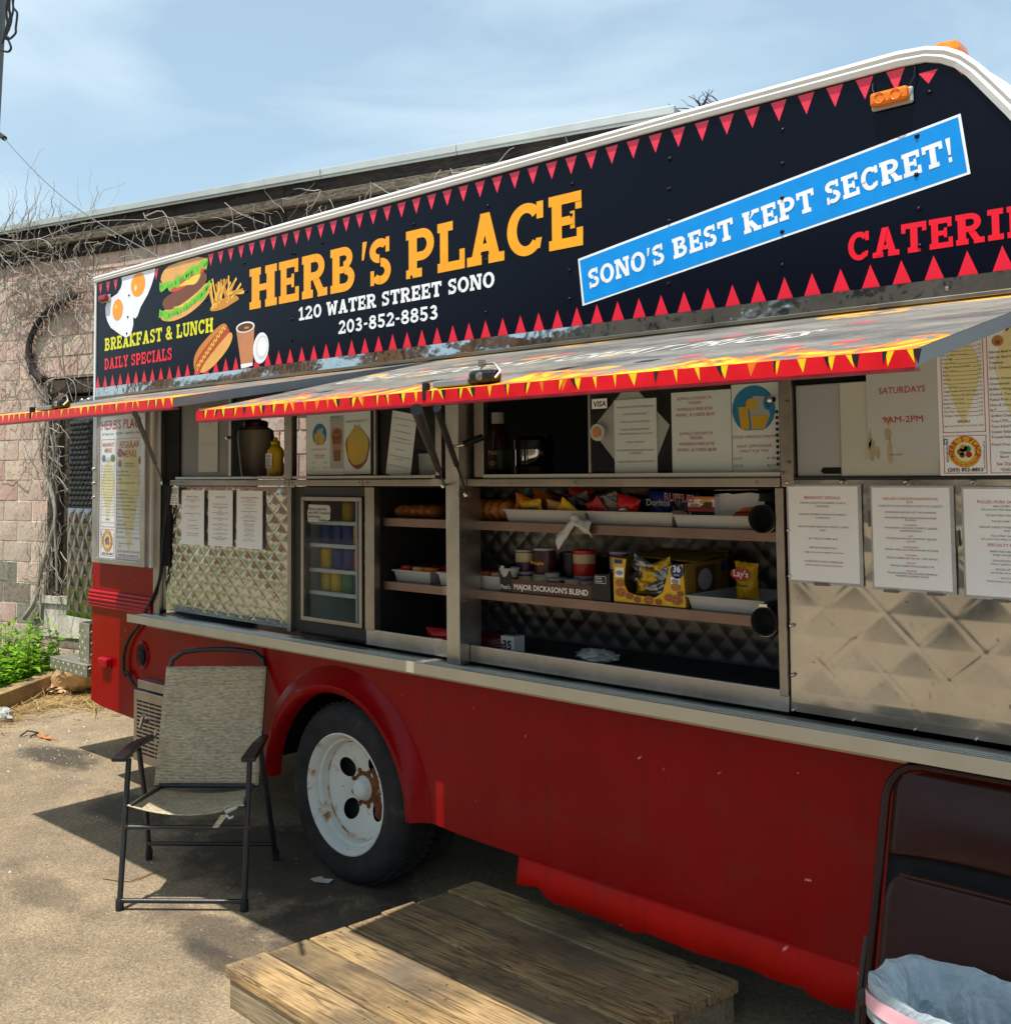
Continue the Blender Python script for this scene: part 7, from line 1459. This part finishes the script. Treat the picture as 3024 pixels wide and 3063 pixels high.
# ------------------------------------------------------------------ folding patio chair
fL, fR = atz(*tE(205,1380)), atz(*tE(918,1385)); u_ = (fR-fL).normalized(); n_ = Vector((-u_.y, u_.x, 0)); O_ = (fL+fR)/2
chair = thing('patio_chair', 'folding patio chair with tan woven sling and dark tube frame beside the rear wheel', 'chair', tuple(O_))
def cp(s, d, z): return O_+u_*(s-.10*d)+n_*d+Vector((0,0,z))
def ct(name, pts, r=.0115, mat='chair tube', parent=chair, seg=12): m_ = MB(); m_.tube([cp(*p) if isinstance(p, tuple) else p for p in pts], r, seg); return m_.build(name, [mat], parent)
HW = .25
for s in (-1, 1):
    l = ct('leg', [(s*HW,0,.03),(s*HW,.05,.30),(s*HW*1.0,.10,.565)]); m = MB(); q = cp(s*HW,0,0); m.lathe([(.016,0),(.0165,.04),(.013,.045)], q, 'z', 14); m.build('foot_cap', ['black rubber'], l)
    l = ct('leg', [(s*.285,.53,.03),(s*.272,.42,.28),(s*.262,.28,.555)]); m = MB(); q = cp(s*.287,.535,0); m.lathe([(.015,0),(.0155,.04),(.012,.045)], q, 'z', 14); m.build('foot_cap', ['black rubber'], l)
    # armrest: flat tapered paddle
    m = MB(); a0, a1, a2 = cp(s*.262,.00,.588), cp(s*.262,.22,.590), cp(s*.250,.46,.566)
    for (p, q, w0, w1) in ((a0,a1,.030,.026),(a1,a2,.026,.016)):
        m.hexa([p-u_*w0-Vector((0,0,.011)), p+u_*w0-Vector((0,0,.011)), q+u_*w1-Vector((0,0,.011)), q-u_*w1-Vector((0,0,.011)), p-u_*w0+Vector((0,0,.008)), p+u_*w0+Vector((0,0,.008)), q+u_*w1+Vector((0,0,.008)), q-u_*w1+Vector((0,0,.008))])
    m.build('armrest', ['black plastic'], chair, .005)
    m = MB(); m.lathe([(.016,-.006),(.016,.006),(.0,.008)], cp(s*HW,.055,.305), 'y', 12); m.build('pivot_bolt', ['rust'], chair)
    ct('side_rail', [(s*.222,.04,.385),(s*.215,.25,.368),(s*.205,.45,.352)], .010)
    m = MB(); q = cp(s*.228,.425,.57); m.tube([q+u_*.0-Vector((0,0,.03)), q+u_*.012*s, q+Vector((0,0,.03))], .006, 8); m.build('hinge_wrap', ['paper_grey'], chair)
ct('crossbar', [(-HW,.0,.037),(HW,.0,.037)], .0095); ct('crossbar', [(-.28,.48,.09),(.28,.48,.09)], .0095); ct('crossbar', [(-HW,.06,.303),(HW,.06,.303)], .0095); ct('crossbar', [(-.21,.415,.362),(.21,.415,.362)], .010)
# back frame loop
bp = lambda s, t: cp(s, .42+.20*t, .355+.50*t)
loop_ = [bp(-.222,0), bp(-.222,.5), bp(-.222,.93), bp(-.212,1.03), bp(-.165,1.095), bp(-.08,1.115), bp(.0,1.12), bp(.08,1.115), bp(.165,1.095), bp(.212,1.03), bp(.222,.93), bp(.222,.5), bp(.222,0)]
ct('back_frame', loop_, .011)
m = MB()
def backf(u, v):
    s = -.232+.464*u; t = .02+.955*v; q = bp(s, t); sag = .018*(1-(2*u-1)**2); return q+n_*(sag*.6)-n_*.013
m.grid(backf, 20, 24); o = m.build('back_sling', ['woven sling'], chair); q = o.modifiers.new('t', 'SOLIDIFY'); q.thickness = .003
m = MB()
def seatf(u, v):
    s = -.235+.47*u; d = .035+.40*v; z = .398-.045*v-.038*(1-(2*u-1)**2)*(1-.3*v)+(.012 if u > .86 and v < .2 else 0); return cp(s*(1-.06*v), d, z)
m.grid(seatf, 22, 18); o = m.build('seat_sling', ['woven sling seat'], chair); q = o.modifiers.new('t', 'SOLIDIFY'); q.thickness = .003
m = MB(); a = cp(.165,.03,.372); m.tube([a, cp(.215,.05,.392), cp(.235,.05,.40)], .009, 8); m.tube([cp(.17,.02,.368), cp(.185,.02,.352), cp(.200,.02,.360)], .005, 6); m.build('hinge_wrap', ['paper_grey'], chair)
m = MB(); a = cp(.165,.02,.365); m.poly([a-u_*.015, a+u_*.012, cp(.135,.01,.318)+u_*.005, cp(.135,.01,.318)-u_*.018]); m.build('loose_tag', ['woven sling'], chair)
# ------------------------------------------------------------------ brown steel folding chair leaning on the truck
fc_ = thing('folding_chair', 'dark brown steel folding chair folded flat against the truck at the lower right', 'chair', (2.45,-.3,0))
def fp(a, h): # a across, h up along the leaning plane
    return Vector((a, -.445+.325*(h/.97), h*.985))
FX0, FX1 = 2.212, 2.675
m = MB(); r = .085; pts = [fp(FX0,.0), fp(FX0,.5), fp(FX0,.97-r)] + [fp(FX0+r-r*cos(radians(a)), .97-r+r*sin(radians(a))) for a in (22,45,67,90)] + [fp(FX1-r+r*sin(radians(a)), .97-r+r*cos(radians(a))) for a in (0,22,45,67,90)] + [fp(FX1,.5), fp(FX1,0)]
m.tube(pts, .0115, 12); m.build('frame', ['brown steel'], fc_)
def panel(x0, x1, h0, h1, r, off, bow, name, notch=0):
    m_ = MB(); n1 = 18
    N = Vector((0,-.948,.317)).normalized()
    def f(u, v):
        w_ = 1.0; a = x0+(x1-x0)*u; h = h0+(h1-h0)*v
        if v > .8: e = (v-.8)/.2; sh = r*(1-sqrt(max(0, 1-e*e))); a = min(max(a, x0+sh), x1-sh)
        if v < .2 and notch: h += notch*(1-(2*u-1)**2)*(1-v/.2)
        return fp(a, h)+N*(off+bow*(1-(2*u-1)**2)*sin(pi*min(1, v*1.0+.0)))
    m_.grid(f, n1, 20); o = m_.build(name, ['brown steel'], fc_); q = o.modifiers.new('t', 'SOLIDIFY'); q.thickness = .008; return o
panel(FX0+.020, FX1-.020, .755, .955, .07, .006, .012, 'backrest', .012)
panel(FX0+.024, FX1-.024, .28, .722, .05, .016, .004, 'seat')
m = MB(); m.tube([fp(FX0+.06,.722)+Vector((0,-.022,0)), fp(FX1-.06,.722)+Vector((0,-.022,0))], .005, 8); m.build('seat_rim', ['brown steel'], fc_)
m = MB()
for i in range(9):
    x = FX0+.15+i*.035; m.lathe([(.014,-.01),(.010,-.016),(.0,-.016)], fp(x,.742)+Vector((0,.02,0)), 'y', 8, smooth=False)
m = MB()
N_q = Vector((0,.02,0)); m.poly([fp(FX0+.012,.02)+N_q, fp(FX1-.012,.02)+N_q, fp(FX1-.012,.93)+N_q, fp(FX0+.012,.93)+N_q]); m.build('dark_gap_sheet', ['dark void'], fc_)  # black sheet added behind the frame so the shaded gaps read dark
m = MB(); m.tube([fp(FX0-.014,.56), fp(FX0-.018,.46), fp(FX0-.016,.35)], .008, 8); m.blob(fp(FX0-.008,.425), (.018,.016,.028), 0, .1, 2, 12, 8); m.build('hinge', ['dark frame'], fc_)
m = MB(); m.tube([fp(FX0+.03,.0), fp(FX0+.03,.6)], .010, 10); m.tube([fp(FX1-.03,.0), fp(FX1-.03,.6)], .010, 10); m.build('leg', ['brown steel'], fc_)
# ------------------------------------------------------------------ waste bin with liner
BC = Vector((2.566,-.530,0)); BR = radians(-10); bu_, bv_ = Vector((cos(BR), sin(BR), 0)), Vector((-sin(BR), cos(BR), 0)); BHH = .592
bin_ = thing('waste_bin', 'dark grey waste bin with pale blue liner and pink drawstring at the lower right corner', 'waste bin', tuple(BC))
def rr2(t, hx, hy, p=3.4):
    a = 2*pi*t; c, s = cos(a), sin(a); k = (abs(c)**p+abs(s)**p)**(-1/p); return bu_*(hx*c*k)+bv_*(hy*s*k)
HX, HY2 = .225, .118
m = MB(); m.grid(lambda u, v: BC+rr2(u, HX*(.80+.20*v), HY2*(.80+.20*v))+Vector((0,0,v*(BHH-.05))), 56, 8); m.build('bin_body', ['bin grey'], bin_)
m = MB(); m.grid(lambda u, v: BC+rr2(u, HX*(1.0+.035*sin(pi*v)), HY2*(1.0+.06*sin(pi*v)))+Vector((0,0,BHH-.035+.035*v)), 56, 4); m.build('bin_rim', ['bin grey'], bin_)
def cr_(u, v, f, sd): return (.5-abs(noise.noise(Vector((cos(2*pi*u)*f, sin(2*pi*u)*f, v*f*1.3+sd)))*1.6))
m = MB()
def lin_(u, v):      # turned over the rim, then hanging inside in sharp folds
    nz = cr_(u, v, 2.2, 1)*.6+cr_(u, v, 5, 4)*.4
    if v < .2: k = v/.2; q = rr2(u, HX*(1.075-.02*k), HY2*(1.13-.03*k))*(1+.015*nz); z = BHH-.062+.078*k+.014*nz*k
    else: k = (v-.2)/.8; q = rr2(u, HX*(1.04-.42*k**.6-.16*max(0,nz)*min(1,k*3)), HY2*(1.08-.50*k**.6-.20*max(0,nz)*min(1,k*3))); z = BHH+.018+.014*nz-.24*k+.05*cr_(u, v, 3.4, 9)*min(1, k*2)
    return BC+q+Vector((0,0,z))
m.grid(lin_, 110, 26, 0, False); m.build('bin_liner', ['bin liner'], bin_)
m = MB(); m.grid(lambda u, v: BC+rr2(u, HX*(1.085-.004*v), HY2*(1.15-.01*v))*(1+.012*noise.noise(Vector((u*25, v*2, 1))))+Vector((0,0,BHH-.040+.034*v+.006*noise.noise(Vector((u*18,0,4))))), 120, 3); m.build('drawstring_band', ['pink drawstring band'], bin_)
ang_ = .733; m = MB(); m.grid(lambda u, v: BC+rr2(ang_+.010*u, HX*1.095, HY2*1.165)*1.01+Vector((0,0,BHH-.046+.048*v)), 3, 3); m.build('drawstring', ['pink string'], bin_)
# ------------------------------------------------------------------ cables and pole
P1 = CAM+ray(10,410)*8.5/1.0; P2_ = Vector((-1.671,.0,2.872)); pm = [P1.lerp(P2_, t)-Vector((0,0,.10*sin(pi*t)*1.0)) for t in [i/24 for i in range(25)]]
P0 = CAM+ray(-70,350)*8.9
m = MB(); m.tube([P0, P1]+pm[1:], .0032, 6); o = m.build('service_cable', ['grey pole wood']); tag(o, 'thin pale cable running from the upper left down to the roof rail of the truck', 'cable')
m = MB(); d = (P1-P0).normalized(); m.tube([P1-d*.12, P1+d*.03], .022, 8); m.build('cable_clamp', ['vine dark'], o)
pole = thing('utility_pole', 'weathered grey utility pole at the upper left edge with loops of black cable', 'pole', (0,0,0))
pa, pb = CAM+ray(-22,-60)*11, CAM+ray(-50,400)*11; dv = (pb-pa).normalized(); base_ = pa+dv*((pa.z)/-dv.z); topp = pa-dv*2.0; pole.location = base_
m = MB(); m.tube([base_, pb, pa, topp], [.17,.155,.145,.13], 16); m.build('pole_shaft', ['grey pole wood'], pole)
rc = random.Random(2)
def pc(x, y_): return CAM+ray(x*600/1907, y_*600/1907)*10.8
for i, pts in enumerate(([(70,-40),(75,60),(95,150),(75,260),(45,340),(20,410)],[(95,-40),(90,80),(110,180),(80,280),(50,340)],[(115,-40),(125,90),(100,200),(70,300),(30,380)],[(130,-40),(125,60),(160,110),(162,160),(150,260),(148,310),(100,360),(60,368),(50,340),(80,350)],[(60,60),(65,150),(90,250),(60,330),(90,400),(105,450),(90,480),(60,488),(10,470)],[(85,-40),(60,90),(70,220),(40,330)])):
    P_ = [pc(*p) for p in pts]; c = []
    for k in range(len(P_)-1):
        p0, p1, p2, p3 = P_[max(k-1,0)], P_[k], P_[k+1], P_[min(k+2,len(P_)-1)]
        for t in (0,.25,.5,.75): c.append(.5*((2*p1)+(p2-p0)*t+(2*p0-5*p1+4*p2-p3)*t*t+(3*p1-p0-3*p2+p3)*t**3))
    c.append(P_[-1]); m = MB(); m.tube(c, .012, 6); m.build('cable_loop', ['black rubber'], pole)
